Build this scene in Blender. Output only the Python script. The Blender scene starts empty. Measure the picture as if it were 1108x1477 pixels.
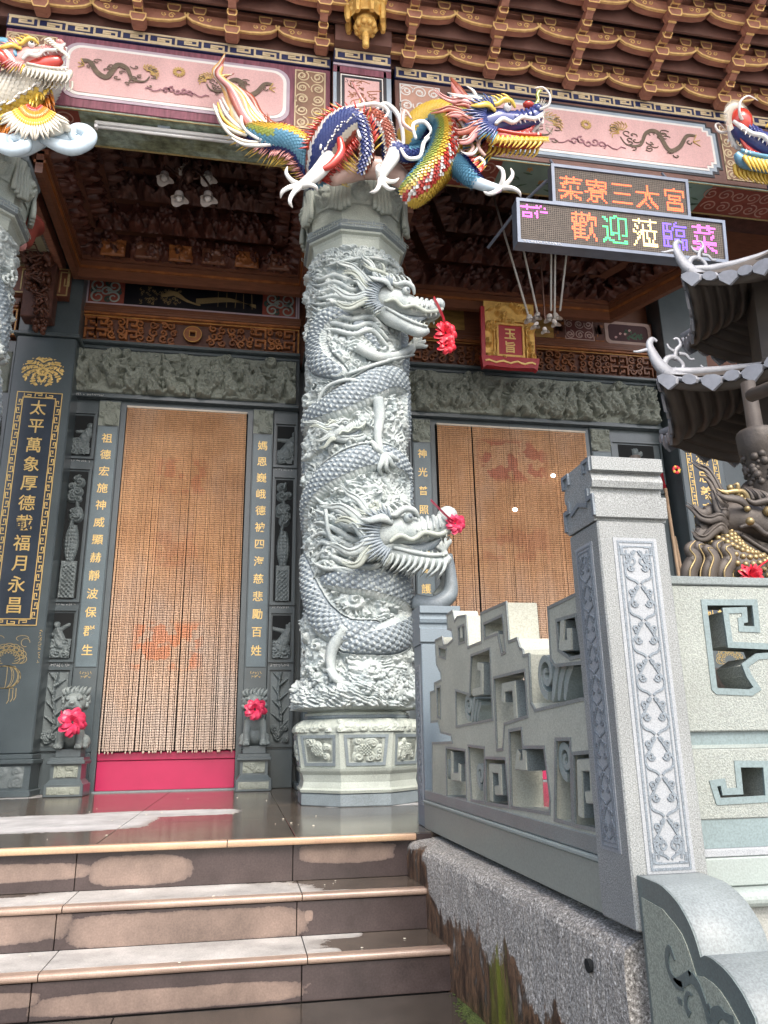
import bpy, bmesh, math, random
import numpy as np
from mathutils import Vector, Matrix, noise as mnoise
R_=math.radians
S=bpy.context.scene
COL=S.collection
rnd=random.Random(7)

# ---------------------------------------------------------------- camera
H=0.42; FPX=1105.; CX,CY=554.,738.5
_th=math.atan(1105/3738.); _roll=60/3738.; _yaw=R_(10.3)
CF=np.array([math.sin(_yaw)*math.cos(_th),math.cos(_yaw)*math.cos(_th),math.sin(_th)])
_R0=np.array([math.cos(_yaw),-math.sin(_yaw),0.]); _U0=np.cross(_R0,CF)
CU=_U0*math.cos(_roll)+_R0*math.sin(_roll); CR=_R0*math.cos(_roll)-_U0*math.sin(_roll)
CO=np.array([0,0,H])
cam=bpy.data.cameras.new('camera'); camo=bpy.data.objects.new('camera',cam); COL.objects.link(camo)
cam.sensor_width=36; cam.lens=FPX/1477*36; cam.clip_end=2000; cam.clip_start=.05
M=Matrix.Identity(4)
for i in range(3):
    M[i][0]=CR[i]; M[i][1]=CU[i]; M[i][2]=-CF[i]; M[i][3]=CO[i]
camo.matrix_world=M
S.camera=camo
# ---------------------------------------------------------------- light
SUN_EL=R_(48); SUN_AZ=R_(172)   # azimuth of the light's origin, clockwise from +Y
w=bpy.data.worlds.new('World'); S.world=w; w.use_nodes=True
nt=w.node_tree; sky=nt.nodes.new('ShaderNodeTexSky'); sky.sky_type='NISHITA'; sky.sun_disc=False
sky.sun_elevation=SUN_EL; sky.sun_rotation=SUN_AZ; sky.air_density=1.0; sky.dust_density=4.0; sky.ozone_density=1.0
bg=nt.nodes['Background']; bg.inputs['Strength'].default_value=0.15
nt.links.new(sky.outputs[0],bg.inputs['Color'])
sun=bpy.data.lights.new('sun','SUN'); sun.energy=.95; sun.angle=R_(25); sun.color=(1.0,.97,.92)
suno=bpy.data.objects.new('sun',sun); COL.objects.link(suno)
sd=Vector((math.sin(SUN_AZ)*math.cos(SUN_EL),math.cos(SUN_AZ)*math.cos(SUN_EL),math.sin(SUN_EL)))
suno.rotation_euler=sd.to_track_quat('Z','Y').to_euler(); suno.location=(0,-3,9)
S.view_settings.view_transform='Standard'; S.view_settings.look='None'
S.view_settings.gamma=1; S.view_settings.use_curve_mapping=False
S.view_settings.exposure=1.45
S.cycles.max_bounces=8; S.cycles.diffuse_bounces=4

# ---------------------------------------------------------------- measuring: a photograph pixel onto a real plane
def ray(x,y): return CR*(x-CX)-CU*(y-CY)+CF*FPX
def onY(x,y,Y): d=ray(x,y); return CO+d*(Y/d[1])
def onX(x,y,X): d=ray(x,y); return CO+d*(X/d[0])
def onZ(x,y,Z): d=ray(x,y); return CO+d*((Z-H)/d[2])

# ---------------------------------------------------------------- materials
MATS={}
def nodes(name):
    m=bpy.data.materials.new(name); m.use_nodes=True; n=m.node_tree.nodes; l=m.node_tree.links
    return m,n,l,n['Principled BSDF']
def ramp(n,pts):
    r=n.new('ShaderNodeValToRGB'); e=r.color_ramp.elements
    while len(e)<len(pts): e.new(.5)
    for i,(p,c) in enumerate(pts):
        e[i].position=p; e[i].color=(c[0],c[1],c[2],1) if not isinstance(c,(int,float)) else (c,c,c,1)
    return r
def tex(n,l,scale,detail=6,rough=.6,vec=None,kind='noise',sc3=None):
    t=n.new('ShaderNodeTexNoise' if kind=='noise' else 'ShaderNodeTexVoronoi')
    t.inputs['Scale'].default_value=scale
    if kind=='noise':
        t.inputs['Detail'].default_value=detail; t.inputs['Roughness'].default_value=rough
    g=n.new('ShaderNodeNewGeometry')
    src=g.outputs['Position']
    if sc3:
        mp=n.new('ShaderNodeMapping'); mp.inputs['Scale'].default_value=sc3; l.new(src,mp.inputs['Vector']); src=mp.outputs[0]
    l.new(src,t.inputs['Vector'])
    return t.outputs['Fac'] if kind=='noise' else t.outputs['Distance']
def mixc(n,l,f,a,b,mode='MIX'):
    x=n.new('ShaderNodeMix'); x.data_type='RGBA'; x.blend_type=mode
    for v,i in ((f,0),(a,6),(b,7)):
        if isinstance(v,(int,float)): x.inputs[i].default_value=v
        elif isinstance(v,tuple): x.inputs[i].default_value=(v[0],v[1],v[2],1)
        else: l.new(v,x.inputs[i])
    return x.outputs[2]
def bump(n,l,b,fac,strength,dist=.01):
    k=n.new('ShaderNodeBump'); k.inputs['Strength'].default_value=strength; k.inputs['Distance'].default_value=dist
    l.new(fac,k.inputs['Height']); l.new(k.outputs[0],b.inputs['Normal'])
def mat(name,c,rough=.6,var=.25,scale=6,spk=0,spks=150,bmp=0,bs=60,metal=0,coat=0,c2=None,emit=0,spec=.5,sc3=None):
    """stone / paint / wood: base colour with broad variation, optional speckle and fine relief"""
    if name in MATS: return MATS[name]
    m,n,l,b=nodes(name)
    c2=c2 or tuple(x*(1-var) for x in c)
    f=tex(n,l,scale,5,.6,sc3=sc3)
    r=ramp(n,[(.32,0),(.68,1)]); l.new(f,r.inputs[0])
    col=mixc(n,l,r.outputs[0],c2,c)
    if spk:
        g=tex(n,l,spks,2,.7); r2=ramp(n,[(.36,1-spk),(.5,1),(.66,1+spk)]); l.new(g,r2.inputs[0])
        col=mixc(n,l,1.0,col,r2.outputs[0],'MULTIPLY')
    l.new(col,b.inputs['Base Color'])
    b.inputs['Roughness'].default_value=rough; b.inputs['Metallic'].default_value=metal
    b.inputs['Coat Weight'].default_value=coat
    b.inputs['Specular IOR Level'].default_value=spec
    if bmp: bump(n,l,b,tex(n,l,bs,6,.65),bmp)
    if emit:
        l.new(col,b.inputs['Emission Color']); b.inputs['Emission Strength'].default_value=emit
    MATS[name]=m; return m

# ---------------------------------------------------------------- mesh helpers
def wloc(o):
    v=Vector((0,0,0))
    while o is not None: v+=o.location; o=o.parent
    return v
def thing(name,label,cat,loc,group=None):
    o=bpy.data.objects.new(name,None); COL.objects.link(o); o.location=Vector(loc); o.empty_display_size=.1
    o['label']=label; o['category']=cat
    if group: o['group']=group
    return o
def tag(o,label=None,cat=None,group=None,kind=None):
    if label: o['label']=label
    if cat: o['category']=cat
    if group: o['group']=group
    if kind: o['kind']=kind
    return o
def finish(name,verts,faces,m,parent=None,loc=None,smooth=False,midx=None,rot=None):
    """one mesh object; verts are world coordinates"""
    base=wloc(parent) if parent is not None else Vector(loc or (0,0,0))
    me=bpy.data.meshes.new(name)
    v=np.asarray(verts,dtype=float).reshape(-1,3)-np.array(base)
    me.from_pydata(v.tolist(),[],faces if isinstance(faces,list) else faces.tolist())
    for x in (m if isinstance(m,(list,tuple)) else [m]): me.materials.append(x)
    if midx is not None: me.polygons.foreach_set('material_index',np.asarray(midx,dtype=np.int32))
    if smooth: me.polygons.foreach_set('use_smooth',[True]*len(me.polygons))
    me.update()
    o=bpy.data.objects.new(name,me); COL.objects.link(o)
    if parent is not None: o.parent=parent
    else: o.location=base
    return o
class MB:
    def __init__(s): s.v=[]; s.f=[]; s.mi=[]; s.m=0
    def add(s,vs,fs):
        b=len(s.v); s.v.extend([tuple(map(float,p)) for p in vs]); s.f.extend([tuple(i+b for i in f) for f in fs]); s.mi.extend([s.m]*len(fs)); return s
    def box(s,x0,x1,y0,y1,z0,z1,bev=0):
        if bev:
            b=bev
            # chamfered box
            P=[]
            for zz,i in ((z0,b),(z0+b,0),(z1-b,0),(z1,b)):
                for (xx,yy) in ((x0+i+b,y0+i),(x1-i-b,y0+i),(x1-i,y0+i+b),(x1-i,y1-i-b),(x1-i-b,y1-i),(x0+i+b,y1-i),(x0+i,y1-i-b),(x0+i,y0+i+b)): P.append((xx,yy,zz))
            F=[tuple(range(7,-1,-1)),tuple(range(24,32))]
            for k in range(3):
                for j in range(8): a=k*8+j; c=k*8+(j+1)%8; F.append((a,c,c+8,a+8))
            return s.add(P,F)
        return s.add([(x0,y0,z0),(x1,y0,z0),(x1,y1,z0),(x0,y1,z0),(x0,y0,z1),(x1,y0,z1),(x1,y1,z1),(x0,y1,z1)],
              [(3,2,1,0),(4,5,6,7),(0,1,5,4),(1,2,6,5),(2,3,7,6),(3,0,4,7)])
    def poly(s,pts): return s.add(pts,[tuple(range(len(pts)))])
    def prism(s,a,b):
        n=len(a); return s.add(list(a)+list(b),[tuple(range(n-1,-1,-1)),tuple(range(n,2*n))]+[(i,(i+1)%n,n+(i+1)%n,n+i) for i in range(n)])
    def tube(s,pts,rad,seg=8,flat=1.0,up=(0,0,1),cap=True):
        P=[Vector(p) for p in pts]; n=len(P)
        if isinstance(rad,(int,float)): rad=[rad]*n
        T=[(P[min(i+1,n-1)]-P[max(i-1,0)]).normalized() if (P[min(i+1,n-1)]-P[max(i-1,0)]).length>1e-9 else Vector((0,0,1)) for i in range(n)]
        u=Vector(up); u=u-T[0]*u.dot(T[0])
        if u.length<1e-3: u=Vector((1,0,0))-T[0]*T[0].x
        u.normalize(); vs=[];fs=[]
        for i in range(n):
            u=u-T[i]*u.dot(T[i]); u.normalize(); w_=T[i].cross(u)
            for k in range(seg):
                a=2*math.pi*k/seg; vs.append(P[i]+u*(math.cos(a)*rad[i])+w_*(math.sin(a)*rad[i]*flat))
        for i in range(n-1):
            for k in range(seg): a=i*seg+k;b=i*seg+(k+1)%seg; fs.append((a,b,b+seg,a+seg))
        if cap: fs.append(tuple(range(seg-1,-1,-1))); fs.append(tuple((n-1)*seg+k for k in range(seg)))
        return s.add(vs,fs)
    def sphere(s,c,r,nu=10,nv=6,sc=(1,1,1)):
        vs=[(c[0],c[1],c[2]-r*sc[2])];fs=[]
        for j in range(1,nv):
            t=-math.pi/2+math.pi*j/nv
            for i in range(nu):
                a=2*math.pi*i/nu; vs.append((c[0]+r*sc[0]*math.cos(t)*math.cos(a),c[1]+r*sc[1]*math.cos(t)*math.sin(a),c[2]+r*sc[2]*math.sin(t)))
        vs.append((c[0],c[1],c[2]+r*sc[2])); top=len(vs)-1
        for i in range(nu):
            k=(i+1)%nu; fs.append((0,1+k,1+i)); fs.append((top,top-nu+i,top-nu+k))
            for j in range(nv-2): a=1+j*nu; fs.append((a+i,a+k,a+nu+k,a+nu+i))
        return s.add(vs,fs)
    def lathe(s,c,prof,seg=24,rot=0,sx=1,sy=1):
        """prof: list of (r,z)"""
        vs=[];fs=[]; n=len(prof)
        for r,z in prof:
            for k in range(seg):
                a=rot+2*math.pi*k/seg; vs.append((c[0]+sx*r*math.cos(a),c[1]+sy*r*math.sin(a),c[2]+z))
        for i in range(n-1):
            for k in range(seg): a=i*seg+k;b=i*seg+(k+1)%seg; fs.append((a,b,b+seg,a+seg))
        fs.append(tuple(range(seg-1,-1,-1))); fs.append(tuple((n-1)*seg+k for k in range(seg)))
        return s.add(vs,fs)
    def stroke(s,pts,wd,to3,d0,d1,closed=False):
        """a bar of width wd along a 2D polyline with mitred corners; to3(u,v,d) gives the world point; d0..d1 its depth"""
        P=[np.array(p,float) for p in pts]; n=len(P); L=[];Rr=[]
        for i in range(n):
            if closed: a=P[i]-P[i-1]; b=P[(i+1)%n]-P[i]
            else: a=P[i]-P[i-1] if i else P[1]-P[0]; b=P[i+1]-P[i] if i<n-1 else a
            a=a/(np.linalg.norm(a)+1e-12); b=b/(np.linalg.norm(b)+1e-12)
            na=np.array([-a[1],a[0]]); nb=np.array([-b[1],b[0]]); m=na+nb; q=np.linalg.norm(m)
            m=m/q if q>1e-6 else na; k=1/max(.45,float(m@na)); ww=wd if isinstance(wd,(int,float)) else wd[i]
            L.append(P[i]+m*k*ww/2); Rr.append(P[i]-m*k*ww/2)
        vs=[];fs=[]
        for i in range(n): vs+= [to3(*L[i],d1),to3(*Rr[i],d1),to3(*Rr[i],d0),to3(*L[i],d0)]
        rng=n if closed else n-1
        for i in range(rng):
            a=i*4;b=((i+1)%n)*4
            for k in range(4): fs.append((a+k,a+(k+1)%4,b+(k+1)%4,b+k))
        if not closed: fs.append((3,2,1,0)); fs.append(tuple((n-1)*4+k for k in range(4)))
        return s.add(vs,fs)
    def build(s,name,m,parent=None,loc=None,smooth=False):
        return finish(name,s.v,s.f,m,parent,loc,smooth,s.mi if isinstance(m,(list,tuple)) else None)
def bx(name,m,parent,x0,x1,y0,y1,z0,z1,bev=0,loc=None): return MB().box(x0,x1,y0,y1,z0,z1,bev).build(name,m,parent,loc)
def crom(pts,n=8,closed=False):
    P=[np.array(p,float) for p in pts]; N=len(P); out=[]
    for i in range(N-1):
        p0=P[max(i-1,0)];p1=P[i];p2=P[i+1];p3=P[min(i+2,N-1)]
        for k in range(n):
            t=k/n; out.append(.5*((2*p1)+(-p0+p2)*t+(2*p0-5*p1+4*p2-p3)*t*t+(-p0+3*p1-3*p2+p3)*t**3))
    out.append(P[-1]); return out
def lerp_list(vals,n):
    return list(np.interp(np.linspace(0,len(vals)-1,n),range(len(vals)),vals))
def curve_poly(polys,thick,bev=0):
    """filled 2D outlines (inner ones are holes) with thickness; returns verts (u,v,d), faces"""
    c=bpy.data.curves.new('t','CURVE'); c.dimensions='2D'; c.fill_mode='BOTH'; c.extrude=max(thick/2-bev,.0001); c.bevel_depth=bev; c.bevel_resolution=0
    if bev: c.offset=-bev
    for p in polys:
        sp=c.splines.new('POLY'); sp.points.add(len(p)-1); sp.use_cyclic_u=True
        for i,q in enumerate(p): sp.points[i].co=(q[0],q[1],0,1)
    o=bpy.data.objects.new('t',c); COL.objects.link(o)
    dg=bpy.context.evaluated_depsgraph_get(); me=bpy.data.meshes.new_from_object(o.evaluated_get(dg))
    vs=[tuple(v.co) for v in me.vertices]; fs=[tuple(f.vertices) for f in me.polygons]
    bpy.data.objects.remove(o); bpy.data.curves.remove(c); bpy.data.meshes.remove(me)
    return vs,fs
def plate(name,m,parent,polys,to3,thick,bev=0,loc=None):
    vs,fs=curve_poly(polys,thick,bev)
    return finish(name,[to3(u,v,d) for u,v,d in vs],fs,m,parent,loc)
_gl={}
def glyph(ch,bold=0,thick=.01):
    k=(ch,bold,thick)
    if k not in _gl:
        c=bpy.data.curves.new('t','FONT'); c.body=ch; c.size=1; c.extrude=thick; c.offset=bold; c.resolution_u=3
        o=bpy.data.objects.new('t',c); COL.objects.link(o)
        dg=bpy.context.evaluated_depsgraph_get(); me=bpy.data.meshes.new_from_object(o.evaluated_get(dg))
        vs=np.array([tuple(v.co) for v in me.vertices]).reshape(-1,3); fs=[tuple(f.vertices) for f in me.polygons]
        bpy.data.objects.remove(o); bpy.data.curves.remove(c); bpy.data.meshes.remove(me)
        mn,mx=vs[:,:2].min(0),vs[:,:2].max(0); vs[:,:2]-=(mn+mx)/2
        _gl[k]=(vs,fs)
    return _gl[k]
def char(ch,m,parent,to3,u,v,size,bold=.02,sx=1,name='character',thick=.01,shear=0):
    vs,fs=glyph(ch,bold,thick)
    return finish(name,[to3(u+(p[0]+shear*p[1])*size*sx,v+p[1]*size,p[2]*size) for p in vs],fs,m,parent)
def wallY(Y):   # outward is -Y
    return lambda u,v,d: (u,Y-d,v)
def wallX(X):   # plane X, outward is -X, u is Y
    return lambda u,v,d: (X-d,u,v)

# ---------------------------------------------------------------- numpy noise and relief fields
def _hash(i,j,s):
    h=(i.astype(np.int64)*374761393+j.astype(np.int64)*668265263+s*974634777)&0xffffffff
    h=((h^(h>>13))*1274126177)&0xffffffff
    return ((h^(h>>16))&0xffff)/65535.
def vn(x,y,s=0):
    xi=np.floor(x);yi=np.floor(y);fx=x-xi;fy=y-yi;fx=fx*fx*(3-2*fx);fy=fy*fy*(3-2*fy)
    return (_hash(xi,yi,s)*(1-fx)+_hash(xi+1,yi,s)*fx)*(1-fy)+(_hash(xi,yi+1,s)*(1-fx)+_hash(xi+1,yi+1,s)*fx)*fy
def fbm(x,y,s=0,o=4):
    r=0;a=.5
    for k in range(o): r=r+a*vn(x,y,s+k); x=x*2.03;y=y*2.03;a*=.5
    return r/(1-.5**o)
def sst(a,b,x): t=np.clip((x-a)/(b-a),0,1); return t*t*(3-2*t)
def capsule(X,Y,a,b,r0,r1):
    ax,ay=a;dx,dy=b[0]-ax,b[1]-ay; L=dx*dx+dy*dy+1e-12
    t=np.clip(((X-ax)*dx+(Y-ay)*dy)/L,0,1); d=np.hypot(X-ax-t*dx,Y-ay-t*dy); r=r0+(r1-r0)*t
    return np.sqrt(np.clip(1-(d/r)**2,0,1))*r
def swirls(X,Y,cs,turns=2.2):
    h=np.zeros_like(X)
    for (cx,cy,R,ph,sg) in cs:
        r=np.hypot(X-cx,Y-cy)/R; msk=r<1
        if not msk.any(): continue
        th=np.arctan2(Y-cy,X-cx)
        v=(1-r**3)*(.45+.55*np.abs(np.sin(math.pi*turns*np.sqrt(np.clip(r,0,1))+sg*th/2+ph)))
        h=np.where(msk,np.maximum(h,v),h)
    return h
def figures(X,Y,n,x0,x1,y0,y1,hh,seed,depth=1.):
    """a crowd of robed carved figures as a height field 0..1"""
    r=random.Random(seed); h=np.zeros_like(X)
    for k in range(n):
        cx=x0+(x1-x0)*(k+.5+r.uniform(-.3,.3))/n; cy=r.uniform(y0,y1); s=hh*r.uniform(.8,1.15); ln=r.uniform(-.25,.25)
        sel=(np.abs(X-cx)<s)&(np.abs(Y-cy)<s)
        if not sel.any(): continue
        x=X[sel];y=Y[sel]
        q=capsule(x,y,(cx,cy-.3*s),(cx+ln*s,cy+.12*s),.2*s,.13*s)
        q=np.maximum(q,capsule(x,y,(cx+ln*s*1.3,cy+.3*s),(cx+ln*s*1.3,cy+.33*s),.1*s,.1*s)*1.3)
        for sg in (-1,1):
            ex,ey=cx+sg*s*r.uniform(.15,.4),cy+s*r.uniform(-.1,.35)
            q=np.maximum(q,capsule(x,y,(cx+ln*s,cy+.12*s),(ex,ey),.07*s,.05*s))
            q=np.maximum(q,capsule(x,y,(cx,cy-.25*s),(cx+sg*s*r.uniform(.05,.3),cy-.5*s),.09*s,.06*s))
        q=q/(.2*s)*(.85+.15*np.sin((x*1.3+y)*60/s*.25))
        h[sel]=np.maximum(h[sel],q)
    return np.clip(h,0,1.3)
def relief(name,m,parent,to3,u0,u1,v0,v1,nu,nv,fn,depth,d0=0,loc=None,skirt=True,smooth=True,mask=None):
    U,V=np.meshgrid(np.linspace(u0,u1,nu),np.linspace(v0,v1,nv))
    h=fn(U,V)*depth+d0
    if skirt: h[0,:]=d0;h[-1,:]=d0;h[:,0]=d0;h[:,-1]=d0
    vs=[to3(a,b,c) for a,b,c in zip(U.ravel(),V.ravel(),h.ravel())]
    i=np.arange((nv-1)*(nu-1)); r=i//(nu-1); c=i%(nu-1); a=r*nu+c
    F=np.stack([a,a+1,a+nu+1,a+nu],1)
    return finish(name,vs,F,m,parent,loc,smooth)
def swirl_field(n,x0,x1,y0,y1,rmin,rmax,seed):
    r=random.Random(seed); return [(r.uniform(x0,x1),r.uniform(y0,y1),r.uniform(rmin,rmax),r.uniform(0,6.28),r.choice((-1,1))) for _ in range(n)]

# ---------------------------------------------------------------- palette
m_dark=mat('polished dark granite',(.080,.102,.112),.28,.25,3,.25,260,spec=.5)
m_darkp=mat('blue black granite panel',(.046,.060,.082),.22,.3,3,.2,260)
m_strip=mat('slate blue granite strip',(.115,.158,.178),.35,.2,4,.2,300)
m_relief=mat('carved grey green stone',(.25,.275,.235),.7,.3,5,.25,300,bmp=.4,bs=90)
m_reliefd=mat('carved dark stone',(.15,.18,.185),.55,.3,5,.25,300,bmp=.3,bs=90)
m_col=mat('weathered pale green carved stone',(.47,.51,.49),.75,.0,9,.22,240,bmp=.5,bs=90,c2=(.31,.36,.365))
m_cols=mat('blue grey polished scale stone',(.235,.28,.31),.5,.3,9,.3,240)
m_colb=mat('grey green dressed stone',(.40,.44,.39),.7,.25,4,.2,220,bmp=.3,bs=80)
m_colt=mat('grey stone trim',(.20,.24,.255),.6,.25,5,.25,220)
m_post=mat('light grey speckled granite',(.262,.278,.272),.5,.28,2.5,.4,300,bmp=.25,bs=300)
m_inlay=mat('pale etched granite',(.31,.33,.345),.7,.15,3,.2,330)
m_etch=mat('smooth grey granite line',(.17,.20,.225),.45,.12,3,.35,330)
m_pan=mat('flamed green grey granite',(.335,.365,.335),.8,.2,2.2,.22,220,bmp=.6,bs=220)
m_pansm=mat('smooth green grey stone',(.29,.335,.315),.5,.2,3,.12,200)
m_edge=mat('honed blue grey granite edge',(.185,.215,.212),.35,.2,5,.25,260)
m_gold=mat('gold leaf lettering',(.80,.56,.20),.38,.25,30,metal=.35)
m_goldl=mat('thin gold paint line',(.50,.38,.17),.45,.3,40,metal=.2)
m_red=mat('red painted board',(.40,.012,.075),.35,.15,3,.0,bmp=.15,bs=8)
m_ribbon=mat('red satin ribbon',(.72,.025,.05),.38,.35,20)
m_pink=mat('pink red satin ribbon',(.75,.05,.13),.38,.35,20)
m_wood=mat('reddish brown varnished wood',(.18,.07,.038),.35,.35,7,sc3=(1,6,6))
m_woodd=mat('dark carved cedar',(.125,.05,.036),.5,.5,12,bmp=.3,bs=60)
m_woodo=mat('orange brown carved wood',(.36,.13,.035),.4,.5,9,c2=(.17,.055,.018))
m_goldo=mat('gold edging on wood',(.62,.36,.09),.35,.3,30,metal=.4)
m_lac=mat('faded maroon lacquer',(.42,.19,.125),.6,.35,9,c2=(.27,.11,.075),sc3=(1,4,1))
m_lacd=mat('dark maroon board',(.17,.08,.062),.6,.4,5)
m_trim=mat('worn gold trim paint',(.90,.62,.26),.5,.4,20,c2=(.66,.42,.16))
m_goldb=mat('carved gilt wood',(.88,.58,.17),.45,.4,16,c2=(.62,.36,.10),metal=.3,bmp=.4,bs=70)
m_white=mat('white enamel',(.75,.75,.74),.35,.1,8)
m_black=mat('black paint',(.012,.012,.016),.45,.2,6)
m_hole=mat('black recess shade paint',(.006,.008,.009),.9,.1,6)  # near-black colour that stands in for shade in holes and recesses
# ================================================================ wet / dry paving
def wetmat(name,wet,dry,patches,noise_amt=.35,rw=.10,rd=.7,nsc=3.5,streak=0):
    m,n,l,b=nodes(name)
    g=n.new('ShaderNodeNewGeometry'); cur=None
    nz=tex(n,l,nsc,5,.55); 
    for (c,h) in patches:
        a=n.new('ShaderNodeVectorMath'); a.operation='SUBTRACT'; l.new(g.outputs['Position'],a.inputs[0]); a.inputs[1].default_value=c
        s=n.new('ShaderNodeVectorMath'); s.operation='DIVIDE'; l.new(a.outputs[0],s.inputs[0]); s.inputs[1].default_value=h
        q=n.new('ShaderNodeVectorMath'); q.operation='MULTIPLY'; l.new(s.outputs[0],q.inputs[0]); l.new(s.outputs[0],q.inputs[1])
        q2=n.new('ShaderNodeVectorMath'); q2.operation='LENGTH'; l.new(q.outputs[0],q2.inputs[0])   # |d^2| : squarish blob
        o=n.new('ShaderNodeMath'); o.operation='SUBTRACT'; o.inputs[0].default_value=1; l.new(q2.outputs['Value'],o.inputs[1])
        if cur is None: cur=o.outputs[0]
        else:
            x=n.new('ShaderNodeMath'); x.operation='MAXIMUM'; l.new(cur,x.inputs[0]); l.new(o.outputs[0],x.inputs[1]); cur=x.outputs[0]
    k=n.new('ShaderNodeMath'); k.operation='MULTIPLY_ADD'; l.new(nz,k.inputs[0]); k.inputs[1].default_value=noise_amt*4; k.inputs[2].default_value=-noise_amt*2
    t=n.new('ShaderNodeMath'); t.operation='ADD'; l.new(k.outputs[0],t.inputs[0]); l.new(cur,t.inputs[1])
    fine=tex(n,l,28,5,.7); k2=n.new('ShaderNodeMath'); k2.operation='MULTIPLY_ADD'; l.new(fine,k2.inputs[0]); k2.inputs[1].default_value=.55; l.new(t.outputs[0],k2.inputs[2])
    r=ramp(n,[(.20,0),(.27,.6),(.50,1)]); l.new(k2.outputs[0],r.inputs[0])
    f2=tex(n,l,5,6,.65); rv=ramp(n,[(.28,.58),(.72,1.22)]); l.new(f2,rv.inputs[0])
    f3=tex(n,l,140,3,.6); rv2=ramp(n,[(.35,.86),(.65,1.12)]); l.new(f3,rv2.inputs[0])
    col=mixc(n,l,r.outputs[0],wet,dry)
    col=mixc(n,l,1.0,col,rv.outputs[0],'MULTIPLY'); col=mixc(n,l,1.0,col,rv2.outputs[0],'MULTIPLY')
    l.new(col,b.inputs['Base Color'])
    rr=n.new('ShaderNodeMapRange'); l.new(r.outputs[0],rr.inputs[0]); rr.inputs[3].default_value=rw; rr.inputs[4].default_value=rd
    l.new(rr.outputs[0],b.inputs['Roughness'])
    bump(n,l,b,tex(n,l,30,4,.6),.05,.004)
    return m
def P3(p): return tuple(float(q) for q in p)
def floorpatch(x0,y0,x1,y1,Z,hy=None):
    ym=(y0+y1)/2; xm=(x0+x1)/2; a=onZ(x0,ym,Z); c=onZ(x1,ym,Z); lo=onZ(xm,y1,Z); hi=onZ(xm,y0,Z)
    return (((a[0]+c[0])/2,(lo[1]+hi[1])/2,Z),(abs(c[0]-a[0])/2,hy or abs(hi[1]-lo[1])/2+.01,1.))
def risepatch(x0,y0,x1,y1,Y):
    ym=(y0+y1)/2; xm=(x0+x1)/2; a=onY(x0,ym,Y); c=onY(x1,ym,Y); lo=onY(xm,y1,Y); hi=onY(xm,y0,Y)
    return (((a[0]+c[0])/2,Y,(lo[2]+hi[2])/2),(abs(c[0]-a[0])/2,1.,abs(hi[2]-lo[2])/2+.004))
fl=[floorpatch(-60,1176,215,1200,0),floorpatch(120,1166,345,1182,0,.22),floorpatch(470,1156,640,1166,0,.10),floorpatch(-120,1148,60,1154,0)]
m_floor=wetmat('wet brown grey paving',(.10,.08,.062),(.42,.42,.42),fl,.16,.15,.6,2.2)
tr=[floorpatch(-160,1296,93,1306,-.18,.055),((-.18+.0,3.44,-.18),(.45,.075,1)),((.36,3.42,-.18),(.14,.06,1)),
    ((-.3,3.27,-.335),(.62,.5,1)),((-1.4,3.27,-.335),(.8,.4,1)),((.32,3.16,-.335),(.07,.07,1))]
m_tread=wetmat('partly wet beige step tread',(.095,.075,.058),(.42,.405,.38),tr,.16,.15,.65,3)
ri=[risepatch(-140,1250,126,1274,3.72),risepatch(131,1236,272,1275,3.72),risepatch(432,1217,572,1244,3.72),
    risepatch(-200,1323,93,1368,3.42),risepatch(103,1316,438,1362,3.42),risepatch(440,1316,452,1328,3.42),
    risepatch(-200,1442,50,1462,3.12),risepatch(58,1428,445,1456,3.12)]
m_riser=wetmat('partly wet tan step riser',(.058,.043,.041),(.20,.146,.118),ri,.28,.25,.6,3.4)
m_nose=mat('peach polished step edge',(.52,.36,.22),.22,.3,4,.15,200,c2=(.38,.24,.16))
m_nosew=mat('pinkish worn step edge',(.35,.255,.195),.3,.35,4,.15,200,c2=(.20,.14,.11))
m_land=wetmat('dark wet landing stone',(.055,.046,.038),(.13,.115,.10),[((-.6,2.7,-.49),(.7,.25,1))],.3,.14,.4,2.5)

g=thing_floor=bpy.data.objects.new('platform_floor',None)
# platform: a bed with separate paving slabs on it
def struct(name,m,x0,x1,y0,y1,z0,z1): return tag(bx(name,m,None,x0,x1,y0,y1,z0,z1,0,(0,0,0)),kind='structure')
m_joint=mat('dark joint mortar',(.03,.027,.024),.8,.2,20)
bed=struct('platform_floor',m_joint,-6,10,3.75,9.5,-.6,-.03)
bx('side_terrace',m_joint,bed,1.02,10,1.95,3.7495,-.6,-.03)
for i in range(10): bx('paving_slab',m_floor,bed,1.02+.86*i+.002,1.88+.86*i-.002,1.98,3.741,-.028,0,.0015)
xs=[-.61+.86*k for k in range(-6,13)]
ys=[3.7,4.62,5.54,6.46,7.38,8.3]
k=0
for j in range(len(ys)-1):
    off=.0
    for i in range(len(xs)-1):
        y0=ys[j] if j else 3.745
        bx('paving_slab',m_floor,bed,xs[i]+off+.002,xs[i+1]+off-.002,y0,ys[j+1]-.004,-.028,0,.0015)
ground=struct('ground',mat('pale light bounce paving',(.42,.40,.37),.6,.3,1.2,.2,60),-300,300,-300,300,-1.0,-.9)  # unseen ground sheet, made pale to bounce light up under the eaves
land=struct('landing',m_joint,-6,.93,-1.0,3.16,-.899,-.50)
lx=[-5.98,-4.5,-3.1,-1.75,-.4,.9285]
for i in range(5):
    bx('paving_slab',m_land,land,lx[i]+.002,lx[i+1]-.002,2.35,3.118,-.50,-.4805,.001)
    bx('paving_slab',m_land,land,lx[i]+.002,lx[i+1]-.002,.9,2.346,-.50,-.4805,.001)
stair=struct('entrance_steps',m_joint,-6,.90,3.16,3.95,-.499,-.365)
bx('step_core',m_joint,stair,-6,.90,3.457,3.95,-.3649,-.21)
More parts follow.
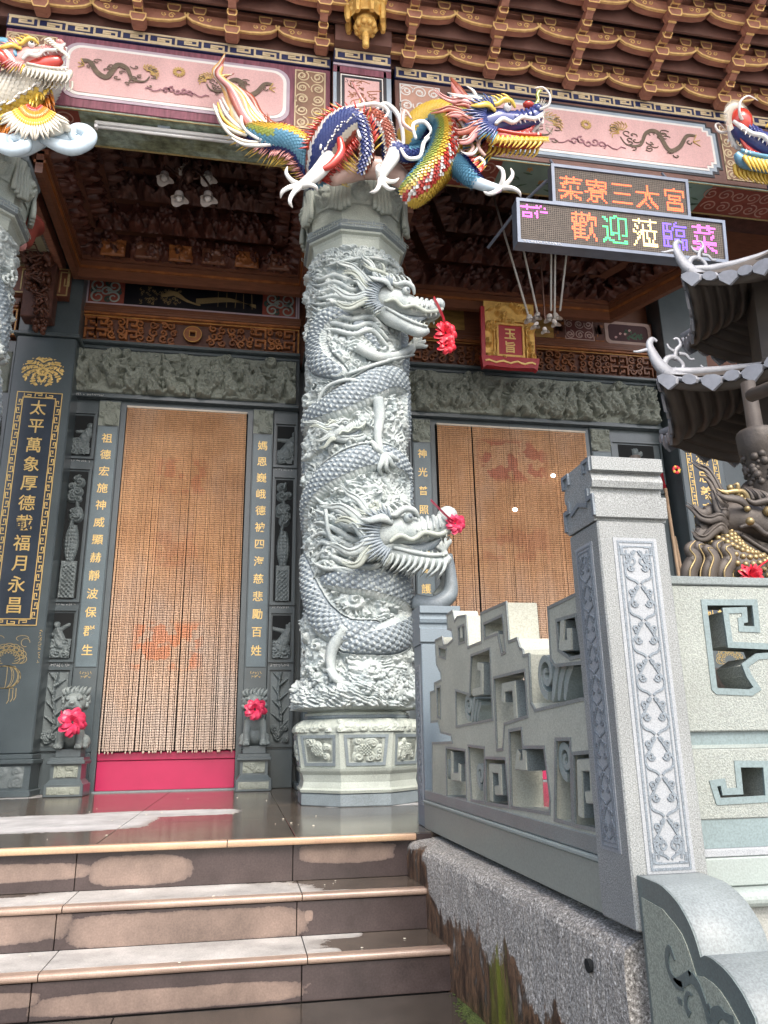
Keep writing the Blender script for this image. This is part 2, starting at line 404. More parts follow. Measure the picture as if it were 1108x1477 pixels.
def nosing(name,m,x0,x1,yf,zt,th,r):
    b=MB(); pts=[]
    prof=[(yf+.05,zt-th),(yf+r,zt-th)]+[(yf+r-r*math.sin(a),zt-th/2-th/2*math.cos(a)) for a in [math.pi*k/8 for k in range(1,8)]]+[(yf+r,zt),(yf+.05,zt)]
    b.prism([(x0,p[0],p[1]) for p in prof],[(x1,p[0],p[1]) for p in prof]); return b.build(name,m,stair,smooth=False)
sx=[-6,-5.26,-4.34,-3.42,-2.5,-1.58,-.66,.26,.84]
for i in range(len(sx)-1):
    a,c=sx[i]+.002,sx[i+1]-.002
    for (yf,zt,yb) in ((3.42,-.18,3.735),(3.12,-.335,3.435)):
        bx('tread',m_tread,stair,a,c,yf+.052,yb,zt-.028,zt,.001)
        nosing('tread_edge',m_nosew,a,c,yf,zt+.0,.026,.012)
sx2=[x-.02 for x in sx[:-1]]+[.84]
for i in range(len(sx)-1):
    a,c=sx2[i]+.002,sx2[i+1]-.002
    bx('riser',m_riser,stair,a,c,3.735,3.755,-.179,-.0285,.001)
    bx('riser',m_riser,stair,a,c,3.435,3.455,-.334,-.209,.001)
    bx('riser',m_riser,stair,a,c,3.135,3.158,-.480,-.364,.001)
px=[-6,-4.5,-3.2,-1.95,-.05,.80]
for i in range(len(px)-1): nosing('platform_edge',m_nose,px[i]+.002,px[i+1]-.002,3.70,.0,.028,.006)
bx('edge_end',m_riser,stair,.802,.87,3.70,3.742,-.027,-.001,.001)

# ---------------------------------------------------------------- exposed aggregate kerb with stains
def kerbmat():
    m,n,l,b=nodes('exposed aggregate kerb')
    a=tex(n,l,125,3,.85); r=ramp(n,[(.36,(.08,.074,.066)),(.45,(.31,.292,.262)),(.56,(.43,.41,.375)),(.63,(.87,.84,.79))]); l.new(a,r.inputs[0])
    v=tex(n,l,160,kind='v'); rv=ramp(n,[(.0,1.15),(.55,.75)]); l.new(v,rv.inputs[0])
    col=mixc(n,l,1.0,r.outputs[0],rv.outputs[0],'MULTIPLY')
    g=n.new('ShaderNodeNewGeometry'); s=n.new('ShaderNodeSeparateXYZ'); l.new(g.outputs['Position'],s.inputs[0])
    # stain front edge: below a wavy height
    st=tex(n,l,1.0,6,.65,sc3=(3,4,3.4)); 
    mr=n.new('ShaderNodeMapRange'); l.new(s.outputs['Y'],mr.inputs[0]); mr.inputs[1].default_value=1.8; mr.inputs[2].default_value=3.6; mr.inputs[3].default_value=-.40; mr.inputs[4].default_value=-.10
    k=n.new('ShaderNodeMath'); k.operation='MULTIPLY_ADD'; l.new(st,k.inputs[0]); k.inputs[1].default_value=.75; k.inputs[2].default_value=-.375
    e=n.new('ShaderNodeMath'); e.operation='ADD'; l.new(mr.outputs[0],e.inputs[0]); l.new(k.outputs[0],e.inputs[1])
    d=n.new('ShaderNodeMath'); d.operation='SUBTRACT'; l.new(e.outputs[0],d.inputs[0]); l.new(s.outputs['Z'],d.inputs[1])
    mk=ramp(n,[(.0,0),(.025,1)]); l.new(d.outputs[0],mk.inputs[0])
    f=tex(n,l,1.0,7,.7,sc3=(6,12,4.5)); rs=ramp(n,[(.34,(.018,.014,.013)),(.46,(.07,.042,.028)),(.53,(.19,.11,.065)),(.59,(.04,.032,.026)),(.70,(.42,.40,.38))]); l.new(f,rs.inputs[0])
    grit=mixc(n,l,.6,rs.outputs[0],r.outputs[0],'OVERLAY'); stc=mixc(n,l,.6,rs.outputs[0],grit)
    # moss run
    ms=n.new('ShaderNodeMath'); ms.operation='SUBTRACT'; l.new(s.outputs['Y'],ms.inputs[0]); ms.inputs[1].default_value=2.62
    ab=n.new('ShaderNodeMath'); ab.operation='ABSOLUTE'; l.new(ms.outputs[0],ab.inputs[0])
    wz=tex(n,l,1.0,5,.6,sc3=(5,30,7)); kk=n.new('ShaderNodeMath'); kk.operation='MULTIPLY_ADD'; l.new(wz,kk.inputs[0]); kk.inputs[1].default_value=.30; kk.inputs[2].default_value=-.13
    a2=n.new('ShaderNodeMath'); a2.operation='ADD'; l.new(ab.outputs[0],a2.inputs[0]); l.new(kk.outputs[0],a2.inputs[1])
    mm=ramp(n,[(.0,1),(.12,0)]); l.new(a2.outputs[0],mm.inputs[0])
    zz=n.new('ShaderNodeMapRange'); l.new(s.outputs['Z'],zz.inputs[0]); zz.inputs[1].default_value=-.14; zz.inputs[2].default_value=-.24
    mz=n.new('ShaderNodeMath'); mz.operation='MULTIPLY'; l.new(mm.outputs[0],mz.inputs[0]); l.new(zz.outputs[0],mz.inputs[1])
    mg=mixc(n,l,mz.outputs[0],stc,(.15,.17,.02))
    col=mixc(n,l,mk.outputs[0],col,mg)
    # dark joint dirt along the plinth line and a damp weep hole stain
    l.new(col,b.inputs['Base Color'])
    rr=n.new('ShaderNodeMapRange'); l.new(mk.outputs[0],rr.inputs[0]); rr.inputs[3].default_value=.75; rr.inputs[4].default_value=.35
    l.new(rr.outputs[0],b.inputs['Roughness']); bump(n,l,b,a,.5,.006)
    return m
m_kerb=kerbmat()
def kerb():
    # a low wall along the steps, uneven top edge, built as a fine grid so its arris is worn
    U=np.linspace(3.78,1.815,150); prof=[(.0,-.62),(.0,-.50),(.0,-.40),(.0,-.30),(.0,-.22),(.0,-.16),(.0,-.10),(.002,-.062),(.008,-.048),(.02,-.036),(.04,-.029),(.09,-.022),(.20,-.019),(.22,-.019),(.22,-.6)]
    vs=[];fs=[]
    for i,y in enumerate(U):
        x0=.775+(3.46-y)*.052; 
        for j,(dx,z) in enumerate(prof):
            q=(fbm(np.array([y*9.]),np.array([z*9.+dx*20]),3)[0]-.5)*.012 + (fbm(np.array([y*60.]),np.array([z*60.+dx*50]),5)[0]-.5)*.006
            vs.append((x0+dx*(1 if dx<.2 else 1)-q,y,z+(q if j>6 and j<12 else 0)))
    n=len(prof)
    for i in range(len(U)-1):
        for j in range(n-1): a=i*n+j; fs.append((a,a+1,a+n+1,a+n))
    fs.append(tuple(range(n-1,-1,-1))); fs.append(tuple((len(U)-1)*n+j for j in range(n)))
    o=finish('stair_kerb',vs,fs,m_kerb,None,(.85,2.8,-.5)); return o
ker=tag(kerb(),'low exposed aggregate kerb wall beside the steps with brown stains and moss','kerb wall')
b=MB(); b.tube([(.875,1.98,-.115),(.843,1.98,-.117)],[.012,.016],12); wh=b.build('weep_hole',m_hole,ker); wh.scale=(1,1,1)  # black plug; the shade inside the hole is painted on it

# moss cushions and wet moss at the kerb foot
b=MB(); r=random.Random(3)
for i in range(2200):
    y=r.gauss(2.70,.14); x=.812-abs(r.gauss(0,.022)); s=r.uniform(.0015,.005); b.sphere((x,y,-.480+s*.3),s,6,4,(1.3,1.3,.6))
tag(b.build('moss',mat('bright green moss',(.075,.105,.02),.9,.6,30,bmp=.5,bs=200),None,(.8,2.66,-.48)),'bright green moss growing where the kerb meets the landing','moss',kind='stuff')

# ================================================================ front wall of the hall
WY=7.45
hall=tag(bx('hall_wall',m_dark,None,-6.5,9.5,7.62,7.9,-.02,6.4,0,(1,7.7,0)),'dark granite front wall of the temple hall behind the doors','wall')
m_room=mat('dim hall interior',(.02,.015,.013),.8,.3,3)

def keyborder(name,parent,x0,x1,z0,z1,Y,w_,m,un):
    """square meander border as proud gold strips on a pillar face"""
    b=MB(); t=wallY(Y); k=0
    lw=w_*.13
    for (a0,a1) in ((0,0),(w_,w_)):
        b.stroke([(x0+a0,z0+a0),(x1-a0,z0+a0),(x1-a0,z1-a0),(x0+a0,z1-a0)],lw,t,0,.003,True)
    def cell(o,du,dv,L):
        n=max(1,int(round(L/un))); s=L/n
        for i in range(n):
            u=i*s; g=w_*.2
            pts=[(u+s*.08,g),(u+s*.08,w_-g),(u+s*.70,w_-g),(u+s*.70,w_*.46),(u+s*.36,w_*.46)] if i%2==0 else [(u+s*.08,w_-g),(u+s*.08,g),(u+s*.70,g),(u+s*.70,w_*.54),(u+s*.36,w_*.54)]
            b.stroke([(o[0]+du[0]*p+dv[0]*q,o[1]+du[1]*p+dv[1]*q) for p,q in pts],lw,t,0,.003)
    cell((x0+w_,z1),(1,0),(0,-1),x1-x0-2*w_); cell((x0+w_,z0),(1,0),(0,1),x1-x0-2*w_)
    cell((x0,z0+w_),(0,1),(1,0),z1-z0-2*w_); cell((x1,z0+w_),(0,1),(-1,0),z1-z0-2*w_)
    return b.build(name,m,parent)
def vtext(txt,parent,x,z0,z1,Y,size,m,bold=.006,sx=.95,lean=0):
    n=len(txt)
    for i,c in enumerate(txt):
        if c==' ': continue
        z=z0+(z1-z0)*i/(n-1) if n>1 else z0
        char(c,m,parent,wallY(Y),x+lean*(z-z0),z,size,bold,sx,thick=.012,shear=.0)
def tinytext(parent,x0,x1,z,Y,m,h=.028,seed=1,vertical=False):
    b=MB(); r=random.Random(seed); t=wallY(Y); x=x0
    while x<x1:
        for q in range(4):
            u=x+r.uniform(0,h*.6); v=z+r.uniform(-h/2,h/2); d=r.choice(((h*.5,0),(0,h*.5),(h*.3,h*.3),(-h*.25,h*.3)))
            P=[(u,v),(u+d[0],v+d[1])]
            if vertical: P=[(z+(p[1]-z),p[0]) for p in P]
            b.stroke(P,h*.10,t,0,.0025)
        x+=h*r.choice((1.0,1.05,1.1,1.9))
    return b.build('inscription',m,parent)

# ---- great pillars with couplets
def emblem(parent,cx,cz,W,Hh,Y):
    t=wallY(Y)
    def fn(U,V):
        x=(U-cx)/(W/2);y=(V-cz)/(Hh/2); r=np.hypot(x,y*1.02); th=np.arctan2(y,np.abs(x))
        ed=.86+.10*np.abs(np.sin(th*11))
        h=(r<ed)*(.35+.65*np.abs(np.sin(r*15+np.sin(th*9)*1.6))*np.abs(np.cos(th*5+r*7)))
        h=np.maximum(h,(r<.30)*(.6+.4*np.cos(r*30)))
        return np.where(r<ed,h,0)
    vs=[]
    U,V=np.meshgrid(np.linspace(cx-W/2,cx+W/2,90),np.linspace(cz-Hh/2,cz+Hh/2,80)); h=fn(U,V)
    idx=[];F=[]
    nu=90
    vs=[t(a,b_,c*.008+.001) for a,b_,c in zip(U.ravel(),V.ravel(),h.ravel())]
    hh=h
    for j in range(79):
        for i in range(89):
            if hh[j,i]>.62 or hh[j+1,i+1]>.62: a=j*nu+i; F.append((a,a+1,a+nu+1,a+nu))
    return finish('gilt_emblem',vs,F,m_gold,parent)
def lantern_art(parent,cx,z,W,Y):
    t=wallY(Y); b=MB(); lw=.004
    def arc(cx_,cz_,rx,rz,a0,a1,n=14): return [(cx_+rx*math.cos(a0+(a1-a0)*k/n),cz_+rz*math.sin(a0+(a1-a0)*k/n)) for k in range(n+1)]
    for k in range(9):
        a=math.pi*k/8; 
        for q in (.5,.8,1.0): b.stroke(arc(cx+W*.30*q*math.cos(a),z+W*.28*q*math.sin(a),W*.13,W*.10,a-1.9,a+1.9),lw,t,0,.003)
    for k in range(6): b.stroke(arc(cx,z-W*.42,W*(.34-.0*k)*abs(math.cos(k*.5)),W*.27,-math.pi/2,math.pi/2 if k else math.pi*1.5),lw,t,0,.003)
    for s in (-1,1):
        b.stroke(arc(cx,z-W*.42,W*.34,W*.27,math.pi/2,math.pi/2-s*math.pi),lw,t,0,.003)
        for d in (.12,.2,.27): b.stroke([(cx+s*W*d,z-W*.68),(cx+s*W*(d+.01),z-W*(1.02-d*.5)),(cx+s*W*(d-.03),z-W*(1.1-d*.5))],lw*1.3,t,0,.003)
        b.stroke(arc(cx+s*W*.36,z+W*.40,W*.10,W*.10,0,5),lw,t,0,.003); b.stroke(arc(cx+s*W*.28,z+W*.5,W*.14,W*.07,0,4),lw,t,0,.003)
    b.stroke([(cx-W*.2,z-W*.17),(cx+W*.2,z-W*.17)],lw,t,0,.003); b.stroke([(cx-W*.2,z-W*.68),(cx+W*.2,z-W*.68)],lw,t,0,.003)
    return b.build('lantern_drawing',m_goldl,parent)
def great_pillar(x0,x1,text,label,emb=True,Y=7.2):
    w_=x1-x0; cx=(x0+x1)/2
    p=thing('couplet_pillar',label,'pillar',(cx,Y+.2,0),'granite pillars with gilt couplets')
    bx('shaft',m_dark,p,x0,x1,Y,7.618,.34,4.26,.012)
    bx('upper_shaft',m_dark,p,x0-.0,x1+.0,Y+.02,7.618,4.30,5.6,.006)
    bx('collar',m_dark,p,x0-.03,x1+.03,Y-.03,7.618,4.262,4.298,.008)
    ins=bx('text_panel',m_darkp,p,x0+.075,x1-.075,Y-.004,Y+.0-.0005,1.42,3.66)
    keyborder('meander_border',ins,x0+.078,x1-.078,1.425,3.655,Y-.0045,.055,m_gold,.085)
    n=len(text); vtext(text,p,cx,3.50,1.60,Y-.0045,.158,m_gold,.007,.95)
    if emb: emblem(p,cx,3.88,.42,.34,Y)
    lantern_art(p,cx,1.13,.36,Y)
    tinytext(p,1.1,1.38,x1-.035,Y,m_gold,.02,3,True)
    b=MB(); b.box(x0-.05,x1+.04,Y-.09,7.618,.0,.055,.008); b.box(x0-.02,x1+.02,Y-.06,7.618,.055,.26); b.box(x0-.05,x1+.04,Y-.09,7.618,.26,.30,.008); b.box(x0-.02,x1+.02,Y-.05,7.618,.30,.34,.006)
    pl=b.build('plinth',m_dark,p)
    relief('plinth_relief',m_reliefd,pl,wallY(Y-.0605),x0+.03,x1-.03,.075,.245,90,40,lambda U,V:swirls(U,V,swirl_field(26,x0,x1,.08,.24,.03,.07,5)),.012)
    return p
great_pillar(-2.31,-1.75,'太平萬象厚德載福月永昌','tall dark pillar with gilt couplet and lotus emblem, left of the left doorway')
great_pillar(.52,1.08,'神恩浩蕩護國佑民千秋頌','dark couplet pillar mostly hidden behind the carved dragon column')
great_pillar(4.62,5.14,'仁德忠義高懸日月照乾坤','dark pillar with gilt couplet seen behind the bronze dragon')

# ---- carved stone doorway surrounds
def curtainwall(x0,x1,jl,jr,xl,xr,lefttxt,righttxt,label,seed):
    """x0..x1 whole bay, jl..jr the door opening; text strips on both sides"""
    d=thing('stone_doorway',label,'doorway',((jl+jr)/2,WY,0))
    # strips
    for (a,c,txt) in ((xl,jl-.02,lefttxt),(jr+.02,xr,righttxt)):
        s=bx('text_strip',m_dark,d,a,c,WY,7.618,.34,3.735,.006)
        pn=bx('strip_panel',m_strip,s,a+.014,c-.014,WY-.008,WY-.0005,1.085,3.44,.003)
        if txt: vtext(txt,s,(a+c)/2,3.32,1.24,WY-.0085,.105,m_gold,.007,1.0)
        relief('capital_block',m_relief,s,wallY(WY-.001),a+.008,c-.008,3.455,3.715,50,60,lambda U,V:np.maximum(swirls(U,V,swirl_field(14,a,c,3.45,3.7,.03,.06,seed)),figures(U,V,1,a,c,3.55,3.6,.2,seed)),.03)
        tinytext(s,a+.06,c-.05,1.03,WY,m_gold,.022,seed); tinytext(s,a+.07,c-.06,.995,WY,m_gold,.022,seed+1)
    # jamb inner frame
    b=MB(); b.box(jl-.02,jl+.03,7.47,7.618,.0,3.735); b.box(jr-.03,jr+.02,7.47,7.618,.0,3.735); b.box(jl+.03,jr-.03,7.47,7.618,3.68,3.735); b.build('door_frame',m_dark,d)
    # carved panel columns
    sides=[]
    if xl-x0>.15: sides.append((x0,xl))
    if x1-xr>.15: sides.append((xr,x1))
    for si,(a,c) in enumerate(sides):
        a+=.004;c-=.004
        bx('panel_column',m_dark,d,a,c,WY+.03,7.618,.34,3.735)
        for pi,(z0,z1,kind) in enumerate(((3.14,3.56,0),(1.72,2.97,1),(1.17,1.58,2),(.40,1.04,3))):
            f=MB(); mz=.03
            f.stroke([(a+.012,z0-.03),(c-.012,z0-.03),(c-.012,z1+.03),(a+.012,z1+.03)],.02,wallY(WY+.03),0,.022,True)
            fo=f.build('panel_frame',m_dark,d)
            w0=a+(c-a)*.16; w1=c-(c-a)*.16
            f=MB(); f.box(w0-.004,w1+.004,WY+.026,WY+.0299,z0,z1); f.build('recess',m_hole if kind!=3 else m_reliefd,fo)  # flat sheet; the black ones carry the recess shade in their colour
            sd=seed*7+si*3+pi
            def fn(U,V,z0=z0,z1=z1,w0=w0,w1=w1,kind=kind,sd=sd):
                cx=(w0+w1)/2; W=w1-w0; Hh=z1-z0; h=np.zeros_like(U)
                if kind in(0,2):
                    h=figures(U,V,1,cx-.01,cx+.01,z0+Hh*.5,z0+Hh*.52,Hh*.8,sd)
                    h=np.maximum(h,(V<z0+Hh*.42)*swirls(U,V,swirl_field(12,w0,w1,z0,z0+Hh*.35,W*.2,W*.4,sd))*.8)
                    h=np.maximum(h,(V<z0+Hh*.3)*(np.abs(U-cx)<W*.42)*.35)
                elif kind==1:
                    v=(V-z0)/Hh; u=(U-cx)/W
                    bxm=(v<.28)*(np.abs(u)<.40)*(.55+.15*np.sign(np.sin(U*150)*np.sin(V*150))*(v<.24)*(np.abs(u)<.3))
                    vase=(v>=.28)*(v<.56)*np.clip(1-(np.abs(u)/(.20+.17*np.sin((v-.28)/.28*math.pi)))**2,0,1)**.5*(.75+.25*np.abs(np.sin(V*90)*np.sin(U*120)))
                    fl=(v>=.54)*swirls(U,V,swirl_field(14,w0+W*.25,w1-W*.25,z0+Hh*.6,z1-Hh*.06,W*.2,W*.36,sd))
                    stem=(v>.5)*(v<.97)*np.clip(1-(np.abs(u-.12*np.sin(v*20))/.10)**2,0,1)*.6
                    h=np.maximum.reduce([bxm,vase,fl,stem])
                else:
                    for k in range(9):
                        t=k/8; yy=z0+Hh*(.1+.8*t); sg=1 if k%2 else -1
                        h=np.maximum(h,capsule(U,V,(cx+.1*W*math.sin(t*6),yy),(cx+sg*W*.42,yy+Hh*.10),W*.10,W*.03)/(W*.10))
                        h=np.maximum(h,capsule(U,V,(cx+.1*W*math.sin(t*6),yy),(cx+.1*W*math.sin(t*6+.7),yy+Hh*.12),W*.10,W*.08)/(W*.10))
                    h=np.maximum(h,(V<z0+Hh*.25)*swirls(U,V,swirl_field(8,w0,w1,z0,z0+Hh*.2,W*.2,W*.3,sd))*.8)
                    h=h*(.8+.2*np.abs(np.sin((U+V*.6)*160)))
                n=fbm(U*60,V*60,sd); return np.clip(h,0,1.2)*(.8+.4*n)
            # only the carved part is kept: the ground behind is a sheet painted black as recess shade
            nu,nv=44,int(44*(z1-z0)/(w1-w0)); U,V=np.meshgrid(np.linspace(w0,w1,nu),np.linspace(z0,z1,nv)); hh=fn(U,V)
            thr=.06 if kind!=3 else -1
            vs=[(u,WY+.0245-max(q,0)*.05,v) for u,v,q in zip(U.ravel(),V.ravel(),hh.ravel())]
            F=[(j*nu+i,j*nu+i+1,(j+1)*nu+i+1,(j+1)*nu+i) for j in range(nv-1) for i in range(nu-1) if hh[j:j+2,i:i+2].max()>thr]
            finish('carved_panel',vs,F,m_reliefd,fo,None,True)
            tinytext(fo,a+.03,c-.05,z0-.06 if kind!=3 else z1+.06,WY+.03,m_white,.016,sd)
        bx('column_base',m_dark,d,a-.002,c+.002,WY-.0,7.618,.0,.338,.006)
    # threshold foot of strips
    bx('strip_base',m_dark,d,xl,jl-.021,WY-.02,7.618,.0,.339,.006); bx('strip_base',m_dark,d,jr+.021,xr,WY-.02,7.618,.0,.339,.006)
    # lintel
    bx('lintel',m_dark,d,x0,x1,WY-.02,7.618,3.737,4.32,.0)
    b=MB(); b.box(x0,x1,WY-.05,WY-.021,3.74,3.775,.004); b.box(x0,x1,WY-.04,WY-.021,4.285,4.318,.004); b.build('lintel_moulding',m_dark,d)
    wds=x1-x0
    def ln(U,V):
        u=(U-x0)
        rock=np.clip(fbm(U*3.2,V*4.5,seed+2,5)*2.2-.75,0,1)*.55
        rid=1-np.abs(2*fbm(U*7+fbm(U*5,V*5,9)*2,V*9,seed+5,4)-1); 
        f=np.maximum(figures(U,V,int(wds*7),x0,x1,3.92,4.08,.34,seed+3),figures(U,V,int(wds*6),x0,x1,3.98,4.16,.24,seed+33))
        sw=swirls(U,V,swirl_field(int(wds*22),x0,x1,3.80,4.25,.035,.09,seed+4))*.6
        fig=np.maximum(f,sw*(fbm(U*4,V*4,seed+8)>.45))
        q_=np.maximum((rock+rid**4*.35)*.6,.45*sst(.10,.22,fig)+.65*fig)
        return np.clip(q_,0,1.4)*(.80+.4*fbm(U*50,V*50,4))
    relief('lintel_relief',m_relief,d,wallY(WY-.0195),x0+.035,x1-.035,3.80,4.275,int(200*wds),96,ln,.135)
    tinytext(d,x0+.02,x0+.30,3.757,WY-.0505,m_white,.016,seed)
    # small dentil fringe above the lintel
    bx('ledge',m_dark,d,x0,x1,WY-.10,7.618,4.321,4.352,.004)
    return d
dL=curtainwall(-1.80,.46,-1.30,-.03,-1.535,.205,'祖德宏施神威顯赫靜波保群生','媽恩巍峨德被四海慈悲勵百姓','carved dark stone doorway with gilt text strips, left of the dragon column',11)
dR=curtainwall(1.10,4.58,1.90,3.69,1.67,3.95,'神光普照恩浩蕩護佑萬民','風調雨順國泰安合境慶昇平','wider carved stone doorway, right of the dragon column',23)
# sliver of a further bay at far left
fb=thing('stone_wall_panel','sliver of carved stone wall at the left edge beyond the tall pillar','wall panel',(-2.6,WY,0))
bx('slab',m_dark,fb,-4.4,-2.36,WY,7.618,0,4.32); relief('lintel_relief',m_relief,fb,wallY(WY-.001),-4.3,-2.40,3.75,4.2,200,60,lambda U,V:np.maximum(fbm(U*8,V*8,2)*.5,figures(U,V,7,-4.3,-2.4,3.9,4.05,.28,4)),.05)
relief('carved_panel',m_reliefd,fb,wallY(WY-.001),-2.62,-2.42,1.4,3.5,40,300,lambda U,V:np.maximum(fbm(U*15,V*15,2)*.4,swirls(U,V,swirl_field(80,-2.6,-2.4,1.4,3.5,.04,.09,4))),.05)

# ---- thresholds
def threshold(x0,x1,label):
    t=thing('door_threshold',label,'threshold',((x0+x1)/2,7.5,0))
    bx('board',m_red,t,x0,x1,7.50,7.56,.012,.265,.004); bx('top_rail',m_red,t,x0,x1,7.488,7.57,.266,.335,.006)
    bx('sill',m_colt,t,x0-.01,x1+.01,7.42,7.60,.0,.011)
threshold(-1.268,-.062,'crimson painted threshold board under the left bead curtain')
threshold(1.935,3.655,'crimson painted threshold board under the right bead curtain')
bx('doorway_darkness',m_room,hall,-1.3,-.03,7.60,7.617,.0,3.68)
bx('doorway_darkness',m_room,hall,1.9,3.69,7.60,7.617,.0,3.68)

# ---- bead curtains: one strand mesh per length, every strand its own object
def beadmat(name,glyphboxes,cx,x0,x1):
    m,n,l,b=nodes(name)
    g=n.new('ShaderNodeNewGeometry'); s=n.new('ShaderNodeSeparateXYZ'); l.new(g.outputs['Position'],s.inputs[0])
    oi=n.new('ShaderNodeObjectInfo')
    ft=tex(n,l,2.2,5,.6); ft2=tex(n,l,90,3,.6,sc3=(1,1,.5))
    r=ramp(n,[(.35,(.47,.245,.115)),(.65,(.62,.36,.19))]); l.new(ft,r.inputs[0])
    # lower part bleached to a greyish pink
    mr=n.new('ShaderNodeMapRange'); l.new(s.outputs['Z'],mr.inputs[0]); mr.inputs[1].default_value=2.2; mr.inputs[2].default_value=.6; mr.inputs[3].default_value=0; mr.inputs[4].default_value=.9
    k=n.new('ShaderNodeMath'); k.operation='MULTIPLY_ADD'; l.new(tex(n,l,2.6,5,.6,sc3=(1,1,.5)),k.inputs[0]); k.inputs[1].default_value=1.4; k.inputs[2].default_value=-.65
    a=n.new('ShaderNodeMath'); a.operation='ADD'; a.use_clamp=True; l.new(mr.outputs[0],a.inputs[0]); l.new(k.outputs[0],a.inputs[1])
    col=mixc(n,l,a.outputs[0],r.outputs[0],(.50,.40,.33))
    for (gx,gz,hx,hz,c,amt) in glyphboxes:   # worn printed characters: a faint rubbed colour in the beads
        vm=n.new('ShaderNodeVectorMath'); vm.operation='SUBTRACT'; l.new(g.outputs['Position'],vm.inputs[0]); vm.inputs[1].default_value=(gx,0,gz)
        sx=n.new('ShaderNodeSeparateXYZ'); l.new(vm.outputs[0],sx.inputs[0])
        def ab(o,h):
            q=n.new('ShaderNodeMath'); q.operation='ABSOLUTE'; l.new(o,q.inputs[0]); w=n.new('ShaderNodeMapRange'); l.new(q.outputs[0],w.inputs[0]); w.inputs[1].default_value=h; w.inputs[2].default_value=h*.75; return w.outputs[0]
        mm=n.new('ShaderNodeMath'); mm.operation='MULTIPLY'; l.new(ab(sx.outputs['X'],hx),mm.inputs[0]); l.new(ab(sx.outputs['Z'],hz),mm.inputs[1])
        st=tex(n,l,1.0,2,.4,sc3=(9,1,9)); rr=ramp(n,[(.47,0),(.53,1)]); l.new(st,rr.inputs[0])
        m3=n.new('ShaderNodeMath'); m3.operation='MULTIPLY'; l.new(mm.outputs[0],m3.inputs[0]); l.new(rr.outputs[0],m3.inputs[1])
        m4=n.new('ShaderNodeMath'); m4.operation='MULTIPLY'; l.new(m3.outputs[0],m4.inputs[0]); m4.inputs[1].default_value=amt
        col=mixc(n,l,m4.outputs[0],col,c)
    rv=n.new('ShaderNodeMapRange'); l.new(oi.outputs['Random'],rv.inputs[0]); rv.inputs[3].default_value=.93; rv.inputs[4].default_value=1.05
    col=mixc(n,l,1.0,col,rv.outputs[0],'MULTIPLY')
    rr2=ramp(n,[(.3,.75),(.7,1.2)]); l.new(ft2,rr2.inputs[0]); col=mixc(n,l,1.0,col,rr2.outputs[0],'MULTIPLY')
    l.new(col,b.inputs['Base Color']); b.inputs['Roughness'].default_value=.45
    return m
def strand_mesh(name,L,pitch,r,seg=6,thread=True):
    prof=[]; n=int(L/pitch)
    vs=[];fs=[]; z=0; rings=[]
    for i in range(n):
        z0=-i*pitch
        rings+=[(r*.30,z0),(r,z0-pitch*.25),(r,z0-pitch*.72)]
    rings.append((r*.30,-n*pitch))
    for rr,z in rings:
        for k in range(seg): a=2*math.pi*k/seg; vs.append((rr*math.cos(a),rr*math.sin(a),z))
    for i in range(len(rings)-1):
        for k in range(seg): a=i*seg+k;b=i*seg+(k+1)%seg; fs.append((a,a+seg,b+seg,b))
    me=bpy.data.meshes.new(name); me.from_pydata(vs,[],fs); me.polygons.foreach_set('use_smooth',[True]*len(me.polygons)); me.update(); return me
def curtain(x0,x1,zt,zb,n,m,label,split=None):
    c=thing('bead_curtain',label,'bead curtain',((x0+x1)/2,7.43,zt))
    bx('rail',mat('pale curtain rail',(.62,.55,.46),.5),c,x0,x1,7.425,7.455,zt,zt+.022,.003)
    ms=[]; r=random.Random(int(n))
    for k in range(5):
        me=strand_mesh('bead_strand',zt-zb-.003*k,.0225,.0067,6); me.materials.append(m); ms.append(me)
    for i in range(n):
        x=x0+.006+(x1-x0-.012)*(i+.5)/n
        if split and abs(x-split)<.004: continue
        o=bpy.data.objects.new('bead_strand',r.choice(ms)); COL.objects.link(o); o.parent=c
        o.location=(x-(x0+x1)/2,r.uniform(-.004,.004),r.uniform(-.004,0)); o.rotation_euler=(r.gauss(0,.0010),r.gauss(0,.0009),r.uniform(0,6))
m_bl=beadmat('amber wooden beads left',[(-.68,2.95,.27,.20,(.42,.06,.03),.3),(-.68,2.2,.25,.2,(.40,.10,.05),.2),(-.72,1.28,.34,.24,(.66,.17,.04),.5)],0,0,0)
m_br=beadmat('amber wooden beads right',[(2.78,3.28,.42,.26,(.36,.03,.03),.5),(2.75,2.35,.42,.2,(.38,.07,.04),.25)],0,0,0)
curtain(-1.262,-.068,3.655,.322,92,m_bl,'amber wooden bead curtain in the left doorway, bleached grey towards its foot')
curtain(1.94,3.65,3.655,.322,130,m_br,'wider amber bead curtain in the right doorway behind the balustrade',split=2.33)
# ================================================================ beams, eaves, ceilings
m_navy=mat('navy blue paint',(.02,.028,.10),.5,.3,8)
m_navyd=mat('black blue paint',(.018,.02,.03),.5,.3,8)
m_cream=mat('cream gold paint line',(.66,.53,.33),.55,.25,14)
m_pinkp=mat('faded pink paint',(.74,.46,.44),.7,.22,3,.08,90,sc3=(1,1,.25))
m_lav=mat('pale lavender paint',(.50,.40,.46),.65,.25,5)
m_white2=mat('off white paint',(.78,.76,.72),.6,.12,8)
m_mar=mat('streaked maroon paint',(.26,.085,.12),.65,.5,9,sc3=(5,1,.6))
m_blueg=mat('pale blue grey paint',(.36,.43,.50),.6,.25,5)
m_mot=mat('olive brown painted ink',(.17,.125,.085),.7,.4,20)
m_moty=mat('ochre painted ink',(.60,.40,.13),.7,.3,20)
m_motr=mat('dusty mauve painted ink',(.36,.17,.20),.7,.3,20)
m_ochre=mat('tan brown painted ground',(.30,.17,.11),.7,.4,9)
m_teal=mat('faded teal paint',(.22,.33,.29),.6,.3,4)
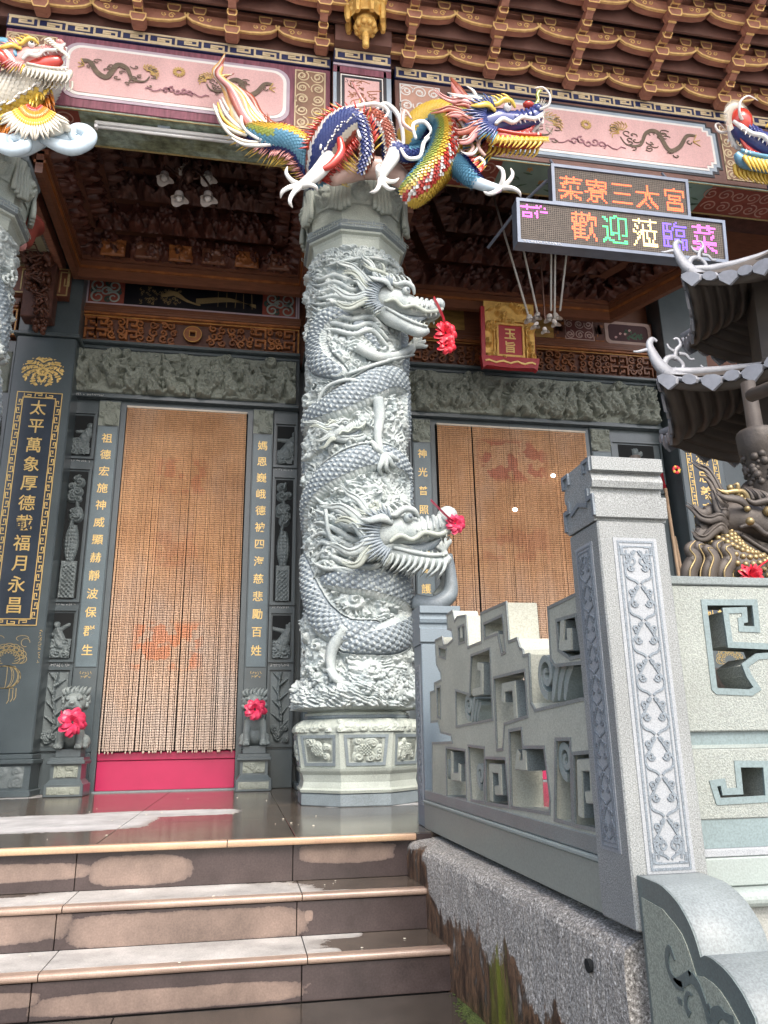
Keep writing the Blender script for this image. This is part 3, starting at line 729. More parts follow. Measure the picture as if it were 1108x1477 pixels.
m_brick=mat('red brown painted cusp',(.26,.055,.035),.6,.35,9)
m_yel=mat('yellow gold painted soffit',(.78,.50,.10),.5,.3,2.5,metal=.1)
def landscape_mat():
    m,n,l,b=nodes('landscape painting')
    f=tex(n,l,2.0,7,.62,sc3=(1,3,1)); r=ramp(n,[(.30,(.07,.085,.05)),(.44,(.24,.28,.18)),(.56,(.34,.43,.37)),(.70,(.52,.54,.42))]); l.new(f,r.inputs[0])
    f2=tex(n,l,14,6,.7); r2=ramp(n,[(.40,.55),(.6,1.1)]); l.new(f2,r2.inputs[0])
    l.new(mixc(n,l,1.0,r.outputs[0],r2.outputs[0],'MULTIPLY'),b.inputs['Base Color']); b.inputs['Roughness'].default_value=.5
    return m
m_land2=landscape_mat()
def spiral(cx,cz,r0,r1,a0,turns,n=22):
    return [(cx+(r0+(r1-r0)*k/n)*math.cos(a0+turns*2*math.pi*k/n),cz+(r0+(r1-r0)*k/n)*math.sin(a0+turns*2*math.pi*k/n)) for k in range(n+1)]
def meander_band(name,parent,x0,x1,z0,z1,Y,m,p=.20):
    t=wallY(Y); b=MB(); h=z1-z0; lw=h*.155
    b.stroke([(x0,z0+lw*.6),(x1,z0+lw*.6)],lw,t,0,.004); b.stroke([(x0,z1-lw*.6),(x1,z1-lw*.6)],lw,t,0,.004)
    n=int((x1-x0)/p)
    for i in range(n):
        u=x0+(i+.06)*(x1-x0)/n; q=(x1-x0)/n
        A=[(0,.20),(0,.80),(.80,.80),(.80,.40),(.34,.40),(.34,.60),(.60,.60)]
        if i%2: A=[(a,1-c) for a,c in A]
        b.stroke([(u+a*q,z0+c*h) for a,c in A],lw,t,0,.0045)
    return b.build(name,m,parent)
def scrollpanel(parent,x0,x1,z0,z1,Y,mg,ml,seed=1,n=9,r=.07,lw=.010):
    bx('panel_ground',mg,parent,x0,x1,Y-.003,Y-.0002,z0,z1)
    b=MB(); t=wallY(Y-.003); q=random.Random(seed)
    b.stroke([(x0+.006,z0+.006),(x1-.006,z0+.006),(x1-.006,z1-.006),(x0+.006,z1-.006)],.010,t,0,.003,True)
    nx=max(1,round((x1-x0)/(2*r))); nz=max(1,round((z1-z0)/(2*r)))
    for i in range(nx):
        for j in range(nz):
            cx=x0+(i+.5)*(x1-x0)/nx; cz=z0+(j+.5)*(z1-z0)/nz; sg=1 if (i+j)%2 else -1
            b.stroke(spiral(cx,cz,r*.95,r*.16,q.uniform(0,6),sg*1.6),lw,t,0,.003)
            b.stroke(spiral(cx,cz,r*.55,r*.1,q.uniform(0,6),-sg*1.0),lw*.8,t,0,.0034)
    return b.build('scroll_lines',ml,parent)
def painted_dragon(parent,cx,cz,W,flip,Y,mm,seed):
    t=wallY(Y); b=MB(); s=W; f=-1 if flip else 1
    path=crom([(-.5,.18),(-.40,.16),(-.30,-.05),(-.18,-.12),(-.08,.16),(.04,.12),(.12,-.10),(.26,-.12),(.32,.0)],6)
    b.stroke([(cx+f*s*p[0],cz+s*.70*p[1]) for p in path],[.010+.034*math.sin(math.pi*min(1,.12+i/len(path))) for i in range(len(path))],t,0,.0025)
    q=random.Random(seed)
    for k in range(20):
        x,z=q.uniform(-.48,.42),q.uniform(-.26,.22); b.stroke([(cx+f*s*p[0],cz+s*.60*p[1]) for p in spiral(x,z,q.uniform(.035,.07),.01,q.uniform(0,6),q.choice((-.8,.8)),10)],.007,t,0,.0028+.0001*k)
    o=b.build('painted_dragon',mm,parent)
    b=MB()
    for k in range(9):
        a=-.6+k*.32; b.stroke([(cx+f*s*(.30+.03*math.cos(a)),cz+s*.55*(.10+.05*math.sin(a))),(cx+f*s*(.30+.10*math.cos(a+.3)),cz+s*.55*(.10+.18*math.sin(a+.3))),(cx+f*s*(.30+.13*math.cos(a)),cz+s*.55*(.10+.24*math.sin(a)))],.008,t,0,.003)
    for k in range(3):
        a=2.2+k*.7; b.stroke([(cx+f*s*-.46,cz+s*.05),(cx+f*s*(-.46+.08*math.cos(a)),cz+s*.55*(.1+.2*math.sin(a)))],.008,t,0,.003)
    b.build('painted_claws',m_moty,parent)
def painted_cloud(parent,cx,cz,W,Y):
    t=wallY(Y); b=MB()
    for k in range(5): b.stroke(spiral(cx+W*.09*(k-2),cz+W*.03*(k%2),W*.06,W*.01,k*1.3,1.1,12),.012,t,0,.003)
    for s in (-1,1): b.stroke([(cx+s*W*(.2+.06*i),cz-W*.02+W*.03*math.sin(i*1.8)) for i in range(6)],.008,t,0,.003)
    b.build('painted_cloud',m_motr,parent)
def chamfer_rect(x0,x1,z0,z1,c,rnd_=False,n=5):
    out=[]
    for (cx,cz,a0) in ((x1-c,z1-c,0),(x0+c,z1-c,90),(x0+c,z0+c,180),(x1-c,z0+c,270)):
        if rnd_: out+=[(cx+c*math.cos(R_(a0+90*k/n)),cz+c*math.sin(R_(a0+90*k/n))) for k in range(n+1)]
        else:
            q=c*.5
            A=[(c,0),(c*.55,.0),(c*.55,c*.55),(0,c*.55),(0,c)]
            co,si=math.cos(R_(a0)),math.sin(R_(a0)); out+=[(cx+a*co-b_*si,cz+a*si+b_*co) for a,b_ in A]
    return out

# ---- front beams between the columns
BY=5.2
def beam(x0,x1,label,style,px0,px1,zt=5.905,zb=5.215):
    p=thing('painted_beam',label,'beam',((x0+x1)/2,BY+.2,zb))
    core=bx('core',m_mar if style=='L' else m_lacd,p,x0,x1,BY,BY+.36,zb,zt,.004)
    kb=bx('meander_board',m_navy,p,x0,x1,BY-.016,BY+.36,zt+.004,6.03,.0)
    meander_band('meander_lines',kb,x0+.01,x1-.01,zt+.010,6.024,BY-.0165,m_cream)
    zm,zh=(5.295,5.845)
    lay=[]
    if style=='L':
        for k,(mm,i) in enumerate(((m_lav,0),(m_white2,.028),(m_pinkp,.055))):
            lay.append(plate('pink_panel' if k==2 else 'panel_border',mm,p,[chamfer_rect(px0+i,px1-i,zm+i,zh-i,.13-i*.6,True)],wallY(BY-.004-.004*k),.004))
    else:
        for k,(mm,i) in enumerate(((m_navyd,-.03),(m_blueg,-.005),(m_white2,.03),(m_pinkp,.055))):
            lay.append(plate('pink_panel' if k==3 else 'panel_border',mm,p,[chamfer_rect(px0+i,px1-i,zm+i,zh-i,.09-i*.2)],wallY(BY-.004-.004*k),.004))
    yy=BY-.0225; cx=(px0+px1)/2; W=(px1-px0)
    painted_dragon(p,cx-W*.24,5.575,W*.36,False,yy,m_mot,1); painted_dragon(p,cx+W*.24,5.575,W*.36,True,yy,m_mot,2)
    painted_cloud(p,cx,5.46,W*.28,yy)
    b=MB(); 
    for k in range(14): a=k*math.pi/7; b.stroke([(cx+.02*math.cos(a),5.66+.02*math.sin(a)),(cx+.05*math.cos(a),5.66+.05*math.sin(a))],.012,wallY(yy),0,.003)
    b.build('painted_sun',m_moty,p)
    # soffit
    so=bx('soffit_board',m_land2 if style=='L' else m_teal,p,x0,x1,BY+.01,BY+.40,zb-.012,zb-.001)
    b=MB(); b.box(x0,x1,BY+.012,BY+.022,zb-.016,zb-.0125); b.box(x0,x1,BY+.385,BY+.398,zb-.02,zb-.0125); b.build('gold_line',m_goldl,so)
    return p,so
bl,sl=beam(-2.05,.54,'painted front beam with rounded pink panel over the left bay','L',-1.60,.20)
br,sr=beam(1.10,4.95,'painted front beam with stepped pink panel over the right bay','R',1.55,4.12)
scrollpanel(bl,.24,.50,5.265,5.865,BY-.001,m_ochre,m_cream,3,r=.062)
scrollpanel(bl,-2.04,-1.66,5.265,5.865,BY-.001,m_ochre,m_cream,4,r=.062)
scrollpanel(br,1.14,1.50,5.265,5.865,BY-.001,mat('peach painted ground',(.55,.32,.24),.6),m_white2,5,r=.07)
scrollpanel(br,4.18,4.9,5.265,5.865,BY-.001,m_ochre,m_cream,6,r=.062)
def soffit_scroll(parent,x0,x1,z,seed,nm=14):
    t=lambda u,v,d:(u,v,z-d); b=MB(); q=random.Random(seed)
    bx('cusp_ground',m_brick,parent,x0,x1,BY+.03,BY+.38,z-.003,z-.0005)
    for i in range(nm):
        b.stroke(spiral(x0+(i+.5)*(x1-x0)/nm,BY+.12+.16*(i%2),.075,.012,q.uniform(0,6),q.choice((-1,1))*1.5),.011,t,.003,.006)
    b.build('scroll_lines',mat('dusty rose paint line',(.46,.27,.22),.6),parent)
soffit_scroll(sl,-2.03,-1.45,5.2025,3,8); soffit_scroll(sl,.2,.52,5.2025,4,5)
soffit_scroll(sr,1.15,2.05,5.2025,5,12); soffit_scroll(sr,4.05,4.9,5.2025,6,12)
b=MB(); q=random.Random(5); t=lambda u,v,d:(u,v,5.2025-d)
for i in range(22):
    x=q.uniform(2.15,4.0); y=BY+q.uniform(.05,.33); a=q.uniform(-.6,.6); b.stroke([(x,y),(x+.05*math.cos(a),y+.05*math.sin(a)),(x+.10*math.cos(a+.3),y+.1*math.sin(a))],[.004,.022,.003],t,0,.002)
b.build('painted_leaves',mat('dark green painted leaf',(.06,.13,.08),.6),sr)
b=MB()
for i in range(8):
    x=q.uniform(2.3,3.9); y=BY+q.uniform(.08,.28)
    for k in range(5): a=k*1.26; b.stroke([(x,y),(x+.028*math.cos(a),y+.028*math.sin(a))],[.008,.018],t,.0005,.003)
o_=b.build('painted_flowers',mat('ochre orange petals',(.50,.25,.08),.6),sr)

# centre block over the column
cb=thing('painted_beam_block','projecting painted beam block with a framed pink panel above the dragon column','beam block',(.8,5.3,5.2))
bx('core',m_lacd,cb,.556,1.05,5.12,5.555,5.2,5.90,.004)
for (a,c,mm,dy) in ((.556,.585,m_blueg,.0),(.586,.612,m_navyd,.004),(1.01,1.05,m_blueg,0),(.986,1.009,m_navyd,.004)): bx('border_strip',mm,cb,a,c,5.112-dy,5.1195,5.2,5.87)
bx('panel_border',m_white2,cb,.618,.980,5.114,5.1195,5.2,5.80); bx('panel_border',m_navyd,cb,.628,.970,5.110,5.1135,5.2,5.785); bx('pink_panel',m_pinkp,cb,.652,.946,5.106,5.1095,5.2,5.755)
bx('maroon_band',m_mar,cb,.556,1.05,5.108,5.1195,5.81,5.875); bx('lavender_band',m_lav,cb,.556,1.05,5.100,5.1195,5.876,5.899)
kb=bx('meander_board',m_navy,cb,.56,1.045,5.08,5.555,5.902,6.03); meander_band('meander_lines',kb,.565,1.04,5.908,6.024,5.0795,m_cream)
b=MB(); t=wallY(5.1058); q=random.Random(12)
for k in range(26):
    u=.70+.2*q.random(); v=5.48+.24*q.random(); b.stroke(crom([(u,v),(u+q.uniform(-.05,.05),v+.03),(u+q.uniform(-.08,.08),v+q.uniform(0,.06))],4),.007,t,0,.003)
b.build('painted_figure',mat('rust painted ink',(.45,.20,.10),.7),cb)
for x,z,s in ((.68,5.72,.03),(.91,5.56,.03)):
    tinytext(cb,x-.02,x+.06,z,5.1055,m_navyd,.03,int(x*10))

# ---- bracket sets
def bracket(X0=0):
    """one bracket set, four tiers stepping out and up; origin at the beam"""
    root=thing('bracket_set','','bracket set',(0,5.1,6.03),'maroon and gold bracket sets under the eaves')
    Y0=5.13
    trim_w=.010
    for k in range(5):
        Y=Y0-.25*k; z=6.035+.158*k
        # foot block
        def dou(x,y,z,w,h,d,nm='bearing_block'):
            a=w*.5; c=w*.36
            prof=[(-c,0),(c,0),(a,h*.5),(a,h),(-a,h),(-a,h*.5)]
            o=MB().prism([(x+u,y-d/2,z+v) for u,v in prof],[(x+u,y+d/2,z+v) for u,v in prof]).build(nm,m_lac,root)
            g=MB(); g.stroke([(x+u,z+v) for u,v in prof],trim_w,wallY(y-d/2),0,.004,True)
            g.build('gold_trim',m_trim,o); return o
        dou(0,Y-.03,z-.035,.12,.075,.10)
        if k==4: break
        # cross arm
        L=.358; h=.118; zz=z+.045
        prof=[(-L,h*.95),(-L*1.03,h*.62),(-L*.90,h*.30),(-L*.66,h*.08),(-L*.40,0),(L*.40,0),(L*.66,h*.08),(L*.90,h*.30),(L*1.03,h*.62),(L,h*.95)]
        o=MB().prism([(u,Y-.035,zz+v) for u,v in prof],[(u,Y+.035,zz+v) for u,v in prof]).build('cross_arm',m_lac,root)
        g=MB(); g.stroke([(u,zz+v) for u,v in prof],trim_w*1.6,wallY(Y-.035),0,.006)
        # bottom edge trim wraps under
        under=[(u,v) for u,v in prof]
        for i in range(len(under)-1):
            (u0,v0),(u1,v1)=under[i],under[i+1]
            g.add([(u0,Y-.037,zz+v0-.001),(u1,Y-.037,zz+v1-.001),(u1,Y-.018,zz+v1-.003),(u0,Y-.018,zz+v0-.003)],[(0,1,2,3)])
        for s in (-1,1):
            g.stroke([(s*p[0],p[1]) for p in spiral(.255,zz+.062,.030,.006,.5,1.2,12)],.007,wallY(Y-.035),0,.006)
            g.stroke([(s*p[0],p[1]) for p in spiral(.195,zz+.068,.022,.005,2.5,1.0,10)],.006,wallY(Y-.035),0,.006)
        g.build('gold_trim',m_trim,o)
        for s in (-1,1): dou(s*.27,Y-.0,zz+h*.92,.10,.068,.085)
        # upper back arm with a waved top
        pr=[(-.30,0)]+[(u,.055+.012*math.sin(u*40)) for u in np.linspace(-.30,.30,13)]+[(.30,0)]
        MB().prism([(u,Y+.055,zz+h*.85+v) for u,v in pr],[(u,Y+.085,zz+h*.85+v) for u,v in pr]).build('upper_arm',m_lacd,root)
        # nose arm stepping out
        o=MB().prism([(-.032,p[0],p[1]) for p in ((Y+.10,zz+.02),(Y-.20,zz+.035),(Y-.27,zz+.075),(Y-.25,zz+.115),(Y+.10,zz+.115))],[(.032,p[0],p[1]) for p in ((Y+.10,zz+.02),(Y-.20,zz+.035),(Y-.27,zz+.075),(Y-.25,zz+.115),(Y+.10,zz+.115))]).build('nose_arm',m_lac,root)
        g=MB()
        for s in (-1,1):
            g.box(s*.033-.004,s*.033+.004,Y-.205,Y-.04,zz+.022,zz+.032)
            g.stroke([(s*.0-.034,zz+.03),(s*.0+.034,zz+.03)],.008,wallY(Y-.20),0,.004)
        g.box(-.036,.036,Y-.275,Y-.262,zz+.066,zz+.078); g.box(-.037,.037,Y-.115,Y-.10,zz+.012,zz+.022)
        g.build('gold_trim',m_trim,o)
        dou(0,Y-.15,zz+.0,.075,.05,.05,'small_block')
    return root
def copy_tree(o,parent=None):
    c=o.copy(); COL.objects.link(c)
    if parent is not None: c.parent=parent
    for ch in list(o.children): copy_tree(ch,c)
    return c
br0=bracket(); 
for i,(k,lab) in enumerate([(-1,'bracket set at the left edge above the fish dragon'),(0,'bracket set above the left end of the rounded pink panel'),(1,'bracket set above the painted dragon, second from the left edge'),(2,'bracket set above the tail flame of the ceramic dragon'),(3,'bracket set just left of the hanging gilt pendant'),(4,'bracket set just right of the hanging gilt pendant'),(5,'bracket set above the horns of the big ceramic dragon'),(6,'bracket set above the snout of the big ceramic dragon'),(7,'bracket set above the middle of the stepped pink panel'),(8,'bracket set above the dragon head at the right edge'),(9,'bracket set in the upper right corner beside the yellow soffit')]):
    o=br0 if i==0 else copy_tree(br0)
    o.location=(-1.78+.745*k,5.1,6.03); o['label']=lab+' of the eaves' if len(lab.split())<12 else lab
# boards and purlins between the tiers
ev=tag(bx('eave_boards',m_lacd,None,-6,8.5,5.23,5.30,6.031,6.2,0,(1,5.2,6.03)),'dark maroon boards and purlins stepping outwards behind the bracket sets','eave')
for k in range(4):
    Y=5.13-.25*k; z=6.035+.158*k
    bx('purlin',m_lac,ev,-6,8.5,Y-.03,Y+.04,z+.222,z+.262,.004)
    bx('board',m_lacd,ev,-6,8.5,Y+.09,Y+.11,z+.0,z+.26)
    bx('board',mat('deep brown board',(.04,.022,.03),.7),ev,-6,8.5,Y-.03,Y+.30,z+.263,z+.275)  # level dark brown boards above the purlins
bx('soffit',m_yel,ev,-6,8.5,3.55,4.33,6.80,6.83)
b=MB()
for x in np.arange(-3,8,.5):
    b.stroke([(x,4.0),(x+.16,4.0),(x+.16,4.14),(x+.05,4.14),(x+.05,4.07),(x+.10,4.07)],.02,lambda u,v,d:(u,v,6.80-d),0,.004)
    b.stroke([(x+.25,4.0),(x+.41,4.0),(x+.41,3.86),(x+.30,3.86),(x+.30,3.93)],.02,lambda u,v,d:(u,v,6.80-d),0,.004)
b.build('soffit_keys',m_navyd,ev)
rf=tag(bx('sky_block_roof',m_lacd,None,-7,9.5,3.5,9.6,6.86,7.1,0,(1,6,6.9)),'unseen dark roof slab of the temple hall, added to block sky light above the eaves','roof')  # unseen slab added to block sky light; its reach keeps the beams bright
# inner boards so that the space behind the beam is closed above
tag(bx('inner_ceiling',m_woodd,None,-6,9,5.30,7.9,6.62,6.70,0,(1,6.5,6.6)),'dark wooden boards closing the porch ceiling','ceiling')
# gables of the porch
tag(bx('side_wall',m_dark,None,8.9,9.2,3.6,7.9,-.02,6.85,0,(9,6,0)),'dark side wall closing the porch on the far right','wall')
tag(bx('side_wall',m_dark,None,-6.4,-6.1,3.6,7.9,-.02,6.85,0,(-6.2,6,0)),'dark side wall closing the porch on the far left','wall')

# ---- porch ceilings
def porch_ceiling(pts,label,seed,inset=.15,rise=.26,tiers=5,z0=4.885,z1=5.10):
    c=thing('porch_ceiling',label,'ceiling',(np.mean([p[0] for p in pts]),np.mean([p[1] for p in pts]),z0),'carved porch ceilings')
    t=lambda u,v,d:(u,v,d)
    f=MB().stroke(pts,.06,t,z0,z1).build('frame',m_wood,c)
    MB().stroke(pts,.09,t,z0+.10,z0+.125).build('frame_moulding',m_woodo,f)
    MB().stroke(pts,.12,t,z1-.03,z1+.02).build('frame_ledge',m_wood,f)
    ctr=np.array([np.mean([p[0] for p in pts]),np.mean([p[1] for p in pts])])
    P=[np.array(p,float) for p in pts]; n=len(P)
    mx=mat('dark red carved cedar',(.10,.030,.019),.45,.5,10,bmp=.3,bs=60)
    for k in range(tiers):
        ins=.03+inset*k; za=z1+.02+rise*k; zb=za+rise
        Q=[np.array([p[0]+np.sign(ctr[0]-p[0])*ins,p[1] if p[1]<5.7 else p[1]-ins]) for p in P]
        for i in range(n):
            a,b_=Q[i],Q[(i+1)%n]; L=np.linalg.norm(b_-a); dr=(b_-a)/L; nr=np.array([-dr[1],dr[0]])
            if (ctr-a)@nr<0: nr=-nr
            to=lambda u,v,d,a=a,dr=dr,nr=nr:(a[0]+dr[0]*u+nr[0]*d,a[1]+dr[1]*u+nr[1]*d,v)
            if i==n-1: # the front side is never seen from below: a plain board
                continue
            sd=seed*31+k*5+i
            def fn(U,V,L=L,za=za,zb=zb,sd=sd):
                f1=figures(U,V,int(L*7),0,L,za+rise*.42,za+rise*.52,rise*1.05,sd)
                f2=swirls(U,V,swirl_field(int(L*16),0,L,za,zb,.03,.07,sd))*.6
                q_=np.maximum(f1,f2); return (.35*sst(.12,.25,q_)+.65*q_)*(.6+.7*fbm(U*40,V*40,sd))
            relief('carved_tier',mx if k<2 else m_woodd,c,to,0,L,za-.03,zb+.03,int(L*80),34,fn,.17,0,None,True)
            # little corbels
    Q=[(p[0]+np.sign(ctr[0]-p[0])*(.10+inset*tiers),p[1] if p[1]<5.7 else p[1]-(.10+inset*tiers)) for p in P]
    MB().prism([(q_[0],q_[1],z1+.02+rise*tiers) for q_ in Q],[(q_[0],q_[1],z1+.05+rise*tiers) for q_ in Q]).build('crown_board',m_woodd,c)
    return c
cl=porch_ceiling([(-1.80,5.60),(-1.80,7.10),(.46,7.10),(.46,5.60)],'dark carved wooden ceiling with tiers of figures over the left bay',3)
cr=porch_ceiling([(1.30,5.62),(1.30,6.5),(1.62,7.10),(3.92,7.10),(4.34,6.3),(4.30,5.62)],'dark carved wooden ceiling with a many sided frame over the right bay',5)
# individually visible carved bosses on the rear frame of the left ceiling
b0=None
for i,x in enumerate(np.linspace(-1.45,.2,6)):
    U=relief('carved_boss',m_woodo if i%2==0 else m_wood,cl,wallY(6.98),x-.12,x+.12,5.09,5.28,26,22,lambda U,V,x=x,i=i:np.where(np.abs(U-x)<.12,np.maximum(swirls(U,V,swirl_field(10,x-.1,x+.1,5.1,5.24,.03,.05,i)),.5*(V<5.2)),0),.05)

# back wall above the lintel: fretwork, ledge, painted boards
def fretwork(x0,x1,label,seed,coin=None,mm=m_woodo):
    f=thing('carved_fretwork',label,'fretwork',((x0+x1)/2,7.42,4.36))
    bx('backing',m_woodd,f,x0,x1,7.43,7.618,4.352,4.70); bx('ledge',m_wood,f,x0-.01,x1+.01,7.34,7.429,4.675,4.715,.006); bx('ledge_strip',m_woodo,f,x0,x1,7.355,7.429,4.652,4.6745,.003)
    bx('top_rail',m_wood,f,x0-.01,x1+.01,7.37,7.618,4.716,4.775,.004)
    b=MB(); t=wallY(7.43); q=random.Random(seed)
    b.stroke([(x0+.015,4.362),(x1-.015,4.362),(x1-.015,4.64),(x0+.015,4.64)],.02,t,0,.045,True)
    b2=MB()
    cx=coin if coin is not None else (x0+x1)/2; n=int((x1-x0)/.105)
    for i in range(n):
        u=x0+.06+(i+.5)*(x1-x0-.12)/n
        if coin is not None and abs(u-cx)<.11: continue
        far=abs(u-cx)>(x1-x0)*.27
        if far and i%4<2:
            s=.05; sg=1 if u<cx else -1
            for zz in (4.44,4.57): b.stroke([(u-sg*s,zz-s),(u-sg*s,zz+s),(u+sg*s,zz+s),(u+sg*s,zz-s*.3),(u,zz-s*.3),(u,zz+s*.3)],.020,t,0,.045)
        else:
            for zz in (4.43,4.50,4.58):
                r=q.uniform(.034,.050); b2.stroke(spiral(u+q.uniform(-.02,.02),zz+q.uniform(-.01,.01),r,r*.2,q.uniform(0,6),q.choice((-1,1))*1.25,14),[.020-.010*k/14 for k in range(15)],t,q.choice((0,.008)),.032+q.uniform(0,.02))
    b.build('key_bars',mm,f); tag(b2.build('scroll_carving',mm,f),kind='stuff')
    g=MB(); g.stroke([(x0+.015,4.362),(x1-.015,4.362),(x1-.015,4.64),(x0+.015,4.64)],.005,t,.045,.048,True)
    g.build('gold_edging',m_goldo,f)
    if coin is not None:
        vs,fs=curve_poly([[(cx+.093*math.cos(a*math.pi/14),4.50+.093*math.sin(a*math.pi/14)) for a in range(28)],[(cx-.026,4.474),(cx-.026,4.526),(cx+.026,4.526),(cx+.026,4.474)]],.03,.004)
        co=finish('carved_coin',[t(u,v,d+.045) for u,v,d in vs],fs,mm,f)
        g=MB(); g.stroke([(cx+.09*math.cos(a*math.pi/14),4.50+.09*math.sin(a*math.pi/14)) for a in range(28)],.006,t,.058,.063,True); g.stroke([(cx-.034,4.466),(cx-.034,4.534),(cx+.034,4.534),(cx+.034,4.466)],.006,t,.058,.063,True); g.build('gold_rim',m_goldo,co)
    return f
fretwork(-1.79,.455,'orange brown carved wood fretwork with a square holed coin, left bay',5,-.66)
fretwork(1.10,4.60,'darker carved wood fretwork behind the plaque, right bay',6,None,mat('brown carved fret wood',(.22,.075,.025),.4,.5,9))
fw=fretwork(-4.2,-2.38,'bit of orange carved fretwork at the left edge beyond the tall pillar',7,None)
def cusp(parent,x0,x1,z0,z1,Y,flip):
    bx('cusp_ground',m_brick,parent,x0,x1,Y-.003,Y-.0002,z0,z1); t=wallY(Y-.003); b=MB(); w_=x1-x0;h=z1-z0
    for (u,v,r,a,s) in ((.25,.25,.22,1,1),(.25,.75,.22,5,-1),(.7,.25,.2,2.5,-1),(.7,.75,.2,3.6,1),(.48,.5,.16,0,1)):
        uu=1-u if flip else u
        b.stroke(spiral(x0+uu*w_,z0+v*h,r*w_,r*w_*.25,a if not flip else math.pi-a,(s if not flip else -s)*1.3),[.020-.008*k/22 for k in range(23)],t,0,.003)
    b.build('scroll_lines',mat('pale teal grey line',(.30,.36,.33),.6),parent)
    b=MB()
    for (u,v) in ((.15,.5),(.55,.16),(.55,.84),(.85,.5)):
        uu=1-u if flip else u; b.stroke(spiral(x0+uu*w_,z0+v*h,.10*w_,.02*w_,1,1),[.03]*23,t,0,.0022)
    b.build('scroll_fill',mat('dark green paint fill',(.035,.06,.05),.6),parent)
def board(x0,x1,label,mm,z0=4.79,z1=5.085,Y=7.40):
    p=thing('painted_board',label,'painted board',((x0+x1)/2,Y,z0)); bx('board',mm,p,x0,x1,Y,7.618,z0,z1); return p
pb=board(-1.76,.43,'black board with a gold painted pheasant between red cloud scroll ends',mat('black lacquer',(.012,.012,.016),.3,.3,3))
cusp(pb,-1.73,-1.38,4.80,5.075,7.40,False); cusp(pb,.05,.40,4.80,5.075,7.40,True)
b=MB(); b.stroke([(-1.745,4.797),(.415,4.797),(.415,5.08),(-1.745,5.08)],.016,wallY(7.40),0,.005,True); b.box(-1.775,-1.757,7.39,7.41,4.78,5.09); b.box(.427,.445,7.39,7.41,4.78,5.09); b.build('white_border',m_lav,pb)
b=MB(); t=wallY(7.399); q=random.Random(3)
for k in range(60):
    u=-1.22+.42*q.random(); v=4.83+.2*q.random(); b.stroke(spiral(u,v,.018,.004,q.uniform(0,6),.8,6),.005,t,0,.0025)
b.stroke(crom([(-1.0,4.93),(-.88,4.98),(-.74,4.90),(-.6,4.86)],5),[.01,.03,.05,.06,.06,.05,.06,.05,.04,.03,.03,.02,.02,.02,.02,.01],t,0,.0025)
for k in range(12): b.stroke(crom([(-.65,4.87+.006*k),(-.30,4.93+.004*k),(-.02,4.92-.004*k)],5),.0035,t,0,.002)
for k in range(5): x=-.42+.09*k; b.stroke([(x,4.86),(x+q.uniform(-.01,.01),5.04)],.006,t,0,.0022)
b.build('painted_pheasant',mat('dull gold ink',(.28,.20,.09),.5),pb)
pc=board(1.30,4.60,'row of painted boards with yellow landscape and rose lattice panels, right bay',m_wood)
bx('landscape_panel',mat('ochre landscape paint',(.42,.25,.07),.5,.55,7,sc3=(1,1,3)),pc,1.5,2.30,7.395,7.3998,4.81,5.07)
bx('landscape_panel',mat('ochre landscape paint',(.42,.25,.07)),pc,2.92,3.36,7.395,7.3998,4.80,5.07)
bx('orange_key_ground',m_woodo,pc,3.38,3.50,7.395,7.3998,4.80,5.07); meander_band('key_lines',pc,3.385,3.495,4.81,5.06,7.395,m_woodd,.05)
scrollpanel(pc,3.50,3.86,4.80,5.07,7.3995,mat('maroon brown ground',(.13,.04,.035)),mat('pale rose line',(.50,.36,.32)),8,r=.06,lw=.010)
bx('orange_key_ground',m_woodo,pc,3.87,3.98,7.395,7.3998,4.80,5.07); meander_band('key_lines',pc,3.872,3.978,4.81,5.06,7.395,m_woodd,.05)
plate('cusped_frame',mat('pale rose line',(.5,.36,.32)),pc,[chamfer_rect(4.0,4.58,4.79,5.08,.05,True),chamfer_rect(4.04,4.54,4.825,5.045,.05,True)[::-1]],wallY(7.397),.006)
plate('flower_panel',mat('dark plum ground',(.07,.025,.03)),pc,[chamfer_rect(4.035,4.545,4.82,5.05,.05,True)],wallY(7.398),.003)
b=MB(); t=wallY(7.396); q=random.Random(8)
for k in range(16): u=4.25+.2*q.random(); v=4.85+.1*q.random(); b.stroke([(u,v),(u+q.uniform(-.05,.05),v+.03)],[.02,.03],t,0,.0015)
b.build('painted_leaves',mat('dark green painted leaf',(.05,.12,.08)),pc)
b=MB()
for k in range(4): u=4.13+.06*k; v=4.87+.05*(k%2)+.05*(k//2); b.stroke(spiral(u,v,.015,.004,0,1,8),.012,t,0,.002)
tag(b.build('painted_flowers',m_pinkp,pc),kind='stuff')
bx('wall_board',m_wood,hall,-6,9,7.50,7.618,4.30,6.6)

# ---- transverse beam at left with weathered side, over the pillar
tb=thing('side_beam','weathered grey white cross beam running from the left column back to the tall pillar','beam',(-2.05,6.4,4.95))
mw=mat('flaking grey white paint',(.40,.37,.33),.8,.75,4.5,.35,60,sc3=(1,.5,1.2)); 
b=MB(); b.box(-2.42,-2.0,5.60,7.22,4.98,5.36); b.build('timber',mw,tb)
b=MB(); b.box(-2.40,-2.02,5.62,7.2,4.966,4.9795); b.build('painted_soffit',mat('cream painted soffit',(.36,.33,.22),.6,.3,2.4),tb)
t=lambda u,v,d:(u,v,4.966-d)
b=MB()
for i in range(6): b.stroke([(-2.36,6.5+.11*i),(-2.10,6.5+.11*i),(-2.10,6.58+.11*i),(-2.28,6.58+.11*i),(-2.28,6.54+.11*i),(-2.2,6.54+.11*i)],.012,t,0,.004)
b.build('key_lines',m_woodd,tb)
b=MB()
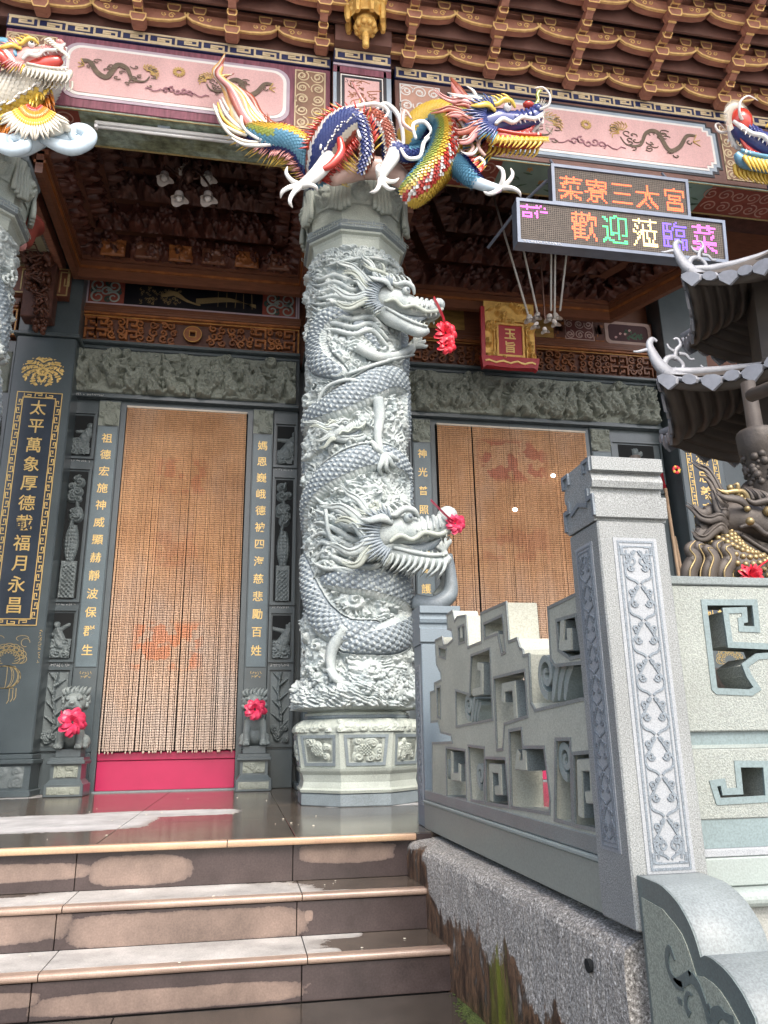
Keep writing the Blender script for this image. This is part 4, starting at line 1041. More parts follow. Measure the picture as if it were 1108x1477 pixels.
for k in range(14):
    a=k*.9; b.stroke(crom([(-2.2,6.15),(-2.2+.10*math.cos(a),6.15+.14*math.sin(a)),(-2.2+.17*math.cos(a+.4),6.15+.22*math.sin(a+.4))],4),[.005,.02,.022,.02,.015,.01,.007,.005,.003],t,0,.003)
b.build('painted_leaves',mat('grey green painted leaf',(.10,.13,.08),.6),tb)
bx('lower_rail',m_lac,tb,-1.995,-1.93,5.62,7.2,4.97,5.10,.004)
bx('painted_board',mat('brown red panel',(.17,.055,.03),.5,.3,6),tb,-2.42,-1.86,7.10,7.195,4.66,4.975)
b=MB(); t=wallY(7.10)
b.stroke([(-2.41,4.672),(-1.872,4.672),(-1.872,4.965),(-2.41,4.965)],.012,t,0,.004,True)
for i in range(4):
    u=-2.30+.12*i; b.stroke([(u,4.70),(u,4.93),(u+.08,4.93),(u+.08,4.78),(u+.04,4.78),(u+.04,4.86)],.012,t,0,.004)
b.build('key_lines',m_goldl,tb)
# carved corbel figure
cb_=thing('carved_corbel','dark brown carved wooden corbel of figures hanging before the tall pillar','corbel',(-2.08,6.95,4.2))
def corb():
    b=MB(); q=random.Random(4)
    for i in range(150):
        tt=q.random(); z=4.98-.80*tt; wd=.13*(1-tt*.65); x=-2.13+.10*tt+q.uniform(-wd,wd); y=6.93+q.uniform(-.10,.12)*(1-tt*.5); r=q.uniform(.018,.045)*(1-.4*tt)
        b.sphere((x,y,z),r,8,5,(1,1,q.uniform(.6,1.6)))
    for i in range(22):
        tt=q.random(); z=4.95-.72*tt; x=-2.13+.10*tt; b.tube(crom([(x+q.uniform(-.1,.1),6.86,z),(x+q.uniform(-.1,.1),6.82,z+.03),(x+q.uniform(-.08,.08),6.86,z+.09)],4),[.012]*8+[.004],6)
    return b.build('carving',mat('reddish brown carved wood',(.13,.045,.025),.4,.6,22,bmp=.4,bs=60),cb_,smooth=True)
corb(); bx('backing',m_woodd,cb_,-2.24,-1.96,6.98,7.16,4.35,4.96,.01)

# ---- gilt pendant over the column
def pendant():
    p=thing('gilt_pendant','carved gilt wooden lotus pendant hanging from the eaves above the column','pendant',(.815,4.88,6.3))
    cx,cy,z0=.80,4.90,5.98
    MB().lathe((cx,cy,z0),[(.012,-.10),(.028,-.09),(.030,.03),(.022,.05),(.05,.06),(.085,.09),(.095,.13),(.085,.17),(.06,.19),(.10,.22),(.13,.30),(.12,.42),(.15,.5),(.10,.8)],16).build('stem',m_goldb,p,smooth=True)
    for k in range(8):
        a=k*math.pi/4+.2
        for (r0,z,s) in ((.155,.22,1.0),(.17,.40,1.15)):
            b=MB(); x,y=cx+r0*math.cos(a),cy+r0*math.sin(a)
            b.tube([(x,y,z0+z-.10*s),(x,y,z0+z-.04*s),(x*1.0,y,z0+z+.05*s),(x,y,z0+z+.12*s)],[.020*s,.030*s,.030*s,.024*s],6); b.build('petal_post',m_goldb,p)
        a+=math.pi/8
        to=lambda u,v,d,a=a:(cx+(.125+d)*math.cos(a)-u*math.sin(a),cy+(.125+d)*math.sin(a)+u*math.cos(a),v)
        relief('petal_panel',m_goldb,p,to,-.055,.055,z0+.16,z0+.46,22,40,lambda U,V:np.clip(swirls(U,V,swirl_field(12,-.05,.05,z0+.2,z0+.45,.02,.035,k)),0,1)*.7+.3,.035)
    b=MB()
    for k in range(10):
        a=k*math.pi/5; b.sphere((cx+.075*math.cos(a),cy+.075*math.sin(a),z0+.10),.028,8,5,(1,1,1.3))
    b.build('bead_ring',m_goldb,p,smooth=True)
    bx('hanger',m_lacd,p,cx-.24,cx+.24,5.0,5.2,6.031,6.62)
pendant()
# maroon block behind the pendant
tag(bx('eave_block',m_lac,None,.57,1.04,4.98,5.20,6.032,6.6,.004,(.8,5.1,6.03)),'maroon block behind the gilt pendant between two bracket sets','block') if False else None

# ---- fluorescent tube under the left beam
ft=thing('fluorescent_light','white fluorescent tube light fixed under the landscape painting of the left beam','tube light',(-.77,5.31,5.16))
bx('casing',m_white,ft,-1.335,-.20,5.285,5.335,5.16,5.19,.006); MB().tube([(-1.31,5.31,5.143),(-.22,5.31,5.143)],.013,10).build('tube',mat('white glass tube',(.82,.82,.80),.2),ft,smooth=True)
bx('end_cap',m_white,ft,-1.335,-1.31,5.29,5.33,5.125,5.159,.003); bx('end_cap',m_white,ft,-.225,-.20,5.29,5.33,5.125,5.159,.003); bx('bracket',m_blueg,ft,-.85,-.75,5.28,5.34,5.185,5.205,.003)

# ---- flower lamp under the left ceiling
m_glass=mat('frosted white glass petal',(.60,.56,.53),.35,.15,20)
def tulip(parent,c,s,tilt=(0,0)):
    b=MB(); n=20; prof=[(.25,1.0),(.42,.85),(.48,.55),(.52,.25),(.68,.05),(.92,-.10)]
    vs=[];fs=[]
    for j,(r,z) in enumerate(prof):
        for k in range(n):
            a=2*math.pi*k/n; rr=r*(1+ (.16*math.cos(3*a))*(j/5)**2); zz=z+(-.12*math.cos(3*a))*(j/5)**2
            vs.append((c[0]+s*rr*math.cos(a)+tilt[0]*zz*s,c[1]+s*rr*math.sin(a)+tilt[1]*zz*s,c[2]+s*zz))
    for j in range(len(prof)-1):
        for k in range(n): a=j*n+k;d=j*n+(k+1)%n; fs.append((a,d,d+n,a+n))
    b.add(vs,fs); o=b.build('glass_shade',m_glass,parent,smooth=True)
    MB().sphere((c[0],c[1],c[2]+s*.12),s*.38,12,8).build('bulb',mat('white lamp bulb',(.75,.73,.70),.25),o,smooth=True)
fl_=thing('ceiling_lamp','unlit brass ceiling lamp with five frosted flower shades under the left porch ceiling','lamp',(-.69,6.3,5.6))
m_brass=mat('dark aged brass',(.16,.09,.07),.4,.3,20,metal=.6)
C0=(-.69,6.32,5.62)
MB().lathe(C0,[(.05,.75),(.02,.7),(.02,.1),(.06,.05),(.07,0),(.04,-.06),(.01,-.1)],14).build('stem',m_brass,fl_,smooth=True)
for px_,py_ in ((237,262),(268,247),(300,262),(258,288),(300,288)):
    e=onY(px_,py_-3,6.3); 
    if py_>280: e=onY(px_,py_,6.05)
    if px_==268: e=onY(px_,py_,6.5)
    c=(e[0],e[1],e[2]); tulip(fl_,c,.086)
    MB().tube(crom([(C0[0],C0[1],C0[2]),(C0[0]*.6+c[0]*.4,C0[1]*.6+c[1]*.4,C0[2]-.05),(c[0],c[1],c[2]+.16),(c[0],c[1],c[2]+.06)],5),.012,6).build('arm',m_brass,fl_,smooth=True)
    b=MB(); b.tube(spiral3:=[(c[0]*.5+C0[0]*.5+.03*math.cos(k*.6),c[1]*.5+C0[1]*.5,C0[2]+.03+.03*math.sin(k*.6)) for k in range(10)],[.008]*10,5); b.build('scroll',m_brass,fl_)

# ---- hanging lamp of white rods over the right bay
hl=thing('rod_chandelier','chandelier of long white rods with clear flower glasses behind the display boards','lamp',(2.8,6.3,4.35))
for i,(a,c) in enumerate((((722,318),(763,458)),((755,360),(775,450)),((795,355),(795,448)),((801,355),(800,460)),((818,358),(808,448)))):
    p0=onY(*a,6.3); p1=onY(*c,6.3); d=p0-p1; p0=p1+d*1.35
    MB().tube([tuple(p0),tuple(p1)],.011,8).build('rod',mat('white enamel rod',(.62,.60,.56),.35),hl,smooth=True)
b=MB(); p0=onY(778,345,6.35); p1=onY(786,460,6.35); b.tube([tuple(p0+(p0-p1)*.4),tuple(p1)],.010,6); b.build('rod',m_brass,hl)
for k,(a,s) in enumerate((((764,462),.06),((776,455),.06),((770,474),.05),((792,462),.06),((806,455),.055),((800,470),.05),((785,480),.045))):
    e=onY(*a,6.3); tulip(hl,(e[0],e[1]+.05*math.sin(k*2.),e[2]),s,(math.sin(k)*.4,0))

# ---- plaque
pq=thing('gilt_plaque','red and gilt carved plaque with two gold characters above the right lintel','plaque',(2.67,7.0,4.2))
def plq(u,v,d): return (u,7.06-d-.16*(v-4.2)*.55,v)
bx_=lambda n,m,u0,u1,v0,v1,d0,d1,par=pq: MB().prism([plq(u0,v0,d0),plq(u1,v0,d0),plq(u1,v1,d0),plq(u0,v1,d0)],[plq(u0,v0,d1),plq(u1,v0,d1),plq(u1,v1,d1),plq(u0,v1,d1)]).build(n,m,par)
m_crim=mat('crimson lacquer',(.42,.012,.025),.35,.2,5)
bx_('backboard',m_crim,2.375,2.975,4.20,4.86,-.06,-.002)
relief('carved_frame',m_goldb,pq,plq,2.40,2.97,4.26,4.95,110,120,lambda U,V:np.where(((np.abs(U-2.685)<.155)&(V>4.31)&(V<4.68)),.0,np.clip(swirls(U,V,swirl_field(46,2.42,2.95,4.28,4.93,.038,.055,4),1.6),0,1)**1.5+.10)*(V<4.80+.12*np.cos((U-2.685)*5)),.085,.0)
bx_('red_panel',mat('crimson lacquer',(.42,.012,.025),.35,.2,5),2.545,2.815,4.325,4.665,.0,.03)
b=MB(); b.stroke([(2.535,4.315),(2.825,4.315),(2.825,4.675),(2.535,4.675)],.022,plq,0,.045,True); b.stroke([(2.50,4.28),(2.86,4.28),(2.86,4.71),(2.50,4.71)],.012,plq,0,.05,True); b.build('inner_frame',m_goldb,pq)
char('玉',m_gold,pq,lambda u,v,d:plq(u,v,d+.031),2.68,4.57,.135,.02,1); char('旨',m_gold,pq,lambda u,v,d:plq(u,v,d+.031),2.68,4.42,.135,.02,1)
b=MB(); b.prism([plq(u,v,0) for u,v in ((2.36,4.155),(2.40,4.18),(2.66,4.165),(2.92,4.18),(2.96,4.155),(2.99,4.29),(2.34,4.29))],[plq(u,v,.07) for u,v in ((2.36,4.155),(2.40,4.18),(2.66,4.165),(2.92,4.18),(2.96,4.155),(2.99,4.29),(2.34,4.29))]); b.build('base_rail',m_crim,pq)
b=MB(); b.stroke([(2.38+.04*k,4.225+.012*math.sin(k*1.6)) for k in range(15)],.018,plq,.07,.08); b.build('base_gilding',m_gold,pq)
bx_('side_rail',m_crim,2.355,2.40,4.26,4.86,0,.04)

# ---- LED display boards
def ledmat(name,c,e):
    m,n,l,b=nodes(name); b.inputs['Base Color'].default_value=(*c,1); b.inputs['Emission Color'].default_value=(*c,1); b.inputs['Emission Strength'].default_value=e; b.inputs['Roughness'].default_value=.6
    return m
m_ledg=mat('brown grey display grid',(.13,.105,.085),.7,.3,30)
m_ledb=mat('dark display cell',(.05,.042,.038),.7,.2,30)
m_case=mat('grey metal display casing',(.17,.20,.26),.45,.25,6,metal=.3)
from mathutils.bvhtree import BVHTree
def led_char(par,to,ch,u,v,size,m,sx,p=.0165):
    vs,fs=glyph(ch,.004,.01); tr=BVHTree.FromPolygons([tuple(x) for x in vs],fs); b=MB(); h=size*.56; k=int(h/p)+1
    gu=round(u/p)*p; gv=round(v/p)*p
    for i in range(-k,k+1):
        for j in range(-k,k+1):
            a=(i*p)/size/sx; c=(j*p)/size
            if tr.ray_cast(Vector((a,c,1)),Vector((0,0,-1)))[0] is None: continue
            x=gu+i*p;y=gv+j*p;w_=p*.40
            b.add([to(x-w_,y-w_,.0045),to(x+w_,y-w_,.0045),to(x+w_,y+w_,.0045),to(x-w_,y+w_,.0045),to(x-w_,y-w_,.001),to(x+w_,y-w_,.001),to(x+w_,y+w_,.001),to(x-w_,y+w_,.001)],[(0,1,2,3),(0,4,5,1),(1,5,6,2),(2,6,7,3),(3,7,4,0)])
    return b.build('lit_character',m,par)
def ledsign(x0,x1,z0,z1,Y,dp,label,chars,extra=None,tilt=.10):
    s=thing('led_display',label,'display board',((x0+x1)/2,Y,z0),'LED display boards')
    to=lambda u,v,d:(u,Y-d-(v-z0)*tilt,v)
    B=lambda n,m,u0,u1,v0,v1,d0,d1,par=s:MB().prism([to(u0,v0,d0),to(u1,v0,d0),to(u1,v1,d0),to(u0,v1,d0)],[to(u0,v0,d1),to(u1,v0,d1),to(u1,v1,d1),to(u0,v1,d1)]).build(n,m,par)
    B('casing',m_case,x0,x1,z0,z1,-dp,-.004)
    fr=MB(); fr.stroke([(x0+.012,z0+.012),(x1-.012,z0+.012),(x1-.012,z1-.012),(x0+.012,z1-.012)],.026,to,-.004,.014,True); fr.build('frame',m_case,s)
    B('screen',m_ledb,x0+.024,x1-.024,z0+.024,z1-.024,-.004,.0)
    # lamp grid: fine bars
    g=MB(); p=.0165
    v=z0+.03
    while v<z1-.024: g.stroke([(x0+.026,v),(x1-.026,v)],.006,to,.0,.003); v+=p
    u=x0+.03
    while u<x1-.024: g.stroke([(u,z0+.026),(u,z1-.026)],.006,to,.0,.0034); u+=p
    tag(g.build('pixel_grid',m_ledg,s),kind='stuff')
    for (ch,u,v,size,m,sx) in chars:
        vs,fs=glyph(ch,.004,.01)
        # quantise into lamps: keep the grid cells whose centre lies inside the glyph
        tag(led_char(s,to,ch,u,v,size,m,sx),kind='stuff' if ch=='三' else None)
    return s,to
mo=ledmat('red orange lit lamps',(1.0,.11,.035),1.0); mg=ledmat('green lit lamps',(.05,.85,.22),.6); my=ledmat('yellow lit lamps',(1.0,.72,.28),.75); mbv=ledmat('violet blue lit lamps',(.12,.06,1.0),1.1); mmg=ledmat('magenta lit lamps',(1.0,.09,.72),.9)
ledsign(2.36,3.60,4.62,4.985,5.0,.07,'upper smaller grey display board with a line of red lit characters',[(c,2.52+.235*i,4.79-.0*i,.235,mo,.95) for i,c in enumerate('菜寮三太宮')])
s2,to2=ledsign(1.99,3.81,4.14,4.52,4.9,.10,'lower wide grey display board with coloured lit welcome characters',[(c,2.56+.262*i,4.335,.27,mm,.9) for i,(c,mm) in enumerate(zip('歡迎蒞臨菜',(mo,mg,my,mbv,mmg)))])
for i,c in enumerate('吉祥'): led_char(s2,to2,c,2.085+.115*i,4.425,.125,mmg,1)
tinytext(s2,2.03,2.35,4.150,4.884,m_white,.016,5)
for x in (2.45,3.5):
    b=MB(); b.tube([(x,5.03,4.98),(x,5.15,5.2)],.012,6); b.tube([(x,4.98,4.5),(x,5.05,4.66)],.012,6); b.build('hanger',m_case,s2)
b=MB(); b.tube([(2.36,5.05,4.9),(2.2,5.25,4.8),(2.0,5.62,4.6)],.014,6); b.build('brace',m_case,s2)
# ================================================================ dragon heads, ribbons
def xf(M):
    M=np.array(M,float)
    return lambda p:(M[:3,:3]@np.array(p,float)+M[:3,3])
def frame(origin,fwd,up,s):
    f=np.array(fwd,float); f/=np.linalg.norm(f); u=np.array(up,float); u-=f*(u@f); u/=np.linalg.norm(u); l=np.cross(u,f)  # local y = left
    M=np.eye(4); M[:3,0]=f*s; M[:3,1]=l*s; M[:3,2]=u*s; M[:3,3]=origin; return M
def ltube(b,T,pts,rad,s,seg=8,flat=1.0,n=5,up=(0,0,1)):
    P=crom(pts,n); b.tube([T(p) for p in P],[r*s for r in lerp_list(rad,len(P))],seg,flat,up)
def head(parent,M,pal,s,mane=9,mane_len=1.0,horn=1.0,fan=True,seed=1,open_=1.0,whisk=True,nose=1.0,beard=True,name='dragon_head',sides=(-1,1),spikelen=1.0):
    """dragon head; local x points out of the snout, z up. parts hang below the skull mesh"""
    T=xf(M); q=random.Random(seed); Pm=lambda k:pal.get(k,pal['skin'])
    b=MB(); b.tube([T(p) for p in crom([(-.42,0,.02),(-.15,0,.10),(.12,0,.13),(.36,0,.08),(.62,0,.06),(.85,0,.10),(.97,0,.13)],4)],[r*s for r in lerp_list([.20,.27,.26,.21,.17,.17,.09],25)],16,.85)
    for k in range(5): # wrinkles on the snout
        x=.42+.09*k; ltube(b,T,[(x-.02,-.17,.02),(x,-.10,.20),(x+.02,0,.25),(x,.10,.20),(x-.02,.17,.02)],[.018,.03,.034,.03,.018],s,6,n=4)
    b.sphere(T((.93,0,.22)),.125*s*nose,12,8)
    for sd in (-1,1): b.sphere(T((.90,sd*.11,.17)),.075*s*nose,10,6)
    sk=b.build(name,Pm('skin'),parent,smooth=True)
    for sd in (-1,1):
        b=MB(); ltube(b,T,[(-.05,sd*.24,-.10),(.12,sd*.24,-.02),(.30,sd*.20,-.10),(.50,sd*.19,-.02),(.72,sd*.17,-.08),(.90,sd*.12,0),(1.02,sd*.05,.12)],[.03,.045,.04,.04,.04,.045,.03],s,7); b.build('upper_lip',Pm('lip'),sk,smooth=True)
        b=MB(); b.sphere(T((.30,sd*.20,.24)),.078*s,12,8); e=b.build('eye',Pm('eye'),sk,smooth=True)
        b=MB(); b.sphere(T((.325,sd*.255,.245)),.038*s,10,6); b.build('pupil',Pm('pupil'),e,smooth=True)
        b=MB(); ltube(b,T,[(.46,sd*.17,.22),(.40,sd*.23,.33),(.26,sd*.25,.37),(.10,sd*.25,.30),(-.02,sd*.27,.34)],[.02,.045,.055,.045,.012],s,7)
        for k in range(4):
            x=.38-.10*k; ltube(b,T,[(x,sd*.24,.35),(x-.06,sd*.27,.44),(x-.14,sd*.28,.49)],[.03,.02,.004],s,5,n=3)
        b.build('brow',Pm('brow'),sk,smooth=True)
        b=MB(); ltube(b,T,[(.05,sd*.22,.20),(-.10,sd*.34,.26),(-.30,sd*.38,.24),(-.42,sd*.34,.30)],[.05,.07,.05,.01],s,7,.5); b.build('ear',Pm('brow'),sk,smooth=True)
        # horn
        b=MB(); h=horn
        ltube(b,T,[(.08,sd*.10,.30),(-.05*h,sd*.16,.46),(-.25*h,sd*.20,.58*h**.5),(-.50*h,sd*.22,.66*h),(-.72*h,sd*.18,.84*h)],[.055,.05,.042,.032,.006],s,8)
        ltube(b,T,[(-.20*h,sd*.19,.56*h**.5),(-.24*h,sd*.24,.70*h**.5),(-.34*h,sd*.24,.86*h)],[.036,.028,.005],s,6); ltube(b,T,[(-.42*h,sd*.22,.63*h),(-.56*h,sd*.27,.62*h),(-.70*h,sd*.27,.68*h)],[.03,.02,.004],s,6)
        for k in range(6): b.sphere(T((.05-.09*k*h,sd*(.12+.015*k),.34+.05*k*h)),.05*s,7,5)
        b.build('horn',Pm('horn'),sk,smooth=True)
        # upper teeth
        b=MB()
        for k in range(8):
            x=.28+.09*k; ln=.10 if k in(5,6) else .055
            ltube(b,T,[(x,sd*.155,-.06),(x+.01,sd*.15,-.06-ln)],[.024,.003],s,5,n=1)
        for k in range(7):
            x=.25+.08*k; z=-.18-.13*open_-.06*k*open_*.4
            ltube(b,T,[(x,sd*.11,z),(x+.01,sd*.115,z+.07)],[.022,.003],s,5,n=1)
        b.build('teeth',Pm('teeth'),sk)
        # fan of cheek spikes behind the jaw, layered
        if fan:
            for ring,(rr,ln,mk) in enumerate(((.20,.30,'fan1'),(.26,.26,'fan2'),(.30,.20,'fan3'))):
                b=MB()
                for k in range(20):
                    a=R_(75+9.5*k); c=(-.02+rr*.8*math.cos(a),sd*(.27-.03*ring),.02+rr*1.15*math.sin(a)); L=ln*spikelen*(1+.25*math.sin(k*1.7))
                    d=(math.cos(a)-.35,0,math.sin(a)*.8); e=(c[0]+d[0]*L,c[1]+sd*.05-sd*ring*.02,c[2]+d[2]*L)
                    ltube(b,T,[c,((c[0]+e[0])/2,c[1]+sd*.05,(c[2]+e[2])/2),e],[.026,.022,.002],s,5,n=2)
                tag(b.build('cheek_spikes',Pm(mk),sk,smooth=True),kind='stuff')
        if sd in sides:
          for k in range(mane):
            t=k/(max(mane-1,1)); z0=-.20+.50*t; L=mane_len*(1.0+.35*math.sin(k*2.1)); dz=-.15+.75*t+q.uniform(-.05,.05); w_=q.uniform(.05,.09)
            P=[(-.20,sd*(.20-.1*t),z0)]+[(-.20-L*u,sd*(.26-.06*t+.03*math.sin(k)),z0+dz*u+w_*math.sin(u*7+k)) for u in (.2,.4,.6,.8,1.0)]
            b=MB(); ltube(b,T,P,[.075,.085,.075,.06,.04,.006],s,8,.55); 
            ltube(b,T,[(p[0],p[1]+sd*.035,p[2]+.03) for p in P],[.02,.026,.022,.018,.012,.003],s,5)
            b.build('mane_lock',Pm('mane' if k%3 else 'mane2'),sk,smooth=True)
        if beard:
            b=MB()
            for k in range(11):
                x=-.10+.085*k; z=-.22-.06*k*.55*open_; a=q.uniform(-.3,.1)
                ltube(b,T,[(x,sd*.10,z),(x-.06,sd*.13,z-.12),(x-.16+a*.2,sd*.12,z-.21)],[.04,.03,.003],s,5,n=3)
            tag(b.build('beard',Pm('beard'),sk,smooth=True),kind='stuff')
        if whisk:
            b=MB(); ltube(b,T,[(.88,sd*.12,.14),(1.05,sd*.22,.10),(1.12,sd*.28,.26),(1.02,sd*.33,.42),(.84,sd*.36,.40)],[.028,.024,.02,.014,.004],s,6); b.build('whisker',Pm('horn'),sk,smooth=True)
    o=open_
    b=MB(); ltube(b,T,[(-.15,0,-.10),(.10,0,-.24),(.38,0,-.26-.14*o),(.68,0,-.28-.24*o),(.84,0,-.22-.22*o)],[.15,.16,.13,.11,.05],s,12,.9)
    for sd in (-1,1): ltube(b,T,[(.0,sd*.16,-.16),(.3,sd*.13,-.20-.10*o),(.6,sd*.11,-.22-.18*o),(.80,sd*.06,-.20-.20*o)],[.03,.035,.035,.03],s,6)
    b.build('lower_jaw',Pm('jaw'),sk,smooth=True)
    b=MB(); ltube(b,T,[(.05,0,-.12),(.35,0,-.16-.06*o),(.62,0,-.12-.08*o),(.80,0,-.02-.06*o)],[.08,.08,.06,.01],s,8,.6); b.build('tongue',Pm('tongue'),sk,smooth=True)
    return sk
def rosette(name,c,r,m,label,seed,grp,tails=0,knot=None,toward=(0,-1,0)):
    q=random.Random(seed); t=thing(name,label,'ribbon',c,grp); w=Vector(toward).normalized(); ux=w.orthogonal().normalized() if abs(w.z)>.9 else Vector((0,0,1)).cross(w).normalized(); uz=w.cross(ux)*-1
    if uz.z<0: uz=-uz
    C=Vector(c)
    for k in range(17):
        a=k*2.4; rr=r*(.35+.6*math.sqrt(k/17)); L=r*.62*q.uniform(.8,1.15); dep=r*(.55-.35*k/17)
        d=ux*math.cos(a)+uz*math.sin(a); n=ux*-math.sin(a)+uz*math.cos(a)
        base=C+d*rr*.25+w*dep*.4; pts=[base,base+d*L*.6+w*dep*.8+n*L*.25,base+d*L*1.05+w*dep*.5,base+d*L*.65-n*L*.22+w*dep*.1,base]
        b=MB(); P=crom([tuple(p) for p in pts],4); b.tube(P,[r*.30*(.45+.55*math.sin(math.pi*i/(len(P)-1))) for i in range(len(P))],6,.16,tuple(n+w*.7)); b.build('ribbon_loop',m,t)
    for k in range(tails):
        a=q.uniform(-.4,.4); b=MB(); b.tube(crom([tuple(C),tuple(C+ux*a*r+Vector((0,0,-r*.8))+w*.02),tuple(C+ux*a*r*1.6+Vector((0,0,-r*(1.4+k*.3))))],4),[r*.16]*9,6,.15,tuple(w)); b.build('ribbon_tail',m,t)
    if knot:
        b=MB(); b.tube(crom([tuple(p) for p in knot],5),[r*.26]*((len(knot)-1)*5+1),6,.25,tuple(w)); b.build('ribbon_band',m,t)
    return t

# ================================================================ the dragon column
CC=np.array([.80,5.62]); RC=.335
def cylhit(px,py,R):
    d=ray(px,py); o=CO[:2]-CC; a=d[0]**2+d[1]**2; b_=2*(o@d[:2]); c=o@o-R*R; D=b_*b_-4*a*c
    if D<0:  # beyond the silhouette: nearest approach
        t=-b_/(2*a)
    else: t=(-b_-math.sqrt(D))/(2*a)
    p=CO+d*t; v=p[:2]-CC; th=math.atan2(v[0],-v[1]); return th,p[2],p
def col_pt(th,z,r,cc=None):
    cc=CC if cc is None else cc
    return (cc[0]+r*math.sin(th),cc[1]-r*math.cos(th),z)
def bodyfield(U,V,paths,hmax=.085):
    """U arc length, V height. returns height, mask, boss mask for the scaled bodies"""
    H_=np.zeros_like(U); K=np.zeros(U.shape,bool); Bm=np.zeros(U.shape,bool); Fin=np.zeros_like(U)
    for (P,rad,side) in paths:
        P=np.array(crom(P,7)); R=np.array(lerp_list(rad,len(P))); S=np.concatenate([[0],np.cumsum(np.hypot(*np.diff(P,axis=0).T))])
        sel=(U>P[:,0].min()-.2)&(U<P[:,0].max()+.2)&(V>P[:,1].min()-.2)&(V<P[:,1].max()+.2)
        u=U[sel];v=V[sel]; bd=np.full(u.shape,9.);bs=np.zeros_like(u);bw=np.zeros_like(u);br_=np.ones_like(u)
        for i in range(len(P)-1):
            a=P[i];d=P[i+1]-a;L=np.hypot(*d)+1e-9; t=np.clip(((u-a[0])*d[0]+(v-a[1])*d[1])/L**2,0,1)
            dx=u-a[0]-t*d[0];dy=v-a[1]-t*d[1];dd=np.hypot(dx,dy); m=dd<bd
            sg=np.sign(d[0]*dy-d[1]*dx); bd=np.where(m,dd,bd); bs=np.where(m,S[i]+t*L,bs); bw=np.where(m,sg*dd,bw); br_=np.where(m,R[i]+(R[i+1]-R[i])*t,br_)
        D=bd/br_; inside=D<1; w=bw*side/br_
        prof=np.sqrt(np.clip(1-D**2,0,1))**.8*np.minimum(hmax,br_*.95)
        a=.050; row=np.floor(bs/(a*.58)); cyc=bs/(a*.58)-row
        ang=np.arcsin(np.clip(w,-1,1))*br_  # arc measure so scales keep size
        cx=(ang/a+.5*(row%2)); cx=cx-np.floor(cx)-.5
        e=(cx*2)**2+(cyc*.95)**2; inn=e<1.0
        val=np.where(inn,.35+.65*np.sqrt(np.clip(e,0,1)),.25); boss=(((cx*2.3)**2+((cyc-.45)*2.0)**2)<.26)
        belly=w>.62; bl=np.abs(np.sin(bs/.030*math.pi))**.5
        h=prof+np.where(belly,.012*bl-.004,.015*val+.009*boss)
        edge=(D>.90); h=np.where(edge&~belly,prof+.004,h)
        fin=(D>=1)&(D<1.42)&(w<0); fz=np.abs(((bs/.036)%1)-.5)*2; fh=np.where(fin&(D<1.08+.32*fz),.045*(1-(D-1)/.5)+.01,0)
        h=np.where(inside,h,fh)
        cur=H_[sel]; m=h>cur; cur=np.where(m,h,cur); H_[sel]=cur
        k_=K[sel]; k_=np.where(m,inside&~belly,k_); K[sel]=k_
        b2=Bm[sel]; b2=np.where(m,inside&~belly&boss&(D<.85),b2); Bm[sel]=b2
    return H_,K,Bm
